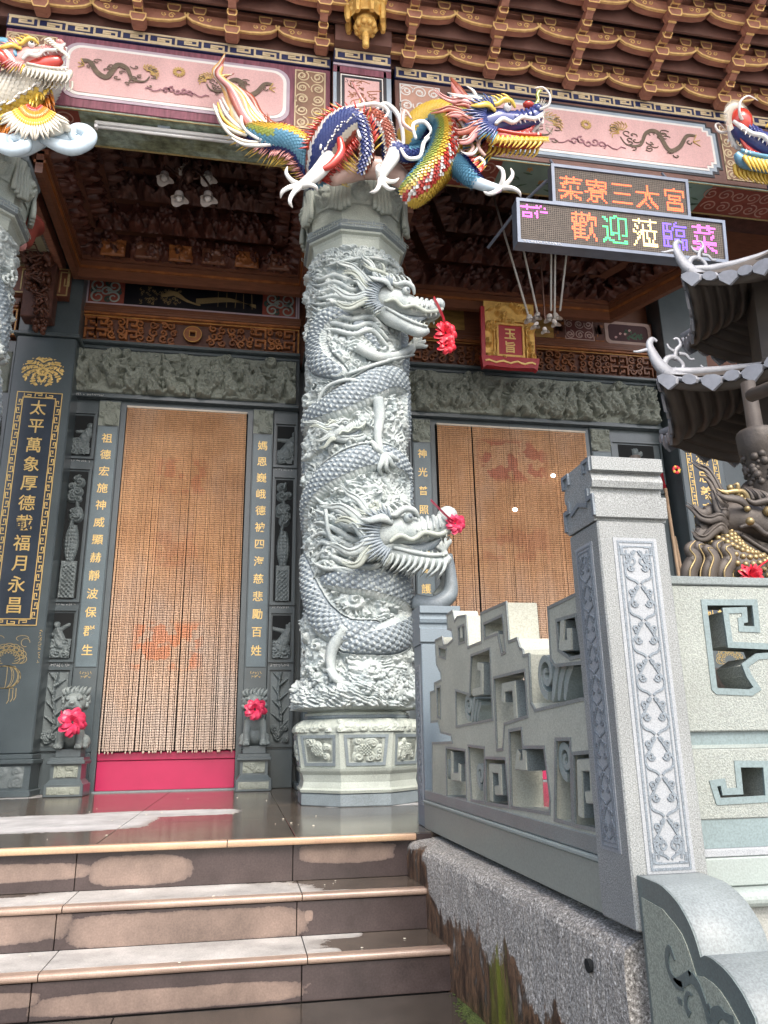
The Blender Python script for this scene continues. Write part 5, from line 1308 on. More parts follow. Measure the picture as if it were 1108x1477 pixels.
def colshaft(parent,cc,paths_uv,z0,z1,seed,nu,nv,full=True,th0=-math.pi,th1=math.pi):
    Th=np.linspace(th0,th1,nu); Z=np.linspace(z0,z1,nv); TH,ZZ=np.meshgrid(Th,Z); U=TH*RC
    # cloud scroll ground
    r=random.Random(seed)
    base=.010+.022*fbm(U*6,ZZ*6,seed)
    n=int(1.15*full*260*(z1-z0)/3.6)+60
    sw=np.zeros_like(U)
    for k in range(n):
        cx=r.uniform(th0*RC,th1*RC);cz=r.uniform(z0,z1);R=r.uniform(.035,.085);ph=r.uniform(0,6.3);sg=r.choice((-1,1)); hh=r.uniform(.6,1.2)
        i0,i1=np.searchsorted(Z,(cz-R,cz+R)); j0,j1=np.searchsorted(Th*RC,(cx-R,cx+R))
        if i1-i0<2 or j1-j0<2: continue
        u=U[i0:i1,j0:j1]-cx; v=ZZ[i0:i1,j0:j1]-cz; rr=np.hypot(u,v)/R; th=np.arctan2(v,u)
        val=np.where(rr<1,(1-rr**3)*(.35+.65*np.abs(np.sin(math.pi*2.1*np.sqrt(np.clip(rr,0,1))+sg*th/2+ph)))*hh,0)
        sw[i0:i1,j0:j1]=np.maximum(sw[i0:i1,j0:j1],val)
    # streams of flowing lines between the scrolls
    wx=U+.06*fbm(U*5,ZZ*5,seed+3); fl=np.abs(np.sin((ZZ*1.0+.35*fbm(wx*4,ZZ*2.5,seed+7)*3+U*.6)*42))**.7
    g=base+np.maximum(sw*.048,fl*.016*(fbm(U*5,ZZ*5,seed+11)>.42))
    # carved hollows
    g=g-.02*sst(.60,.72,fbm(U*7,ZZ*7,seed+5))
    g=g+.018*sst(.02,.03,g)+.02*(1-np.abs(2*fbm(U*14,ZZ*14,seed+21)-1))**5
    Hb,K,Bm=bodyfield(U,ZZ,paths_uv)
    tr=sst(0,.012,Hb)
    near=Hb>.004
    Hh=np.where(near,np.maximum(.012+Hb,g*.4),g)
    # wave foot: lumpy surf rolling round the base, thicker downwards
    q=sst(z0+.34,z0+.05,ZZ); surf=.05*q*(.4+.9*np.abs(np.sin(U*9+ZZ*14+3*fbm(U*5,ZZ*5,4)))**.6)+.03*q*(np.abs(np.sin((U*1.2+ZZ*2.2+.3*fbm(U*6,ZZ*6,9))*55))**.8)
    Hh=np.where(K,Hh,Hh+surf)
    Hh=Hh+.004*(fbm(U*70,ZZ*70,seed)-.5)
    Hh=Hh*sst(z0-.001,z0+.03,ZZ)*sst(z1+.001,z1-.03,ZZ)
    R=RC+Hh; X=cc[0]+R*np.sin(TH);Y=cc[1]-R*np.cos(TH)
    V=np.stack([X,Y,ZZ],-1).reshape(-1,3)
    i=np.arange((nv-1)*(nu-1)); rr=i//(nu-1); c=i%(nu-1); a=rr*nu+c; F=np.stack([a,a+1,a+nu+1,a+nu],1)
    kf=K.ravel()[a]&K.ravel()[a+nu+1]; bf=Bm.ravel()[a]
    def sub(mask,name,m,idx=None):
        f=F[mask]; u,inv=np.unique(f,return_inverse=True); 
        return finish(name,V[u],inv.reshape(f.shape),m,parent,None,True,idx)
    s=sub(~kf,'carved_shaft',m_col); 
    d=sub(kf,'dragon_body',[m_cols,m_col],bf[kf].astype(int)); return s,d
def px2uv(pts): 
    out=[]
    for x,y in pts: th,z,_=cylhit(x,y,RC+.04); out.append((th*RC,z))
    return out
def wrap(pts,extra_l=None,extra_r=None):
    p=px2uv(pts)
    if extra_l: p=[(p[0][0]+a,p[0][1]+b_) for a,b_ in extra_l]+p
    if extra_r: p=p+[(p[-1][0]+a,p[-1][1]+b_) for a,b_ in extra_r]
    return p
PX=.0052
def octo(parent,name,m,cc,prof,seg=8,rot=None,smooth=False):
    """octagonal lathe; radii are apothems"""
    k=1/math.cos(math.pi/8) if seg==8 else 1
    return MB().lathe((cc[0],cc[1],0),[(r*k,z) for r,z in prof],seg,-math.pi/2+math.pi/8 if seg==8 else 0).build(name,m,parent,smooth=smooth)
def column(cc,label,detail=True):
    col=thing('dragon_column',label,'column',(cc[0],cc[1],0),'carved stone dragon columns')
    octo(col,'base_course',m_colt,cc,[(.395,.0),(.40,.006),(.40,.074),(.392,.080)])
    octo(col,'base_foot',m_colb,cc,[(.38,.0805),(.405,.083),(.41,.10),(.395,.112),(.385,.15),(.392,.195),(.405,.212),(.41,.22),(.415,.236),(.40,.2365)])
    pn=octo(col,'panel_drum',m_colb,cc,[(.405,.237),(.435,.462),(.40,.464)])
    for k in range(8):
        a=-math.pi/2+k*math.pi/4; dr=np.array([math.cos(a),math.sin(a)]); tn=np.array([-dr[1],dr[0]])
        def to(u,v,d,dr=dr,tn=tn):
            ap=.405+.03*(v-.237)/.225+d; w_=u*(1+ .35*(v-.35)); return (cc[0]+dr[0]*ap+tn[0]*w_,cc[1]+dr[1]*ap+tn[1]*w_,v)
        b=MB(); b.stroke([(-.125,.262),(.125,.262),(.135,.438),(-.135,.438)],.020,to,.0,.007,True); b.build('panel_frame',m_colt,pn)
        if detail and k in (0,1,7,6,2):
            relief('panel_relief',m_colb,pn,to,-.105,.105,.278,.424,60,42,lambda U,V,k=k:np.maximum(swirls(U,V,swirl_field(9,-.09,.09,.29,.41,.025,.045,k+3)),((np.abs(U+(V-.35)*.3)<.035)&(np.abs(V-.35)<.035))*(.7+.3*np.sign(np.sin(U*300)*np.sin(V*300)))),.020)
    relief('carved_rim',m_colb,pn,lambda u,v,d:None or col_pt8(u,v,d,cc),-math.pi,math.pi,.463,.552,520,22,lambda U,V:swirls(U*.42,V,swirl_field(150,-1.32,1.32,.465,.55,.022,.05,9))*.9,.022) if detail else octo(pn,'rim',m_colb,cc,[(.435,.465),(.44,.49),(.36,.55)])
    octo(col,'drum_ring',m_colb,cc,[(.365,.548),(.365,.556),(.372,.575),(.37,.592),(.35,.60),(.345,.64)],40)
    octo(col,'drum_moulding',m_colt,cc,[(.372,.552),(.378,.560),(.378,.572),(.371,.577)],40)
    # capital
    cp=octo(col,'capital',m_colb,cc,[(.34,4.20),(.36,4.225),(.362,4.30),(.37,4.325),(.395,4.335),(.40,4.35),(.37,4.36),(.37,4.80),(.38,4.88),(.30,4.90)])
    bnd=octo(cp,'capital_band',m_colt,cc,[(.392,4.352),(.418,4.366),(.418,4.432),(.40,4.445),(.38,4.446)])
    octo(cp,'capital_rim',m_colt,cc,[(.37,4.83),(.445,4.845),(.45,4.86),(.45,4.895),(.44,4.902),(.3,4.903)])
    octo(cp,'capital_bowl',m_colb,cc,[(.37,4.446),(.375,4.50),(.39,4.60),(.425,4.72),(.435,4.80),(.438,4.842)])
    for k in range(8):
        a=-math.pi/2+k*math.pi/4; dr=np.array([math.cos(a),math.sin(a)]); tn=np.array([-dr[1],dr[0]])
        to=lambda u,v,d,dr=dr,tn=tn:(cc[0]+dr[0]*(.4182+d)+tn[0]*u,cc[1]+dr[1]*(.4182+d)+tn[1]*u,v)
        b=MB()
        for i in range(2):
            for j in range(3): u=-.16+.11*j+.05*i; v=4.372+.030*i; b.stroke([(u,v),(u+.09,v),(u+.09,v+.022),(u,v+.022)],.0035,to,0,.003,True)
        b.build('band_line',m_colb,bnd)
        if k in (2,3,4,5) and not detail: continue
        # mask boss in the middle of the face
        tb_=lambda u,v,d,dr=dr,tn=tn:(cc[0]+dr[0]*(.405+.02*(v-4.6)/.2+d)+tn[0]*u,cc[1]+dr[1]*(.405+.02*(v-4.6)/.2+d)+tn[1]*u,v)
        def fn(U,V,k=k):
            r=np.hypot(U,(V-4.72)*.85)/.085; dome=np.sqrt(np.clip(1-r**2,0,1)); return dome*(.6+.5*swirls(U,V,swirl_field(16,-.08,.08,4.64,4.80,.018,.032,k)))
        relief('mask_boss',m_colb,cp,tb_,-.09,.09,4.60,4.835,40,46,fn,.06)
        # pleated drape over the arris
        a2=a+math.pi/8; 
        b=MB()
        for j in range(5):
            o=(j-2)*.030; x=cc[0]+math.cos(a2)*.445-math.sin(a2)*o; y=cc[1]+math.sin(a2)*.445+math.cos(a2)*o
            x2=cc[0]+math.cos(a2)*.452-math.sin(a2)*o*1.15; y2=cc[1]+math.sin(a2)*.452+math.cos(a2)*o*1.15
            b.tube([(x,y,4.84),(x,y,4.72),(x2,y2,4.62),(x2,y2,4.54-.012*(2-abs(j-2)))],[.017,.018,.022,.023],7)
        tag(b.build('pleated_drape',m_colb,cp,smooth=True))
    return col,cp
def col_pt8(u,v,d,cc):
    # octagonal shoulder: apothem shrinks with height
    a=u; k=math.cos(((a+math.pi/8)%(math.pi/4))-math.pi/8); ap=.432-(max(0,v-.495)/.057)**1.5*.062
    r=(ap+d)/k; return (cc[0]+r*math.sin(a),cc[1]-r*math.cos(a),v)
col,cap_=column(CC,'tall carved grey stone dragon column with two red bows, in the middle of the porch')
paths=[
 # (points, radius, which side carries the belly plates)
 (wrap([(500,455),(472,462),(458,490),(462,520),(488,538)],None,None),[.05,.105,.125,.12,.07],1),
 (wrap([(520,470),(545,500)],None,None),[.06,.03],1),
 (wrap([(455,600),(485,585),(520,566),(560,548),(592,562),(603,600)],[(-.30,-.05),(-.14,-.02)],[(.12,-.16),(.25,-.25)]),[.05,.08,.10,.125,.12,.115,.105,.09,.06],-1),
 (wrap([(446,730),(462,700),(490,678),(528,662),(566,665),(592,690),(603,730)],[(-.14,-.18),(-.06,-.08)],[(.08,-.12),(.2,-.2)]),[.05,.07,.09,.11,.115,.11,.10,.095,.08,.05],-1),
 (wrap([(470,838),(505,838),(548,842),(584,862),(590,895),(565,918),(525,926),(500,930)],None),[.05,.10,.125,.14,.145,.125,.09,.06],-1),
 (wrap([(444,820),(452,860),(468,895),(500,912),(540,905)],[(-.12,.1)]),[.06,.075,.10,.115,.10,.05],-1),
 (wrap([(600,470),(606,520)],[(-.02,.1)],[(.05,-.15),(.1,-.3)]),[.05,.08,.09,.08,.05],1),
 ([(-.9,1.3),(-.75,1.6),(-.85,2.1),(-.7,2.5),(-.8,3.0),(-.65,3.4)],[.06,.11,.12,.12,.11,.06],1),
 ([(.95,1.4),(.75,1.9),(.9,2.4),(.72,3.0),(.85,3.6)],[.06,.11,.12,.11,.06],1),
]
shaft,body=colshaft(col,CC,paths,.60,4.235,5,560,900)
SP=dict(skin=m_col,mane=m_col,mane2=m_colb,eye=m_col,pupil=m_cols,horn=m_colb,teeth=m_colb,lip=m_colb,brow=m_col,tongue=m_cols,jaw=m_col,beard=m_col,fan1=m_cols,fan2=m_col,fan3=m_colb)
fr=(1,-.22,-.12)
# upper large head: snout juts out to the right of the shaft
o=np.array(cylhit(558,440,RC+.10)[2]); head(col,frame(o,(1,-.10,-.20),(0.12,0,1),.43),SP,.43,6,.70,.8,True,3,.55,sides=(-1,),whisk=False,beard=False,spikelen=.7)
# lower large head
o=np.array(cylhit(563,778,RC+.15)[2]); head(col,frame(o,(1,-.10,.16),(-.1,0,1),.47),SP,.47,6,.60,.6,True,5,.8,nose=1.3,sides=(-1,),spikelen=.8,whisk=False)
# small head looking up
o=np.array(cylhit(490,626,RC+.06)[2]); head(col,frame(o,(1,-.2,.35),(-.2,0,1),.21),SP,.21,5,.7,.6,False,7,.6,sides=(-1,),beard=False,whisk=False)
# mane sheets, whiskers, claws, cloud ribbons traced on the shaft surface
def surf_tube(name,pts,rad,m,off=.03,flat=.6,seg=8,n=6,par=None):
    P=[cylhit(x,y,RC+(off if isinstance(off,(int,float)) else off[i]))[2] for i,(x,y) in enumerate(pts)]
    P=crom(P,n); b=MB(); b.tube(P,lerp_list(rad,len(P)),seg,flat,(0,-1,0)); return b.build(name,m,par or col,smooth=True)
for k in range(9):
    y0=400+9*k; surf_tube('mane_lock',[(560,y0+14+2*k),(535,y0+5),(510,y0+8+3*math.sin(k)),(485,y0-2+3*k*.3),(462,y0+4),(448,y0-3+4*math.sin(k*2))],[.02,.035,.034,.030,.022,.005],m_col,.055,.7)
for k in range(7):
    y0=735+14*k; surf_tube('mane_lock',[(570,760+7*k),(540,y0+14),(512,y0+14+3*math.sin(k)),(486,y0+2),(466,y0-8),(452,y0-20+6*k)],[.02,.036,.036,.032,.022,.005],m_col,.07,.7)
for pts,r in (([(600,800),(575,822),(552,850),(530,838),(500,822),(470,820),(452,812)],.020),([(622,800),(600,815),(588,842),(560,848),(540,842)],.018),([(585,400),(560,378),(530,372),(500,376),(470,384)],.016),([(470,735),(480,780),(530,800),(575,790)],.022),([(455,590),(470,560),(500,548),(535,552),(560,535)],.018),([(500,540),(560,520),(598,512)],.020),([(560,520),(590,500),(604,480)],.028)):
    surf_tube('flowing_band',pts,[r*.8]+[r]*(len(pts)-2)+[r*.4],m_col,.085,.8)
def claw(center,s,ang,par=None,m=m_col,off=.09,cyl=True,spread=.95,tgt=None):
    """five toed claw seen from the front, in pixels round center"""
    for k in range(5):
        a=ang+(k-2)*spread*.5 if k<4 else ang+math.pi*.85
        c=center; p=[(c[0],c[1]),(c[0]+s*.45*math.cos(a),c[1]+s*.45*math.sin(a)),(c[0]+s*.85*math.cos(a+.12),c[1]+s*.85*math.sin(a+.12)),(c[0]+s*1.1*math.cos(a-.10),c[1]+s*1.1*math.sin(a-.1)+s*.12)]
        surf_tube('toe',p,[.022,.024,.018,.003],m,[off,off+.02,off+.01,off-.03],1,7,5,par)
for (leg,cl,s,ang) in (([(545,575),(548,600),(545,630),(550,655)],(552,655),26,1.2),([(500,905),(480,935),(478,965),(490,985)],(490,985),28,1.2),([(515,500),(545,515),(575,512),(596,500)],(598,500),18,-.6),([(630,862),(642,845),(645,815),(640,795)],(640,795),20,-1.6)):
    surf_tube('dragon_leg',leg,[.045,.042,.032,.028],m_col,.075,1); claw(cl,s,ang)
# arm on the right with scales
b=MB(); P=crom([tuple(onY(600,868,5.40)),tuple(onY(625,872,5.32)),tuple(onY(648,858,5.32)),tuple(onY(650,830,5.32)),tuple(onY(646,800,5.32))],6); b.tube(P,lerp_list([.06,.062,.06,.045,.035],len(P)),10); b.build('dragon_leg',m_cols,col,smooth=True)
# cloud scrolls standing proud of the ground
q=random.Random(21)
sb=[]
spots=[(540,665,.075),(575,688,.05),(575,590,.05),(592,600,.04),(470,375,.05),(455,392,.05),(500,372,.045),(530,370,.05),(560,380,.05),(590,395,.05),(455,620,.055),(470,640,.05),(600,640,.05),(585,660,.05),(455,740,.06),(465,770,.05),(458,560,.05),(600,560,.05),(445,940,.05),(450,970,.06),(600,940,.05),(560,480,.045),(590,720,.05),(500,760,.055),(455,800,.05),(520,720,.06),(545,735,.05),(590,1000,.05)]
for (x,y,r) in spots:
    th,z,_=cylhit(x,y,RC+.03)
    for sgn in (1,):
        pts=[]; N=26; a0=q.uniform(0,6.28); tt=q.choice((-1,1))*1.6
        for k in range(N+1):
            rr=r*(1-.82*k/N); a=a0+tt*2*math.pi*k/N; pts.append(col_pt(th+rr*math.cos(a)/RC,z+rr*math.sin(a),RC+.05+.03*k/N))
        b=MB(); b.tube(pts,[r*.20*(1-.5*k/N) for k in range(N+1)],6,.8); b.build('cloud_scroll',m_col,col,smooth=True)
# surf beads round the foot
b=MB(); q=random.Random(31)
for k in range(900):
    th=q.uniform(-1.9,1.9); t=q.random(); crest=.80+.06*math.sin(th*5)+.05*math.sin(th*11+1); z=.655+ (crest-.655)*t**.6 if q.random()<.6 else crest+q.gauss(0,.02)
    r=q.uniform(.008,.021); b.sphere(col_pt(th,z,RC+.055+.035*(1-t)+q.uniform(-.01,.02)),r,6,4)
tag(b.build('surf_foam',m_col,col,smooth=True),kind='stuff')
for k in range(34):
    th=-1.8+3.6*k/33+q.uniform(-.03,.03); b=MB(); pts=[]
    for i in range(9): u=i/8; pts.append(col_pt(th+.10*u*math.sin(k),.655+.14*u+.03*math.sin(k*2.3)*u,RC+.045+.045*math.sin(u*math.pi)))
    b.tube(pts,[.010+.012*math.sin(math.pi*i/8) for i in range(9)],6); b.build('wave_curl',m_col,col,smooth=True)
# hanging cloud skirt under the neck
b=MB()
for k in range(60):
    th=-1.7+3.4*k/59; pts=[col_pt(th+.06*math.cos(a),4.16+.03*math.sin(k*1.7)+.035*math.sin(a),RC+.05) for a in [j*.7 for j in range(8)]]
    b.tube(pts,.010,5)
tag(b.build('cloud_border',m_col,col,smooth=True),kind='stuff')
# red bows
p=onY(642,482,5.06); rosette('red_bow',tuple(p),.088,m_ribbon,'bright red satin bow hanging from the snout of the upper stone dragon',1,'red ribbons tied to carvings',1,[onY(626,430,5.08),onY(634,446,5.03),onY(640,460,5.02),onY(642,474,5.04)])
rs=rosette('red_bow',tuple(onY(643,500,5.06)),.07,m_ribbon,'',9,None,0); 
for ch in list(rs.children): ch.parent=bpy.data.objects['red_bow']; ch.location=rs.location-bpy.data.objects['red_bow'].location+ch.location
bpy.data.objects.remove(rs)
p=onY(656,756,5.06); rosette('red_bow',tuple(p),.066,m_pink,'pinkish red bow hanging from the snout of the lower stone dragon',2,'red ribbons tied to carvings',0,[onY(622,722,5.04),onY(632,732,5.0),onY(644,744,5.0),onY(654,752,5.03)])

# ---- left column, mostly outside the frame
CL=np.array([-2.28,5.62])
lc,_=column(CL,'carved stone dragon column cut off by the left edge of the picture',True)
colshaft(lc,CL,[([(-.4,3.0),(.1,3.3),(.35,3.1),(.5,2.7),(.3,2.3)],[.06,.11,.12,.1,.06],1),([(-.2,1.0),(.3,1.4),(.5,1.9),(.2,2.2)],[.06,.12,.12,.06],1),([(0,3.9),(.35,3.7),(.55,3.3)],[.05,.1,.06],1)],.60,4.235,15,220,420,.6)
b=MB()
for k in range(30):
    th=q.uniform(.2,1.6); z=q.uniform(2.6,4.1); r=q.uniform(.04,.075); a0=q.uniform(0,6)
    pts=[col_pt(th+r*(1-.8*i/16)*math.cos(a0+i*.6)/RC,z+r*(1-.8*i/16)*math.sin(a0+i*.6),RC+.06+.03*i/16,CL) for i in range(17)]; b.tube(pts,.012,6)
tag(b.build('cloud_scrolls',m_col,lc,smooth=True),kind='stuff')
# ================================================================ glazed ceramic dragons
def glz(name,c,r=.22,v=.12): return mat('glazed '+name,c,r,v,25,coat=.3)
g_w=glz('white',(.80,.79,.76)); g_y=glz('yellow',(.72,.50,.08)); g_o=glz('orange',(.75,.25,.04)); g_r=glz('red',(.52,.05,.035)); g_rb=glz('brick red',(.40,.10,.06),.35,.3)
g_b=glz('deep blue',(.045,.065,.22)); g_c=glz('sky blue',(.14,.34,.48)); g_g=glz('lime green',(.36,.42,.10)); g_p=glz('pink',(.66,.30,.28)); g_pk=glz('peach gold',(.72,.42,.16)); g_lb=glz('pale blue white',(.58,.70,.78)); g_fl=glz('flesh pink',(.62,.42,.36)); g_k=glz('black',(.01,.01,.012)); g_cr=glz('cream white',(.70,.66,.56))
PAL=[g_w,g_y,g_o,g_r,g_b,g_c,g_g,g_p,g_cr,g_rb]
IW,IY,IO,IR,IB,IC,IG,IP,ICR,IRB=range(10)
def ypts(pts,Y): return [tuple(onY(x,y,(Y if isinstance(Y,(int,float)) else Y[i]))) for i,(x,y) in enumerate(pts)]
def sctube(parent,pts,rad,colf,sz=.030,name='scaled_body',n=6,dorsal=1,seg=22,basem=None,ln=1.5,view=(0,-1,0)):
    """tube covered with raised overlapping scales; colf(phi_degrees, t) picks the glaze; phi 0 faces the viewer, +90 the back"""
    P=[Vector(p) for p in crom(pts,n)]; N=len(P); R=lerp_list(rad,N)
    S=[0]
    for i in range(1,N): S.append(S[-1]+(P[i]-P[i-1]).length)
    def fr(s):
        i=min(max(np.searchsorted(S,s)-1,0),N-2); t=(s-S[i])/(S[i+1]-S[i]+1e-9); p=P[i].lerp(P[i+1],t); r=R[i]+(R[i+1]-R[i])*t
        T=(P[min(i+2,N-1)]-P[max(i-1,0)]).normalized(); nn=Vector(view); nn=(nn-T*nn.dot(T)).normalized(); u=T.cross(nn)*dorsal; return p,T,nn,u,r
    # core
    vs=[];fs=[];mi=[]
    for i in range(N):
        p,T,nn,u,r=fr(S[i]); r*=.97
        for k in range(seg): a=2*math.pi*k/seg; vs.append(p+nn*(math.cos(a)*r)+u*(math.sin(a)*r))
    for i in range(N-1):
        for k in range(seg):
            a=i*seg+k;b=i*seg+(k+1)%seg; fs.append((a,b,b+seg,a+seg)); ph=math.degrees(2*math.pi*(k+.5)/seg); ph=ph-360 if ph>180 else ph; mi.append(colf(ph,S[i]/S[-1]))
    fs.append(tuple(range(seg))); mi.append(0); fs.append(tuple((N-1)*seg+k for k in range(seg))); mi.append(0)
    core=finish(name,vs,fs,PAL,parent,None,True,mi)
    V=[];F=[];MI=[]; s=sz*.3; row=0
    while s<S[-1]:
        p,T,nn,u,r=fr(s); cnt=max(8,int(2*math.pi*r/sz)); 
        for k in range(cnt):
            a=2*math.pi*(k+.5*(row%2))/cnt; ph=math.degrees(a); ph=ph-360 if ph>180 else ph
            if abs(ph)>125: continue
            d=nn*math.cos(a)+u*math.sin(a); w=-nn*math.sin(a)+u*math.cos(a); hw=math.pi*r/cnt*1.08; L=sz*ln*.62
            c=p+d*r; b0=len(V)
            V+= [c-T*L*.5, c+w*hw*.95+d*.002, c+w*hw*.75+T*L*.45+d*.010, c+T*L*.85+d*.014, c-w*hw*.75+T*L*.45+d*.010, c-w*hw*.95+d*.002, c+d*.007+T*L*.15]
            for q in range(6): F.append((b0+q,b0+(q+1)%6,b0+6)); MI.append(colf(ph,s/S[-1]))
        s+=sz*.62; row+=1
    o=finish('scales',V,F,PAL,core,None,False,MI); o['kind']='stuff'
    return core,fr,S[-1]
def quills(parent,fr,s0,s1,n,L,m,phi=90,lean=-.4,r=.006,jit=.15,name='spine_quills',seed=0,off=.0):
    b=MB(); q=random.Random(seed)
    for k in range(n):
        p,T,nn,u,rr=fr(s0+(s1-s0)*(k+.5)/n); a=R_(phi+q.uniform(-6,6)); d=nn*math.cos(a)+u*math.sin(a); e=(d+T*(lean+q.uniform(-jit,jit))).normalized(); l=L*q.uniform(.8,1.15)
        c=p+d*(rr*.9+off); b.tube([c,c+e*l*.5,c+e*l],[r,r*.9,r*.12],5)
    o=b.build(name,m,parent,smooth=True); o['kind']='stuff'; return o
def fclaw(parent,wrist,ang,s,m,Y=4.86,n=4,name='claw'):
    """toes seen from the front: px direction ang in degrees (0 right, 90 down)"""
    cs=[ang-52,ang-15,ang+22] ; 
    for i,a in enumerate(cs+[ang+165]):
        a=R_(a); c,s_=math.cos(a),math.sin(a); L=s*(1 if i<3 else .75); bend=(-1 if i<2 else 1)*.85
        pts=[wrist,(wrist[0]+L*.45*c,wrist[1]+L*.45*s_),(wrist[0]+L*.8*c-bend*L*.18*s_,wrist[1]+L*.8*s_+bend*L*.18*c),(wrist[0]+L*.92*c-bend*L*.55*s_,wrist[1]+L*.92*s_+bend*L*.5*c)]
        b=MB(); P=crom(ypts(pts,[Y,Y-.05,Y-.06,Y-.03]),5); b.tube(P,lerp_list([.026,.019,.016,.013,.002],len(P)),9); b.build(name,m,parent,smooth=True)
def curl(parent,pts,Y,m,r=.014,name='cloud_flame'):
    b=MB(); P=crom(ypts(pts,Y),7); b.tube(P,[r*(.35+.65*math.sin(math.pi*min(1,.15+.85*i/(len(P)-1)))) for i in range(len(P))],8); return b.build(name,m,parent,smooth=True)

dg=thing('ceramic_dragon','large glazed rainbow dragon with flame tail sprawling over the top of the carved column','dragon statue',(.8,4.95,4.9),'glazed dragons on the beams')
# tail
def ctail(ph,t):
    if ph>62: return IB
    if ph>30: return IC
    if ph>5: return IG if t<.45 else IC
    if ph>-38: return IY
    return IR if int(t*40)%3 else IW
c1,f1,L1=sctube(dg,ypts([(346,172),(362,190),(385,200),(410,203),(432,214),(448,236),(462,262)],[5.0,4.96,4.92,4.9,4.92,4.98,5.08]),[.035,.085,.11,.115,.115,.11,.09],ctail,.026)
quills(c1,f1,.02,L1*.95,70,.10,g_p,80,-.3,.006,seed=1); quills(c1,f1,.1,L1*.95,34,.13,g_y,100,-.5,.005,seed=2); quills(c1,f1,.02,L1*.4,30,.10,g_rb,-70,-.7,.007,seed=4)
b=MB(); P=crom(ypts([(348,168),(352,185),(372,200),(398,208)],4.86),5); b.tube(P,[.012]*len(P),6); b.build('white_edge',g_w,dg,smooth=True)
q=random.Random(8)
for k in range(15):   # flame of the tail
    u=k/14; m=[g_pk,g_p,g_cr,g_pk,g_rb][k%5]
    x0=352+50*u; y0=192-6*u
    pts=[(x0,y0),(338+38*u,168-2*u),(330+30*u+3*math.sin(k),142),(322+24*u,122+8*u),(309+13*u+2*u,104+10*u),(318+4*u,90+14*u),(325-6*u,78+28*u+q.uniform(-3,3))]
    if u>.6: pts=pts[:5]+[(318+20*u,112-6*u)]
    b=MB(); P=crom(ypts(pts,[4.93-.05*math.sin(math.pi*u)+.04*(k%2)]*len(pts)),6); b.tube(P,lerp_list([.03,.032,.030,.028,.022,.014,.003],len(P)),7,.7); b.build('tail_flame',m,dg,smooth=True)
for k in range(6):
    pts=[(356+6*k,196),(335+5*k,188-2*k),(318+4*k,176-6*k),(311+3*k,152-4*k)]; curl(dg,pts,4.90+.01*k,(g_cr,g_y,g_w)[k%3],.016,'tail_flame')
curl(dg,[(400,208),(372,210),(350,208),(334,199)],4.86,g_w,.014,'tail_flame'); curl(dg,[(405,202),(360,205),(330,192),(312,162),(308,150)],4.88,g_cr,.014,'tail_flame')
# haunch: dark blue and white scales, red spiked edge
chn=lambda ph,t:(IRB if ph>62 else (ICR if 40<ph<=62 else IB)) if ph>-30 else (IW if ph>-48 else IRB)
c2,f2,L2=sctube(dg,ypts([(452,262),(462,225),(482,195),(505,178),(520,190),(528,222),(520,250)],[5.0,4.86,4.80,4.78,4.80,4.84,4.9]),[.05,.11,.13,.11,.08,.06,.03],chn,.026,ln=1.9)
quills(c2,f2,.03,L2*.62,60,.10,g_r,88,-.2,.008,seed=3); quills(c2,f2,.03,L2*.4,26,.20,g_y,100,-.1,.006,seed=5); quills(c2,f2,L2*.1,L2*.6,34,.06,g_w,20,-.8,.008,seed=6); quills(c2,f2,L2*.2,L2*.8,30,.09,g_r,-60,-.7,.009,seed=7); quills(c2,f2,L2*.3,L2*.85,12,.14,g_y,-75,-.7,.007,seed=8)
c2b,f2b,_=sctube(dg,ypts([(525,175),(540,170),(555,190),(562,215),(560,240)],[4.85,4.8,4.82,4.86,4.9]),[.04,.07,.075,.06,.04],lambda ph,t:IRB if abs(ph)<35 else IW if abs(ph)<55 else IB,.024)
curl(dg,[(520,200),(505,168),(478,170),(500,158),(540,150),(560,160),(548,178)],4.74,g_w,.020); curl(dg,[(462,215),(470,190),(490,172),(512,170)],4.74,g_w,.014); curl(dg,[(540,160),(556,150),(575,168),(582,205),(575,228)],4.80,g_w,.020)
curl(dg,[(532,160),(520,140),(508,118)],4.95,g_p,.016,'spear'); curl(dg,[(490,200),(492,220),(478,238),(462,245)],4.70,g_r,.035,'red_fin')
# legs
def leg(pts,Y,rad,m,name='leg'):
    b=MB(); P=crom(ypts(pts,Y),6); b.tube(P,lerp_list(rad,len(P)),12); return b.build(name,m,dg,smooth=True)
leg([(474,228),(462,245),(446,260),(434,268)],[4.80,4.74,4.70,4.68],[.06,.058,.045,.032],g_w); fclaw(dg,(434,268),188,34,g_w,4.66)
leg([(572,212),(566,228),(555,245),(549,256)],[4.86,4.76,4.70,4.68],[.06,.055,.042,.034],g_w); fclaw(dg,(549,256),78,26,g_w,4.66)
b=MB(); P=crom(ypts([(478,262),(500,248),(530,242),(560,246),(578,258),(585,275)],4.96),6); b.tube(P,lerp_list([.04,.09,.09,.09,.08,.03],len(P)),12); b.build('pink_rock',g_fl,dg,smooth=True)
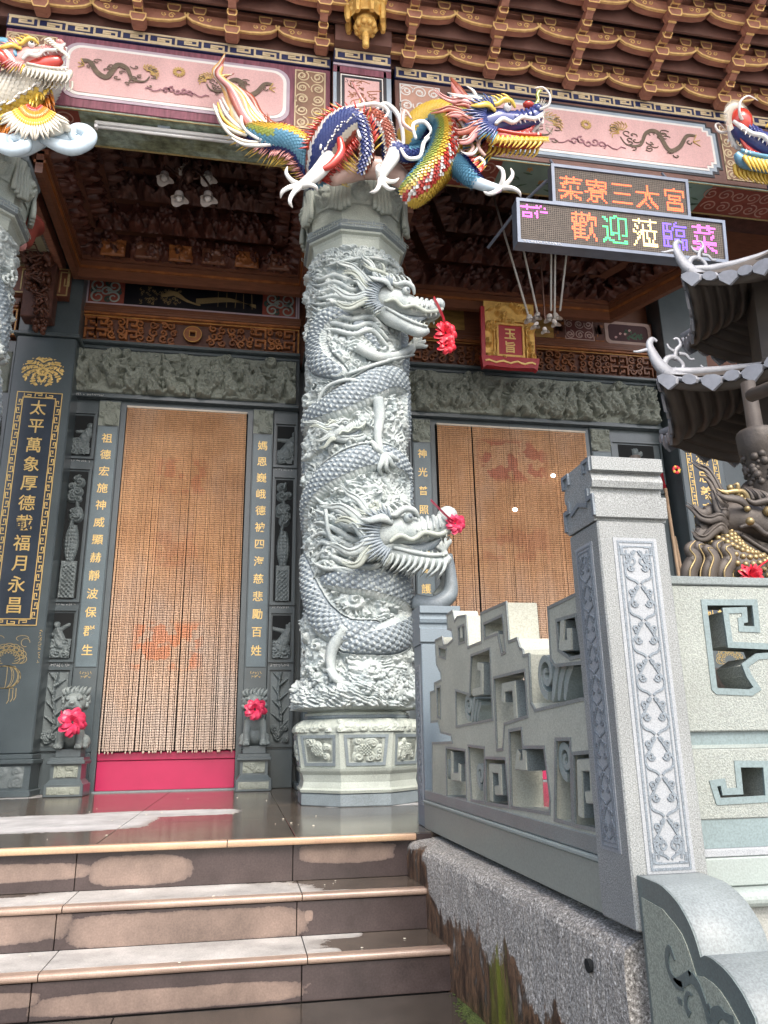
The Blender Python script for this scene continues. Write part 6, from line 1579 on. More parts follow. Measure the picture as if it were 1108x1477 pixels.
# body loop at the right
def cloop(ph,t):
    if ph>70: return IB
    if ph>40: return IC
    if ph>12: return IG
    if ph>-8: return IY
    if ph>-50: return IR if (int(t*26)+int((ph+90)/14))%3 else IW
    return IY
c4,f4,L4=sctube(dg,ypts([(628,172),(640,188),(640,215),(628,242),(606,268),(590,284)],[4.86,4.80,4.76,4.78,4.85,4.95]),[.08,.125,.135,.135,.12,.09],cloop,.026,dorsal=1)
def carch(ph,t):
    if ph>55: return IB
    if ph>22: return IC
    if ph>-20: return IY if t<.6 else IG
    return IY
c3,f3,L3=sctube(dg,ypts([(578,228),(590,200),(606,178),(630,166),(655,170),(680,182),(705,192)],[5.0,4.95,4.92,4.9,4.9,4.88,4.86]),[.08,.10,.105,.105,.10,.10,.09],carch,.026)
quills(c3,f3,.05,L3*.8,70,.13,g_p,86,-.1,.008,seed=9); quills(c3,f3,.05,L3*.8,40,.20,g_y,92,-.1,.007,seed=10)
cf=lambda ph,t:IC if ph>-10 else IB
c5,f5,L5=sctube(dg,ypts([(648,228),(662,240),(676,254),(688,264)],[4.80,4.74,4.68,4.66]),[.075,.085,.075,.05],cf,.026)
quills(c5,f5,.0,L5*.9,30,.12,g_r,-88,-.4,.010,seed=11); quills(c5,f5,.0,L5*.9,7,.17,g_y,-88,-.4,.008,seed=12)
leg([(684,262),(700,268),(716,272),(722,272)],[4.66,4.62,4.60,4.60],[.048,.042,.034,.028],g_lb); fclaw(dg,(722,271),-22,32,g_w,4.58)
c6,f6,L6=sctube(dg,ypts([(618,212),(600,222),(582,222),(570,216)],[4.86,4.80,4.78,4.80]),[.06,.065,.06,.05],lambda ph,t:IB if ph<0 or t>.7 else IC,.026)
leg([(572,232),(566,205),(562,186),(564,178)],[4.84,4.80,4.8,4.8],[.03,.02,.016,.02],g_w)
# cloud curls
for pts in ([(578,214),(588,228),(606,226),(612,205),(625,200),(632,215),(618,225)],[(600,200),(596,180),(612,176),(622,190),(612,200)],[(598,190),(582,178),(584,160),(594,172)],[(656,140),(655,162),(668,180),(672,196),(660,208),(664,220),(682,222),(690,208),(684,198)],[(664,216),(668,232),(686,244),(698,236),(692,228),(684,232)],[(676,222),(682,214),(680,206)],[(700,225),(690,212),(692,200),(688,196)]):
    curl(dg,pts,4.72,g_fl if len(pts)<5 else g_w,.017)
GP=dict(skin=g_b,mane=g_rb,mane2=g_p,eye=g_w,pupil=g_k,horn=g_w,teeth=g_w,lip=g_w,brow=g_y,tongue=g_r,jaw=g_r,beard=g_y,fan1=g_b,fan2=g_c,fan3=g_y)
M1=frame(onY(712,186,4.74),(1,-.12,.26),(-.25,0,1),.43)
hd=head(dg,M1,GP,.43,7,.72,.95,True,11,.75,beard=True,nose=1.0,sides=(-1,))
T1=xf(M1)
# yellow fringe under the jaw and gold whiskers at the nose
b=MB(); q=random.Random(5)
for k in range(46):
    u=k/45; x=-.15+1.05*u; z=-.20-.26*u**.8; b.tube([T1((x,-.10,z)),T1((x-.06,-.16,z-.10)),T1((x-.13+.10*u,-.14,z-.17))],[.006,.005,.001],5)
tag(b.build('jaw_fringe',g_y,hd,smooth=True),kind='stuff')
b=MB()
for k in range(34):
    a=R_(-70+150*k/33); c=(.95+.05*math.cos(a),-.05+q.uniform(-.1,.1),.02+.25*math.sin(a)); d=(math.cos(a)*.16,0,math.sin(a)*.16); b.tube([T1(c),T1((c[0]+d[0],c[1],c[2]+d[2]))],[.004,.001],4)
tag(b.build('snout_bristles',g_cr,hd,smooth=True),kind='stuff')
b=MB(); b.tube([T1(p) for p in crom([(.90,-.05,.30),(1.0,-.05,.40),(1.02,-.05,.52),(1.10,-.05,.60)],4)],.014,6); b.build('nose_sprig',g_g,hd,smooth=True); MB().sphere(T1((.80,-.02,.36)),.035,10,7,(1.4,1,.8)).build('red_pearl',g_r,hd,smooth=True)
# mane of long red brown locks behind the head
for k in range(9):
    u=k/8; pts=[(706,172+30*u),(690,160+34*u),(672,142+44*u),(660,126+56*u+3*math.sin(k)),(650+5*u,112+52*u)] if u<.6 else [(712,190+20*(u-.6)),(700,205+14*u),(720,214+5*u),(748,212+4*u-6*(u-.6))]
    b=MB(); P=crom(ypts(pts,[4.80,4.84,4.86,4.87,4.88][:len(pts)]),6); b.tube(P,lerp_list([.02,.034,.034,.028,.006],len(P)),8,.7); b.build('mane_lock',[g_rb,g_p,g_rb][k%3],dg,smooth=True)

# ---- dragon at the right edge, only the gaping mouth in view
d2=thing('ceramic_dragon','glazed dragon head with gaping red mouth entering from the right edge over the beam','dragon statue',(4.55,4.9,5.2),'glazed dragons on the beams')
GP2=dict(GP); GP2['skin']=g_b; GP2['horn']=g_w; GP2['jaw']=g_c
M2=frame(onY(1122,226,4.74),(-1,-.18,.30),(.25,0,1),.50)
h2=head(d2,M2,GP2,.50,6,.7,.9,True,13,1.0,beard=True,sides=(1,))
T2=xf(M2); b=MB(); b.sphere(T2((.86,0,.22)),.105,14,9,(1.0,1,1.25)); b.build('red_nose',g_r,h2,smooth=True)
b=MB()
for k in range(50):
    a=R_(-60+190*k/49); c=(.93+.14*math.cos(a),.05,.20+.26*math.sin(a)); d=(math.cos(a)*.17,0,math.sin(a)*.17); b.tube([T2(c),T2((c[0]+d[0],c[1],c[2]+d[2]))],[.006,.001],4)
tag(b.build('snout_bristles',g_cr,h2,smooth=True),kind='stuff')
sctube(d2,[T2((-.2,0,0)),T2((-.8,.1,-.3)),T2((-1.4,.1,-.1))],[.1,.12,.12],cloop,.03)

# ---- fish dragon at the left edge, on its cloud
d3=thing('ceramic_fish_dragon','glazed white scaled fish dragon with open red mouth on a pale blue cloud, left edge','dragon statue',(-2.05,4.9,5.0),'glazed dragons on the beams')
cw=lambda ph,t:(ICR if ph>-100 else IW) if ph<40 else (IY if t<.5 else IW)
c7,f7,L7=sctube(d3,ypts([(-45,178),(-5,158),(30,140),(55,118),(68,100),(70,88)],[5.0,4.97,4.95,4.96,5.0,5.06]),[.14,.19,.18,.15,.12,.10],cw,.034)
quills(c7,f7,.05,L7*.7,40,.14,g_y,62,-.9,.012,seed=20); quills(c7,f7,.05,L7*.6,40,.17,g_o,78,-.9,.013,seed=21,off=.01); quills(c7,f7,.05,L7*.55,40,.17,g_r,95,-.9,.013,seed=22,off=.02); quills(c7,f7,.05,L7*.85,30,.10,g_w,40,-.9,.011,seed=23)
quills(c7,f7,L7*.55,L7*.98,20,.07,g_cr,-80,-.2,.007,seed=24)
GP3=dict(skin=g_p,mane=g_cr,mane2=g_y,eye=g_w,pupil=g_k,horn=g_w,teeth=g_w,lip=g_w,brow=g_y,tongue=g_r,jaw=g_cr,beard=g_cr,fan1=g_p,fan2=g_y,fan3=g_w)
M3=frame(onY(38,92,4.78),(1,-.10,.55),(-.5,0,1),.31)
h3=head(d3,M3,GP3,.31,0,.5,.5,True,19,1.7,whisk=False,beard=True,nose=.8,sides=(1,))
T3=xf(M3); b=MB(); b.tube([T3(p) for p in crom([(.05,0,-.12),(.35,0,-.16),(.62,0,-.20),(.78,0,-.20)],4)],[q_*.31 for q_ in lerp_list([.18,.20,.17,.10],13)],12,.7); b.build('mouth_hollow',g_r,h3,smooth=True)
for k in range(8): curl(d3,[(64+3.4*k,58+2.4*k),(72+3.6*k,56+3.2*k),(76+3.4*k,62+3.4*k)],4.70,g_cr,.009,'lip_spike')
curl(d3,[(-10,62),(8,62),(18,74),(24,82)],4.72,g_c,.035,'neck_band'); curl(d3,[(-10,68),(5,72),(16,84),(22,90)],4.70,g_w,.022,'neck_band'); curl(d3,[(-14,86),(0,84),(14,96)],4.72,g_r,.06,'neck_band')
# belly fin fan
for ring,(m,r0,r1) in enumerate(((g_r,9,18),(g_o,14,30),(g_y,26,40),(g_cr,36,58))):
    b=MB()
    for k in range(22):
        a=R_(30+6.0*k); o=(50,148); c=(o[0]+r0*math.cos(a),o[1]+r0*.95*math.sin(a)); w_=5*math.sin(k*1.9)*(ring==3); e=(o[0]+r1*math.cos(a)+w_,o[1]+r1*.95*math.sin(a)); mid=((c[0]+e[0])/2-w_*.5,(c[1]+e[1])/2)
        b.tube(crom(ypts([c,mid,e],[4.72-.02*ring,4.70-.02*ring,4.72-.02*ring]),3),lerp_list([.009,.011,.009,.002],7),5)
    tag(b.build('fin_rays',m,d3,smooth=True),kind='stuff')
curl(d3,[(68,192),(78,186),(92,182),(100,188)],4.70,g_cr,.05,'foot')
# cloud
cl_=thing('ceramic_cloud','curling pale blue ceramic cloud under the fish dragon, left edge','cloud ornament',(-1.9,4.8,5.0))
def puff(pts,rad,Y=4.78,m=g_lb): b=MB(); P=crom(ypts(pts,Y),7); b.tube(P,lerp_list(rad,len(P)),14,.8); b.build('cloud_roll',m,cl_,smooth=True)
puff([(-30,214),(0,206),(28,212),(50,204),(72,196),(95,200),(118,202)],[.05,.07,.075,.07,.06,.06,.05]); puff([(60,200),(85,210),(105,214),(124,206),(130,196),(122,188),(110,186),(104,192),(108,199),(115,198)],[.03,.05,.055,.055,.05,.048,.042,.036,.03,.012],4.74)
puff([(-10,208),(15,216),(34,212),(36,203),(26,198),(16,202),(18,208)],[.03,.05,.05,.045,.036,.03,.012],4.70,g_lb)
# ================================================================ balustrade
XB=.893
tb_=lambda u,v,d:(XB-d,u,v)            # plane facing -X, u = Y, v = Z
def pz(x,y,X=XB): p=onX(x,y,X); return (p[1],p[2])
def etched(parent,to,u0,u1,v0,v1,mirror_n=None):
    """pale etched panel with a border and mirrored scroll ornament"""
    w_=u1-u0; cx=(u0+u1)/2
    vs,fs=curve_poly([[(u0,v0),(u1,v0),(u1,v1),(u0,v1)]],.002); finish('etched_ground',[to(a,b_,c+.001) for a,b_,c in vs],fs,m_inlay,parent)
    b=MB(); lw=w_*.045
    b.stroke([(u0+w_*.10,v0+w_*.09),(u1-w_*.10,v0+w_*.09),(u1-w_*.10,v1-w_*.09),(u0+w_*.10,v1-w_*.09)],lw,to,.002,.0035,True)
    b.stroke([(u0+w_*.19,v0+w_*.19),(u1-w_*.19,v0+w_*.19),(u1-w_*.19,v1-w_*.19),(u0+w_*.19,v1-w_*.19)],lw*.6,to,.002,.0035,True)
    b.build('etched_border',m_etch,parent)
    b=MB(); H=v1-v0-w_*.5; n=max(3,int(round(H/(w_*.78)))); uh=H/n; vb=v0+w_*.25
    for s in (-1,1):
        for (zz,sg) in ((v0+w_*.20,1),(v1-w_*.20,-1)):     # corner keys and volutes
            x=cx+s*w_*.30
            b.stroke([(x-s*w_*.12,zz),(x+s*w_*.05,zz),(x+s*w_*.05,zz+sg*w_*.16),(x-s*w_*.06,zz+sg*w_*.16),(x-s*w_*.06,zz+sg*w_*.07)],lw*.9,to,.002,.0040)
            b.stroke([(cx+s*p[0],p[1]) for p in spiral(w_*.13,zz+sg*w_*.30,w_*.13,w_*.03,-1.6*sg,1.35*sg,18)],lw,to,.002,.0042)
            b.stroke([(cx+s*p[0],p[1]) for p in spiral(w_*.27,zz+sg*w_*.38,w_*.07,w_*.02,2.4*sg,1.1*sg,12)],lw*.9,to,.002,.0044)
        for k in range(n):
            v=vb+uh*(k+.5); h=uh
            A=crom([(.03,-.48),(.10,-.40),(.26,-.30),(.30,-.08),(.20,.10),(.12,.28),(.03,.46)],4)
            b.stroke([(cx+s*w_*p[0],v+h*p[1]) for p in A],lw,to,.002,.0046)
            b.stroke([(cx+s*p[0],p[1]) for p in spiral(w_*.17,v-h*.02,w_*.085,w_*.02,3.3,1.25,14)],lw*.85,to,.002,.0048)
            b.stroke([(cx+s*p[0],p[1]) for p in spiral(w_*.21,v+h*.28,w_*.08,w_*.018,-1.2,-1.25,14)],lw*.85,to,.002,.0050)
            b.stroke([(cx+s*p[0],p[1]) for p in spiral(w_*.09,v+h*.40,w_*.05,w_*.015,1.8,1.1,10)],lw*.7,to,.002,.0052)
    b.build('etched_scrolls',m_etch,parent)
def post(x0,x1,y0,y1,zt,capz,label,profile,top):
    p=thing('balustrade_post',label,'balustrade post',((x0+x1)/2,(y0+y1)/2,0),'carved stone balustrade posts')
    sh=bx('shaft',m_post,p,x0,x1,y0,y1,-.0,zt,.004)
    w_=x1-x0
    etched(sh,wallY(y0),x0+w_*.20,x1-w_*.17,.115,zt-.045)
    d=y1-y0; etched(sh,lambda u,v,dd:(x0-dd,y1+y0-u,v),y0+d*.20,y1-d*.22,.155,zt-.045)
    # cap: a silhouette seen from the side, run across the post
    a=[(y0+dy,z) for dy,z in profile]; c=[(y1-dy,z) for dy,z in profile[::-1]]
    pr=a+c
    MB().prism([(x0-.004,y,z) for y,z in pr],[(x1+.006,y,z) for y,z in pr]).build('moulded_cap',m_post,p)
    return p
zc=lambda y:float(onY(900,y,1.76)[2])
Z=dict(top=zc(661),s1=zc(681),r0=zc(686),r1=zc(703),n1=zc(713),c0=zc(717),c1=zc(745),g=zc(751))
prof=[(.006,Z['g']),(.006,Z['g']+.006),(-.006,Z['g']+.008),(-.008,Z['c0']),(.0,Z['c0']+.001),(.014,Z['n1']),(.014,Z['r1']+.002),(.002,Z['r1']),(-.003,(Z['r1']+Z['r0'])/2),(.002,Z['r0']),(.008,Z['s1']-.002),(.008,Z['s1']),(-.010,Z['s1']+.001),(-.010,Z['top']-.003),(-.006,Z['top'])]
np_=post(.873,1.062,1.76,1.935,Z['g']-.001,0,'big light granite balustrade post with etched scroll panels, nearest the steps',prof,0)
# key shaped relief on the side of the cap
b=MB(); t=lambda u,v,d:(.869-d,u,v); h=Z['top']-Z['c1']
for s in (-1,1):
    cy=1.8475
    b=MB(); b.stroke([(cy+s*.088,Z['g']+.012),(cy+s*.088,Z['c0']),(cy+s*.060,Z['c0']),(cy+s*.060,Z['n1']+.02)],.012,t,0,.006); b.stroke([(cy+s*.085,Z['s1']),(cy+s*.085,Z['top']-.006),(cy+s*.05,Z['top']-.006),(cy+s*.05,Z['s1']+.004)],.010,t,0,.006); b.build('cap_relief',m_etch,np_)
b=MB(); b.stroke([(1.8475-.05,Z['g']+.05),(1.8475,Z['g']+.065),(1.8475+.05,Z['g']+.05)],.012,t,0,.005); b.build('cap_relief',m_etch,np_)
fz=lambda y:float(onY(630,y,3.90)[2])
def fpost():
    x0,x1,y0,y1=.893,1.103,3.90,4.08; zt=fz(929)
    p=thing('balustrade_post','slimmer blue grey balustrade post at the top of the steps, beside the dragon column','balustrade post',(1.0,4.0,0),'carved stone balustrade posts')
    sh=bx('shaft',m_edge,p,x0,x1,y0,y1,0,zt,.004); sh.data.materials[0]=mat('blue grey honed granite',(.17,.215,.245),.45,.15,2,.25,260)
    etched(sh,lambda u,v,dd:(x0-dd,y1+y0-u,v),y0+.04,y1-.04,.10,zt-.10)
    pr=[(.01,zt+.001),(.01,zt+.01),(-.004,zt+.012),(-.004,fz(907)),(.012,fz(905)),(.012,fz(900)),(.0,fz(898)),(-.004,fz(893)),(.006,fz(889)),(.006,fz(886)),(-.008,fz(884)),(-.008,fz(874))]
    a=[(y0+dy,z) for dy,z in pr]+[(y1-dy,z) for dy,z in pr[::-1]]
    MB().prism([(x0-.004,y,z) for y,z in a],[(x1+.004,y,z) for y,z in a]).build('moulded_cap',sh.data.materials[0],p)
fpost()
# fretwork panel between the posts
fp=thing('fretwork_balustrade','carved stone fretwork panel rising in steps between the two balustrade posts','balustrade panel',(.96,2.9,.1))
outer=[(624,1151),(624,1072),(653,1071),(651,1060),(636,1056),(632,1040),(622,1041),(621,999),(627,997),(627,986),(637,981),(636,970),(630,958),(628,924),(638,919),(640,931),(646,930),(654,923),(652,909),(646,907),(645,887),(653,881),(656,896),(660,890),(672,888),(675,934),(695,926),(694,885),(730,869),(734,926),(746,921),(750,935),(754,938),(755,946),(763,944),(766,1014),(772,1025),(838,1009),(846,1008),(872,1010),(886,1228)]
holes=[[(661,905),(670,901),(671,926),(662,929)],[(700,902),(724,891),(728,938),(723,941),(718,915),(701,921)],[(680,951),(704,942),(708,1033),(661,1042),(660,995),(678,1001)],
 [(715,984),(755,974),(759,1033),(746,1037),(729,1043),(727,1075),(719,1076)],[(738,1060),(754,1057),(756,1081),(783,1081),(791,1148),(790,1166),(741,1158)],
 [(645,1082),(670,1086),(672,1149),(646,1146)],[(677,1080),(698,1083),(698,1153),(681,1150)],[(702,1097),(728,1098),(733,1160),(703,1155)],[(803,1073),(822,1073),(825,1182),(802,1176)],[(829,1093),(862,1090),(866,1192),(831,1185)],
 [(633,932),(644,936),(643,950),(634,947)],[(630,991),(636,990),(636,1036),(631,1034)]]
TH=.115
def grow(h,k=1.13):
    cx=sum(a for a,_ in h)/len(h); cy=sum(b_ for _,b_ in h)/len(h); return [(cx+(a-cx)*k,cy+(b_-cy)*k) for a,b_ in h]
holes=[holes[0]]+[grow(h) for h in holes[1:10]]+holes[10:]
m_fret=mat('smooth carved green grey stone',(.44,.45,.375),.7,.25,3,.15,200,bmp=.2,bs=120)
to=lambda u,v,d:(XB+TH/2-d,u,v)
def uvp(L): return [pz(*q) for q in L]
plate('fret_plate',m_fret,fp,[uvp(outer)]+[uvp(h)[::-1] for h in holes],to,TH,.003)
plate('fret_plate',m_fret,fp,[uvp([(802,960),(795,951),(791,877),(832,857),(848,955)]),uvp([(803,895),(831,887),(840,946),(823,950),(806,938)])[::-1]],to,TH,.003)
b=MB()
for L in [outer]+holes+[[(802,960),(795,951),(791,877),(832,857),(848,955)],[(803,895),(831,887),(840,946),(823,950),(806,938)]]:
    b=MB(); b.stroke(uvp(L),.010,lambda u,v,d:(XB-d,u,v),-.004,.0022,True); b.build('honed_edge',m_edge,fp)
for L in ([(705,921),(716,917),(717,937)],[(682,999),(695,996),(695,962),(689,961)],[(726,1012),(726,992),(741,989),(744,1036)],[(748,1084),(746,1103),(757,1104),(756,1082)],[(652,1084),(652,1120),(663,1121),(663,1102)],[(709,1155),(708,1108),(721,1109),(722,1140),(714,1140)],[(838,1178),(836,1104),(854,1103),(856,1150),(845,1150)],[(812,893),(810,932),(822,930),(821,906)],[(665,904),(665,920)]):
    P=uvp(L); b=MB(); b.stroke(P,.028,lambda u,v,d:(XB-d,u,v),-TH+.002,.0012); o=b.build('meander_bar',m_fret,fp)
    b=MB(); b.stroke(P,.033,lambda u,v,d:(XB-d,u,v),-TH+.004,-.003); b.build('bar_edge',m_edge,o)
def leafscroll(c,s,flip=1,k2=3):
    b=MB(); cu,cv=pz(*c)
    b.stroke([(p[0],p[1]) for p in spiral(cu,cv,s,s*.15,-math.pi/2,1.5*flip,24)],[.024-.012*i/24 for i in range(25)],lambda u,v,d:(XB-d,u,v),-.10,-.008)
    for k in range(k2):
        a=.5+.5*k; P=crom([(cu-flip*s*(.4+.55*k),cv-s*1.25),(cu-flip*s*(.9+.55*k),cv-s*.3),(cu-flip*s*(1.6+.55*k),cv+s*.55-.012*k)],5); b.stroke(P,[.014+.014*math.sin(math.pi*i/(len(P)-1)) for i in range(len(P))],lambda u,v,d:(XB-d,u,v),-.09,-.012-.004*k)
    b.build('leaf_scroll',m_pansm,fp)
leafscroll((784,972),.065); leafscroll((673,1018),.050); leafscroll((690,1118),.045,1,2); leafscroll((812,1095),.05,1,1); leafscroll((640,1105),.06,-1,2)
bx('back_web',m_pansm,fp,XB+.075,XB+.11,1.94,2.35,.55,.66); 
# moulded blocks between the upper bars
for L,h in (([(734,926),(762,922)],10),([(734,938),(764,934)],8)):
    pass
z0=pz(740,1166)[1]; zr=pz(700,1178)[1]
bx('bottom_rail',m_edge,fp,XB-.004,XB+TH+.01,1.937,3.898,.130,.176,.003)
bx('ledge',m_pansm,fp,XB-.014,XB+TH+.02,1.937,3.898,.116,.129,.003)
pl=bx('plinth_wall',mat('plain green grey plinth stone',(.235,.265,.235),.4,.12,1.2,.10,160),fp,XB-.008,XB+TH+.02,1.937,3.898,.0,.1155,.002)
# ---- balustrade running off to the right
rp=thing('fretwork_balustrade','flamed granite balustrade with square fret openings running off to the right edge','balustrade panel',(1.4,1.9,0))
Yp=1.84; P2=lambda L:[(float(onY(x,y,Yp)[0]),float(onY(x,y,Yp)[2])) for x,y in L]
to2=lambda u,v,d:(u,Yp+.065-d,v)
hole1=[(1015,869),(1088,869),(1092,908),(1069,907),(1068,895),(1074,894),(1073,880),(1046,881),(1053,930),(1115,933),(1120,945),(1092,947),(1074,960),(1080,975),(1092,993),(1083,999),(1034,997),(1030,993),(1017,887)]
def ext(h,dx=.52): # the same opening repeated farther right
    return [(a+dx,b_) for a,b_ in h]
h1=P2(hole1); h2_=[(1063,1102),(1104,1102),(1108,1152),(1036,1156),(1028,1130),(1042,1128),(1045,1142),(1067,1141)]; h2_=P2(h2_)
plate('upper_panel',m_pan,rp,[[(1.064,.424),(3.4,.424),(3.4,.799),(1.064,.799)],h1[::-1],ext(h1)[::-1],ext(h1,1.04)[::-1]],to2,.13,.003)
plate('lower_panel',m_pan,rp,[[(1.064,.217),(3.4,.217),(3.4,.382),(1.064,.382)],h2_[::-1],ext(h2_,.4)[::-1],ext(h2_,.8)[::-1]],to2,.13,.003)
b=MB()
m_hon=mat('blue green honed stone',(.18,.235,.24),.35,.15,4,.15,200)
for h in (h1,h2_,ext(h1),ext(h2_,.4)): b=MB(); b.stroke(h,.016,wallY(Yp),-.004,.0025,True); b.build('honed_edge',m_hon,rp)
bx('top_rail',m_edge,rp,1.064,3.4,Yp-.006,Yp+.136,.80,.823,.003); bx('middle_rail',mat('blue green honed stone',(.24,.31,.31)),rp,1.064,3.4,Yp+.012,Yp+.12,.383,.4235); bx('middle_rail',m_pansm,rp,1.064,3.4,Yp+.002,Yp+.12,.383,.392)
bx('lower_rail',mat('blue green honed stone',(.24,.31,.31)),rp,1.064,3.4,Yp+.004,Yp+.12,.152,.2165); bx('ledge',m_inlay,rp,1.064,3.4,Yp-.012,Yp+.13,.134,.1515,.002); bx('base_block',m_pansm,rp,1.064,3.4,Yp-.02,Yp+.14,.07,.133,.003)
b=MB(); pr=[(Yp+.1,.028),(Yp-.04,.028)]+[(Yp-.04-.022*math.sin(a),.048-.020*math.cos(a)) for a in [math.pi*k/8 for k in range(1,8)]]+[(Yp-.04,.0685),(Yp+.1,.0685)]
b.prism([(1.064,y,z) for y,z in pr],[(3.4,y,z) for y,z in pr]); b.build('roll_moulding',m_pansm,rp)
bx('die_course',mat('cream grey stone block',(.33,.34,.31),.7,.12,2,.2,200),rp,1.064,3.4,Yp-.03,Yp+.14,-.60,.0275,.003)
# ---- scrolled drum stone in front of the post
ds=thing('drum_stone','curved blue grey drum stone with pale inlay and dark scroll, lower right corner','newel stone',(.96,1.55,-.5))
XD=.886
q2=lambda L:[pz(x,y,XD) for x,y in L]
outl=q2([(937,1268),(949,1274),(960,1282),(970,1292),(979,1303),(987,1316),(994,1329),(1001,1345),(1006,1360),(1012,1381),(1018,1378),(1027,1382),(1036,1389),(1045,1397),(1054,1407),(1065,1422),(1075,1438),(1090,1468)])
outl=[(1.757,outl[0][1])]+outl[1:]
ka=10; outl=crom(outl[:ka],4)+crom(outl[ka:],4); outl=[tuple(q_) for q_ in outl]
last=outl[-1]; outl=outl+[(last[0]-.012,last[1]-.05),(last[0]-.02,last[1]-.12),(last[0]-.04,-.60),(1.757,-.60)]
wd=.152
plate('stone_block',mat('pale blue grey curved stone',(.225,.255,.255),.5,.25,2.5,.2,200),ds,[outl],lambda u,v,d:(XD+wd/2-d,u,v),wd,.003); _o=bpy.data.objects['stone_block']
for _p in _o.data.polygons: _p.use_smooth=abs(_p.normal.x)<.3
to3_=lambda u,v,d:(XD-d,u,v)
vs,fs=curve_poly([outl],.002); finish('side_border',[to3_(u,v,d+.0012) for u,v,d in vs],fs,mat('dark green grey honed stone',(.115,.15,.145),.35,.15,4,.15,200),ds)
inl=q2([(950,1303),(958,1311),(966,1321),(977,1334),(986,1347),(993,1363),(999,1381),(1007,1407),(1018,1409),(1030,1417),(1041,1428),(1053,1446),(1070,1477)]); inl=[(1.742,inl[0][1])]+inl[1:]+[(inl[-1][0]-.01,-.60),(1.742,-.60)]
vs,fs=curve_poly([inl],.002); finish('pale_inlay',[to3_(u,v,d+.0035) for u,v,d in vs],fs,mat('pale green inlay stone',(.30,.325,.265),.7,.12,3,.3,240),ds)
def sc(L,wds,n=5):
    P=crom(q2(L),n); b=MB(); b.stroke(P,lerp_list(wds,len(P)),to3_,.004,.007); b.build('dark_scroll',mat('dark green grey honed stone',(.115,.15,.145)),ds)
Zm=lambda L:[(820+a/3.847,1100+b_/3.847) for a,b_ in L]
sc(Zm([(605,1095),(590,1060),(575,1030),(562,1060),(565,1120),(585,1180),(615,1225),(650,1240)]),[.004,.010,.014,.014,.013,.014,.020,.016])
sc(Zm([(600,1200),(640,1215),(690,1190),(730,1230),(760,1300),(785,1380),(800,1450)]),[.004,.020,.022,.020,.016,.015,.015])
sc(Zm([(700,1290),(680,1280),(668,1310),(672,1360),(690,1400)]),[.004,.008,.010,.013,.016]); sc(Zm([(632,1305),(634,1340)]),[.014,.014]); sc(Zm([(683,1150),(695,1180)]),[.008,.010]); sc(Zm([(820,1450),(830,1400),(860,1385),(890,1410),(940,1440)]),[.02,.025,.02,.015,.02]); sc(Zm([(790,1335),(800,1370)]),[.010,.012])
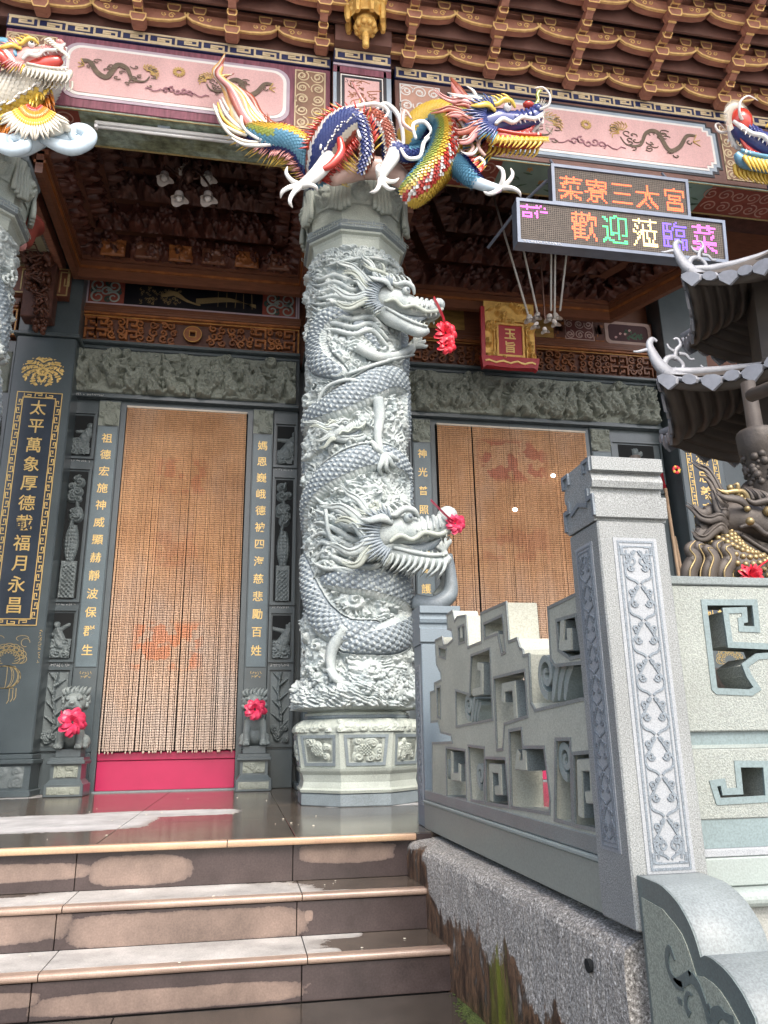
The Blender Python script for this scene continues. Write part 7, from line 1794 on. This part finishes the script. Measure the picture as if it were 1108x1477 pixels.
# ================================================================ bronze incense pavilion
m_bz=mat('dark weathered bronze',(.085,.072,.062),.55,.4,6,metal=.25,bmp=.3,bs=40)
m_bzk=mat('soot brown bronze underside',(.10,.083,.068),.6,.45,3,metal=.15)
m_bzl=mat('pale grey bronze edge',(.27,.28,.305),.5,.3,14,metal=.2,bmp=.2,bs=80)
m_bzg=mat('rubbed golden bronze',(.36,.27,.13),.35,.4,30,metal=.6)
PV=thing('incense_pavilion','dark bronze incense pavilion with two tiers of upturned roofs, right edge','incense burner',(3.1,3.4,0))
def hexroof(Lc,r,zc_,tier,apexz,rin=.42,zin_=None,name='roof'):
    """hexagonal eave whose left corner is at Lc=(x,z); built as sagging curved eave lines with a ribbed, stepped soffit"""
    Yc=3.4; cx=Lc[0]+r; z0=Lc[1]
    n=6; seg=20
    ang=[math.pi+i*math.pi/3 for i in range(6)]    # corner 0 is the left one
    def eave(t): # t in 0..6
        i=int(t)%6; f=t-int(t); a0=ang[i];a1=ang[(i+1)%6]
        x=(math.cos(a0)*(1-f)+math.cos(a1)*f); y=(math.sin(a0)*(1-f)+math.sin(a1)*f); sag=4*f*(1-f)
        k=1-.07*sag; return (x*k,y*k,-.13*sag)
    N=6*seg; vs=[];fs=[]
    prof=[]; # radial steps from eave to the neck: under side, ribbed
    steps=42
    for j in range(steps+1):
        u=j/steps; rr=r*(1-u)+rin*r*u; dz=-.015+.08*u-.055*abs(math.sin(u*math.pi*7)); prof.append((rr/r,dz,1-u))
    for j,(k,dz,sg) in enumerate(prof):
        for i in range(N):
            e=eave(i/seg); vs.append((cx+e[0]*r*k,Yc+e[1]*r*k,z0+e[2]*sg+dz*(r/1.0)))
    for j in range(steps):
        for i in range(N): a=j*N+i;b=j*N+(i+1)%N; fs.append((a,b,b+N,a+N))
    finish(name+'_soffit',vs,fs,m_bzk,PV,None,True)
    vs=[];fs=[]
    for j in range(11):
        u=j/10; k=1-u*(1-.12)
        for i in range(N):
            e=eave(i/seg); rib=.012*abs(math.sin(i*math.pi*6/seg*1.0))*(1-u); vs.append((cx+e[0]*r*k,Yc+e[1]*r*k,z0+.02+e[2]*(1-u)+(apexz)*(u**1.5)+rib))
    for j in range(10):
        for i in range(N): a=j*N+i;b=j*N+(i+1)%N; fs.append((a,a+N,b+N,b))
    finish(name+'_tiles',vs,fs,m_bz,PV,None,True)
    # eave edging with leaf shaped drip tiles
    vs=[eave(i/(seg)) for i in range(N+1)]
    b=MB(); b.tube([(cx+e[0]*r,Yc+e[1]*r,z0+e[2]+.006) for e in vs],.013,8); edge=b.build('eave_rim',m_bzl,PV,smooth=True)
    per=9
    for i in range(6*per):
        t=i/per+.5/per
        if not(t<1.6 or t>4.4): continue
        e0=eave(t-.045);e1=eave(t+.045);c=eave(t); p=np.array([cx+c[0]*r*1.015,Yc+c[1]*r*1.015,z0+c[2]]); d=np.array([e1[0]-e0[0],e1[1]-e0[1],e1[2]-e0[2]]); d/=np.linalg.norm(d); o=np.array([c[0],c[1],0]);o/=np.linalg.norm(o)
        big=i%2==0; w_=.052 if big else .040; h=.062 if big else .040
        lf=[(-w_,.012),(-w_*.9,-h*.35),(-w_*.35,-h*.75),(0,-h),(w_*.35,-h*.75),(w_*.9,-h*.35),(w_,.012),(w_*.4,.028),(-w_*.4,.028)] if big else [(w_*math.cos(a*.7),w_*.75*math.sin(a*.7)+.006) for a in range(9)]
        A=[tuple(p+d*u+np.array([0,0,v])+o*.0) for u,v in lf]; B=[tuple(p+d*u*1.0+np.array([0,0,v])+o*.016) for u,v in lf]
        l=MB().prism(A,B).build('drip_tile',m_bzl,PV)
    return cx,Yc,eave
def finial(c,s,seed=0):
    """scrolled corner crest, an abstract curling bird of volutes pointing outwards (-X)"""
    T=lambda p:(c[0]+s*p[0],c[1]+s*p[1],c[2]+s*p[2]); f=MB()
    f.tube([T(p) for p in crom([(1.0,0,-.05),(.6,0,-.12),(.25,0,-.10),(-.05,0,.12),(-.20,0,.42),(-.24,0,.62),(-.16,0,.74),(-.06,0,.70)],5)],[s*q_ for q_ in lerp_list([.10,.13,.16,.15,.11,.08,.06,.03],36)],10,.55); o=f.build('corner_crest',m_bzl,PV,smooth=True)
    for P,r in (([(-.16,0,.50),(-.34,0,.48),(-.50,0,.43),(-.62,0,.42)],.05),([(.0,0,.05),(.10,0,.30),(.30,0,.36),(.46,0,.20),(.38,0,.06),(.26,0,.12)],.075),([(.30,0,-.02),(.55,0,.10),(.75,0,.02),(.90,0,.14),(.86,0,.22)],.06),([(.30,0,.30),(.34,0,.52),(.46,0,.66),(.42,0,.80),(.32,0,.78)],.055),([(.40,0,.45),(.55,0,.44),(.64,0,.34),(.74,0,.36)],.05),([(.30,0,.50),(.20,0,.56),(.16,0,.66)],.045),([(.9,0,.0),(1.1,0,.16),(1.25,0,.05)],.06)):
        f=MB(); Q=crom(P,5); f.tube([T(p) for p in Q],[s*r*(1-.6*i/len(Q)) for i in range(len(Q))],8,.6); f.build('crest_scroll',m_bzl,o,smooth=True)
L=onY(952,545,3.4); U=onY(988,398,3.4)
cx1,Yc,ev1=hexroof((L[0],L[2]),.92,0,0,.16,.30)
cx2,_,ev2=hexroof((U[0],U[2]),.80,0,1,.30,.32)
finial((L[0]+.02,3.39,L[2]+.03),.26); finial((U[0]+.02,3.39,U[2]+.03),.25,1)
# ridges running up from the corners
for (L_,r_,az) in ((L,.92,.16),(U,.80,.30)):
    for i in (0,1,5):
        a=math.pi+i*math.pi/3; b=MB(); c=(L_[0]+r_,3.4)
        b.tube([(c[0]+math.cos(a)*r_*k,3.4+math.sin(a)*r_*k,L_[2]+.03+az*(1-k)**1.5) for k in (1,.8,.6,.4,.2)],[.03,.028,.026,.024,.02],8); b.build('ridge',m_bzl,PV,smooth=True)
MB().lathe((cx1,3.4,L[2]-.40),[(.40,.0),(.42,.06),(.38,.10),(.36,.36),(.30,.40)],6,0).build('neck',m_bz,PV)
MB().lathe((cx2,3.4,L[2]+.02),[(.55,.0),(.40,.14),(.38,U[2]-L[2]-.06),(.40,U[2]-L[2]+.1)],6,0).build('upper_body',m_bzk,PV)
# pillars: the front left one is entwined with a carved dragon
p0=onY(1080,560,2.85); p1=onY(1078,835,2.85)
def pil(x,y,zt,main=False):
    b=MB(); b.lathe((x,y,0),[(.065,0),(.07,.5),(.066,zt-.36),(.085,zt-.34),(.088,zt-.26),(.08,zt-.24),(.035,zt-.22),(.032,zt)],14); o=b.build('pillar',m_bz,PV,smooth=True)
    q=random.Random(4)
    if main:
        b=MB()
        for i in range(420):
            z=q.uniform(.75,zt-.36); a=q.uniform(0,6.28); b.sphere((x+.066*math.cos(a),y+.066*math.sin(a),z),q.uniform(.008,.020),8,5)
        tag(b.build('carved_clouds',m_bz,o,smooth=True),kind='stuff')
        for k in range(3):
            b=MB(); b.tube([(x+(.078)*math.cos(t*1.5+k*2),y+.078*math.sin(t*1.5+k*2),zt-.38-.07*t-.2*k) for t in np.linspace(0,4.5,26)],[.008+.014*math.sin(math.pi*i/25) for i in range(26)],8); b.build('dragon_coil',m_bz,o,smooth=True)
        to=lambda u,v,d:(x+u,y-.089-d,v)
        char('公',m_gold,o,to,0.01,zt-.30,.05,.004,1)
    return o
pil(p0[0],2.85,float(onY(1080,640,2.85)[2])+.30,True); pil(cx1+.40,3.0,p0[2]+.1); pil(p0[0]+.05,4.0,p0[2]+.1); pil(cx1+.45,4.0,p0[2]+.1)
MB().lathe((cx1,3.4,0),[(.9,0),(.92,.1),(.85,.14),(.80,.5),(.86,.6),(.86,.66),(.3,.70)],6,0).build('base',m_bz,PV)
b=MB(); a=onY(1085,570,2.7); c=onY(1150,545,2.3); b.tube([tuple(a),tuple(c)],.03,10); b.build('cross_beam',m_bzk,PV,smooth=True)

# ---- bronze dragon in front of the pavilion
bd=thing('bronze_dragon','dark bronze dragon with gold rubbed scales rearing behind the balustrade, right edge','dragon statue',(1.75,2.4,0))
BZ=dict(skin=m_bz,mane=m_bz,mane2=m_bzk,eye=m_bzg,pupil=m_bz,horn=m_bzg,teeth=m_bz,lip=m_bz,brow=m_bz,tongue=m_bzk,jaw=m_bz,beard=m_bzk,fan1=m_bz,fan2=m_bz,fan3=m_bzk)
head(bd,frame(onY(1066,762,2.4),(1,-.35,-.30),(.35,0,1),.26),BZ,.26,5,.45,.6,False,17,.9,whisk=False,beard=False,sides=(-1,))
MB().sphere(tuple(onY(1082,752,2.30)),.015,12,8).build('gilt_cheek',m_bzg,bd,smooth=True); MB().sphere(tuple(onY(1078,734,2.31)),.011,12,8).build('gilt_cheek',m_bzg,bd,smooth=True)
P=crom([tuple(onY(1044,765,2.50)),tuple(onY(1042,790,2.42)),tuple(onY(1055,812,2.36)),tuple(onY(1082,828,2.34)),tuple(onY(1115,838,2.36)),tuple(onY(1150,845,2.45))],6)
Vp=[Vector(p) for p in P]; Rr=lerp_list([.05,.068,.075,.078,.08,.08],len(P))
b=MB(); b.tube(P,Rr,16); nb=b.build('neck',m_bz,bd,smooth=True)
b=MB(); 
for i in range(1,len(Vp)-1):
    T=(Vp[i+1]-Vp[i-1]).normalized(); n_=Vector((0,-1,0)); n_=(n_-T*n_.dot(T)).normalized(); u_=T.cross(n_)
    for k in range(-3,4):
        a=.42*k+(.21 if i%2 else 0); d=n_*math.cos(a)+u_*math.sin(a); b.sphere(tuple(Vp[i]+d*Rr[i]*.97),.011,8,5,(1,1,1))
tag(b.build('gilt_scales',m_bzg,nb,smooth=True),kind='stuff')
for k in range(6):
    x=1000+13*k; pts=[(x-4,850),(x-6+3*math.sin(k),825),(x+2,806),(x-6,792-4*(k%2)),(x+3,780+6*(k%3))]
    b=MB(); Q=crom(ypts(pts,2.30+.03*(k%2)),5); b.tube(Q,lerp_list([.03,.032,.028,.02,.004],len(Q)),8,.7); b.build('flame_lock',m_bz if k%2 else m_bzk,bd,smooth=True)
    b=MB(); Q=crom(ypts([(a_+1,b_-1) for a_,b_ in pts],2.27+.03*(k%2)),5); b.tube(Q,lerp_list([.003,.004,.004,.003,.001],len(Q)),5); b.build('gilt_line',m_bzg,bd,smooth=True)
for k in range(4):
    pts=[(1046-2*k,742+9*k),(1030-4*k,738+10*k+4*math.sin(k*2)),(1014-2*k,742+12*k),(1000+4*k,728+15*k)]
    b=MB(); Q=crom(ypts(pts,2.40),5); b.tube(Q,lerp_list([.03,.032,.026,.004],len(Q)),8,.7); b.build('mane_lock',m_bz,bd,smooth=True)
rosette('red_bow',tuple(onY(1080,832,2.20)),.04,m_ribbon,'small red ribbon tied round the neck of the bronze dragon',5,'red ribbons tied to carvings',1,[onY(1082,830,2.22),onY(1098,815,2.22),onY(1120,800,2.25)])
bx('perch',m_bz,bd,1.3,2.6,2.25,2.9,.0,.62,.01)

# ================================================================ guardian lions
def lion(x0,y0,label,face,seed,s=1.0):
    t=thing('guardian_lion',label,'lion statue',(x0,y0,0),'pair of stone guardian lions')
    m=m_reliefd; ml=mat('grey carved lion stone',(.21,.245,.245),.6,.3,8,.25,280,bmp=.3,bs=90)
    ped=MB(); w=.155
    ped.box(x0-w,x0+w,y0-.15,y0+.16,0,.10,.006); ped.prism([(x0-w+.01,y0-.14,.10),(x0+w-.01,y0-.14,.10),(x0+w-.01,y0+.15,.10),(x0-w+.01,y0+.15,.10)],[(x0-.12,y0-.11,.135),(x0+.12,y0-.11,.135),(x0+.12,y0+.12,.135),(x0-.12,y0+.12,.135)])
    ped.box(x0-.12,x0+.12,y0-.11,y0+.12,.135,.255); ped.box(x0-.15,x0+.15,y0-.14,y0+.15,.255,.285,.005); ped.box(x0-.135,x0+.135,y0-.125,y0+.14,.285,.31); ped.box(x0-.10,x0+.10,y0-.09,y0+.12,.31,.375,.004)
    p=ped.build('pedestal',m_dark,t)
    relief('pedestal_relief',m_relief,p,wallY(y0-.1105),x0-.095,x0+.095,.15,.245,50,26,lambda U,V:swirls(U,V,swirl_field(9,x0-.09,x0+.09,.155,.24,.022,.04,seed)),.012)
    relief('foot_relief',m_relief,p,wallY(y0-.1505),x0-.13,x0+.13,.02,.08,60,16,lambda U,V:swirls(U,V,swirl_field(12,x0-.12,x0+.12,.03,.07,.02,.03,seed+1)),.006)
    # one sculpted body: overlapping blobs fused by a voxel remesh
    z=.375; b=MB()
    S_=lambda c,r,sc=(1,1,1):b.sphere((x0+c[0]*s,y0+c[1]*s,z+c[2]*s),r*s,16,10,sc)
    S_((0,.03,.10),.088,(1,1,1.1)); S_((0,-.01,.19),.078,(1,.95,1.15)); S_((0,.07,.06),.085); S_((0,-.045,.26),.07)
    for sd in (-1,1):
        b.tube([(x0+sd*.055*s,y0-.03*s,z+.20*s),(x0+sd*.068*s,y0-.06*s,z+.11*s),(x0+sd*.066*s,y0-.06*s,z+.03*s)],[.036*s,.028*s,.028*s],12); S_((sd*.068,-.08,.02),.032,(1,1.3,.75))
        S_((sd*.085,.05,.05),.05,(.9,1.2,1.1)); S_((sd*.10,-.01,.018),.03,(1,1.4,.7))
    hx=.012*face
    S_((hx,-.06,.335),.080,(1.05,1,1)); S_((hx,-.125,.318),.048,(1.2,.9,.85)); S_((hx,-.125,.285),.038,(1.15,1,.6)); S_((hx,-.165,.332),.020,(1.3,1,.8))
    for sd in (-1,1):
        S_((hx+sd*.042,-.118,.372),.022,(1.2,1,.8)); S_((hx+sd*.085,-.04,.375),.024,(1,1,1.2)); S_((hx+sd*.045,-.13,.300),.024)
    bd_=b.build('lion_body',ml,t); md=bd_.modifiers.new('r','REMESH'); md.mode='VOXEL'; md.voxel_size=.0085; sm=bd_.modifiers.new('s','SMOOTH'); sm.iterations=2; sm.factor=.5
    dgp=bpy.context.evaluated_depsgraph_get(); me=bpy.data.meshes.new_from_object(bd_.evaluated_get(dgp)); bd_.modifiers.clear(); bd_.data=me; me.polygons.foreach_set('use_smooth',[True]*len(me.polygons))
    # mane curls, crest, eyes, mouth
    b=MB(); q=random.Random(seed)
    for k in range(38):
        a=math.pi*(-.15+1.3*k/37); rr=q.uniform(.078,.095); c=(hx+rr*math.cos(a),-.04+q.uniform(-.02,.03),.335+rr*math.sin(a)*.95); b.sphere((x0+c[0]*s,y0+c[1]*s,z+c[2]*s),.018*s,8,5)
    for k in range(7):
        u=(k-3)/3; b.tube([(x0+(hx+.075*u)*s,y0-.06*s,z+.395*s),(x0+(hx+.095*u)*s,y0-.06*s,z+(.43+.012*(k%2))*s),(x0+(hx+.085*u+.02)*s,y0-.055*s,z+(.465-.01*abs(u))*s)],[.018*s,.014*s,.003*s],7)
    tag(b.build('mane_curls',ml,bd_,smooth=True),kind='stuff')
    for sd in (-1,1): MB().sphere((x0+(hx+sd*.040)*s,y0-.142*s,z+.362*s),.013*s,10,7).build('eye',ml,bd_,smooth=True)
    b=MB(); b.tube(crom([(x0+(hx-.045)*s,y0-.158*s,z+.302*s),(x0+hx*s,y0-.176*s,z+.296*s),(x0+(hx+.045)*s,y0-.158*s,z+.302*s)],4),.006*s,6); b.build('mouth_line',m_dark,bd_)
    b=MB()
    for k in range(4):
        for sd in (-1,1): b.sphere((x0+sd*(.05+.012*k)*s,y0-.105*s,z+.012*s),.010*s,6,4)
    tag(b.build('toes',ml,bd_,smooth=True),kind='stuff')
    return t
def at_floor(x,y): p=onZ(x,y,0); return p
lion(-1.43,7.15,'left guardian lion with forward facing head on a carved pedestal, wearing a pink bow',1,3,1.12)
lion(.105,7.22,'right guardian lion on a carved pedestal by the right jamb, bow at its chin',-1,8,1.08)
rosette('pink_bow',tuple(onY(106,1042,6.96)),.105,m_pink,'large pinkish red bow on the chest of the left guardian lion',6,'red ribbons tied to carvings',0,[(-1.50,7.0,.68),(-1.49,6.98,.60),(-1.45,6.96,.55)])
rosette('pink_bow',tuple(onY(368,1023,7.0)),.09,m_pink,'pinkish red bow tied at the chin of the right guardian lion',7,'red ribbons tied to carvings')
# ---- odds and ends
fl2=thing('paper_flower','small red and yellow flower stuck beside the right couplet pillar','flower',tuple(onY(975,678,7.1)))
c=Vector(onY(975,678,7.1)); q=random.Random(2)
for k in range(10):
    a=k*.63; b=MB(); b.sphere(tuple(c+Vector((.032*math.cos(a),-.01,.032*math.sin(a)))),.020,8,5,(1,.6,1)); b.build('petal',m_ribbon if k%3 else g_y,fl2,smooth=True)
rb=thing('red_strip','narrow red cloth strip hanging on the wall beside the dark pillar, right','ribbon',tuple(onY(955,690,7.3))); b=MB(); P=crom([tuple(onY(x,y,7.3)) for x,y in ((953,676),(956,692),(960,708),(962,716))],4); b.tube(P,.03,6,.15,(0,-1,0)); b.build('cloth',m_ribbon,rb)
for (a,c_,lab) in (((960,705),(979,830),'long thin wooden pole leaning by the right pillar'),((973,775),(984,830),'shorter wooden pole leaning beside the long one')):
    p=onY(*a,6.6); e=onY(*c_,6.3); d=(e-p)/(p[2]-e[2]); e=p+d*(p[2]-.01); b=MB(); b.tube([tuple(p),tuple(e)],.016,8); tag(b.build('wooden_pole',mat('pale brown bamboo',(.25,.18,.12),.5),None,tuple(e),smooth=True),lab,'pole')
for x,y,lab in ((743,735,'lower of two small white lamp bulbs hanging before the right bead curtain'),(798,686,'upper of two small white lamp bulbs hanging before the right bead curtain')):
    p=Vector(onY(x,y,7.36)); t=thing('white_spot',lab,'bulb',tuple(p)); o=MB().sphere(tuple(p),.026,12,8,(1,.7,.8)).build('bulb',ledmat('glowing white spot',(1,.97,.9),2.2),t,smooth=True); MB().tube([tuple(p+Vector((0,.01,.02))),tuple(p+Vector((0,.01,3.70-p.z)))],.0015,4).build('wire',m_black,t)  # bright spots before the curtain, drawn as emissive spheres on wires
pot=thing('hanging_pot','red flower pot half hidden behind the left column','flower pot',tuple(onY(32,335,6.0))); c=onY(32,335,6.0)
MB().lathe(tuple(c),[(.05,-.12),(.09,-.10),(.13,.06),(.17,.07),(.17,.11),(.14,.11)],18).build('pot',mat('terracotta red',(.30,.06,.045),.5),pot,smooth=True); MB().sphere((c[0]+.02,c[1]-.05,c[2]-.16),.05,10,6).build('blossom',g_p,pot,smooth=True)
# litter on the floor: tiny scraps
q=random.Random(9)
b=MB()
for k in range(60):
    x=q.uniform(-2,.8);y=q.choice((q.uniform(3.8,6.5),q.uniform(3.45,3.7),q.uniform(3.14,3.4))); z=0 if y>3.72 else (-.18 if y>3.42 else -.335)
    b.sphere((x,y,z+.003),q.uniform(.002,.005),5,3,(1.5,1,.5))
tag(b.build('fallen_scraps',g_cr,None,(0,4,0)),'tiny pale scraps of petals scattered on the wet floor and steps','litter',kind='stuff')
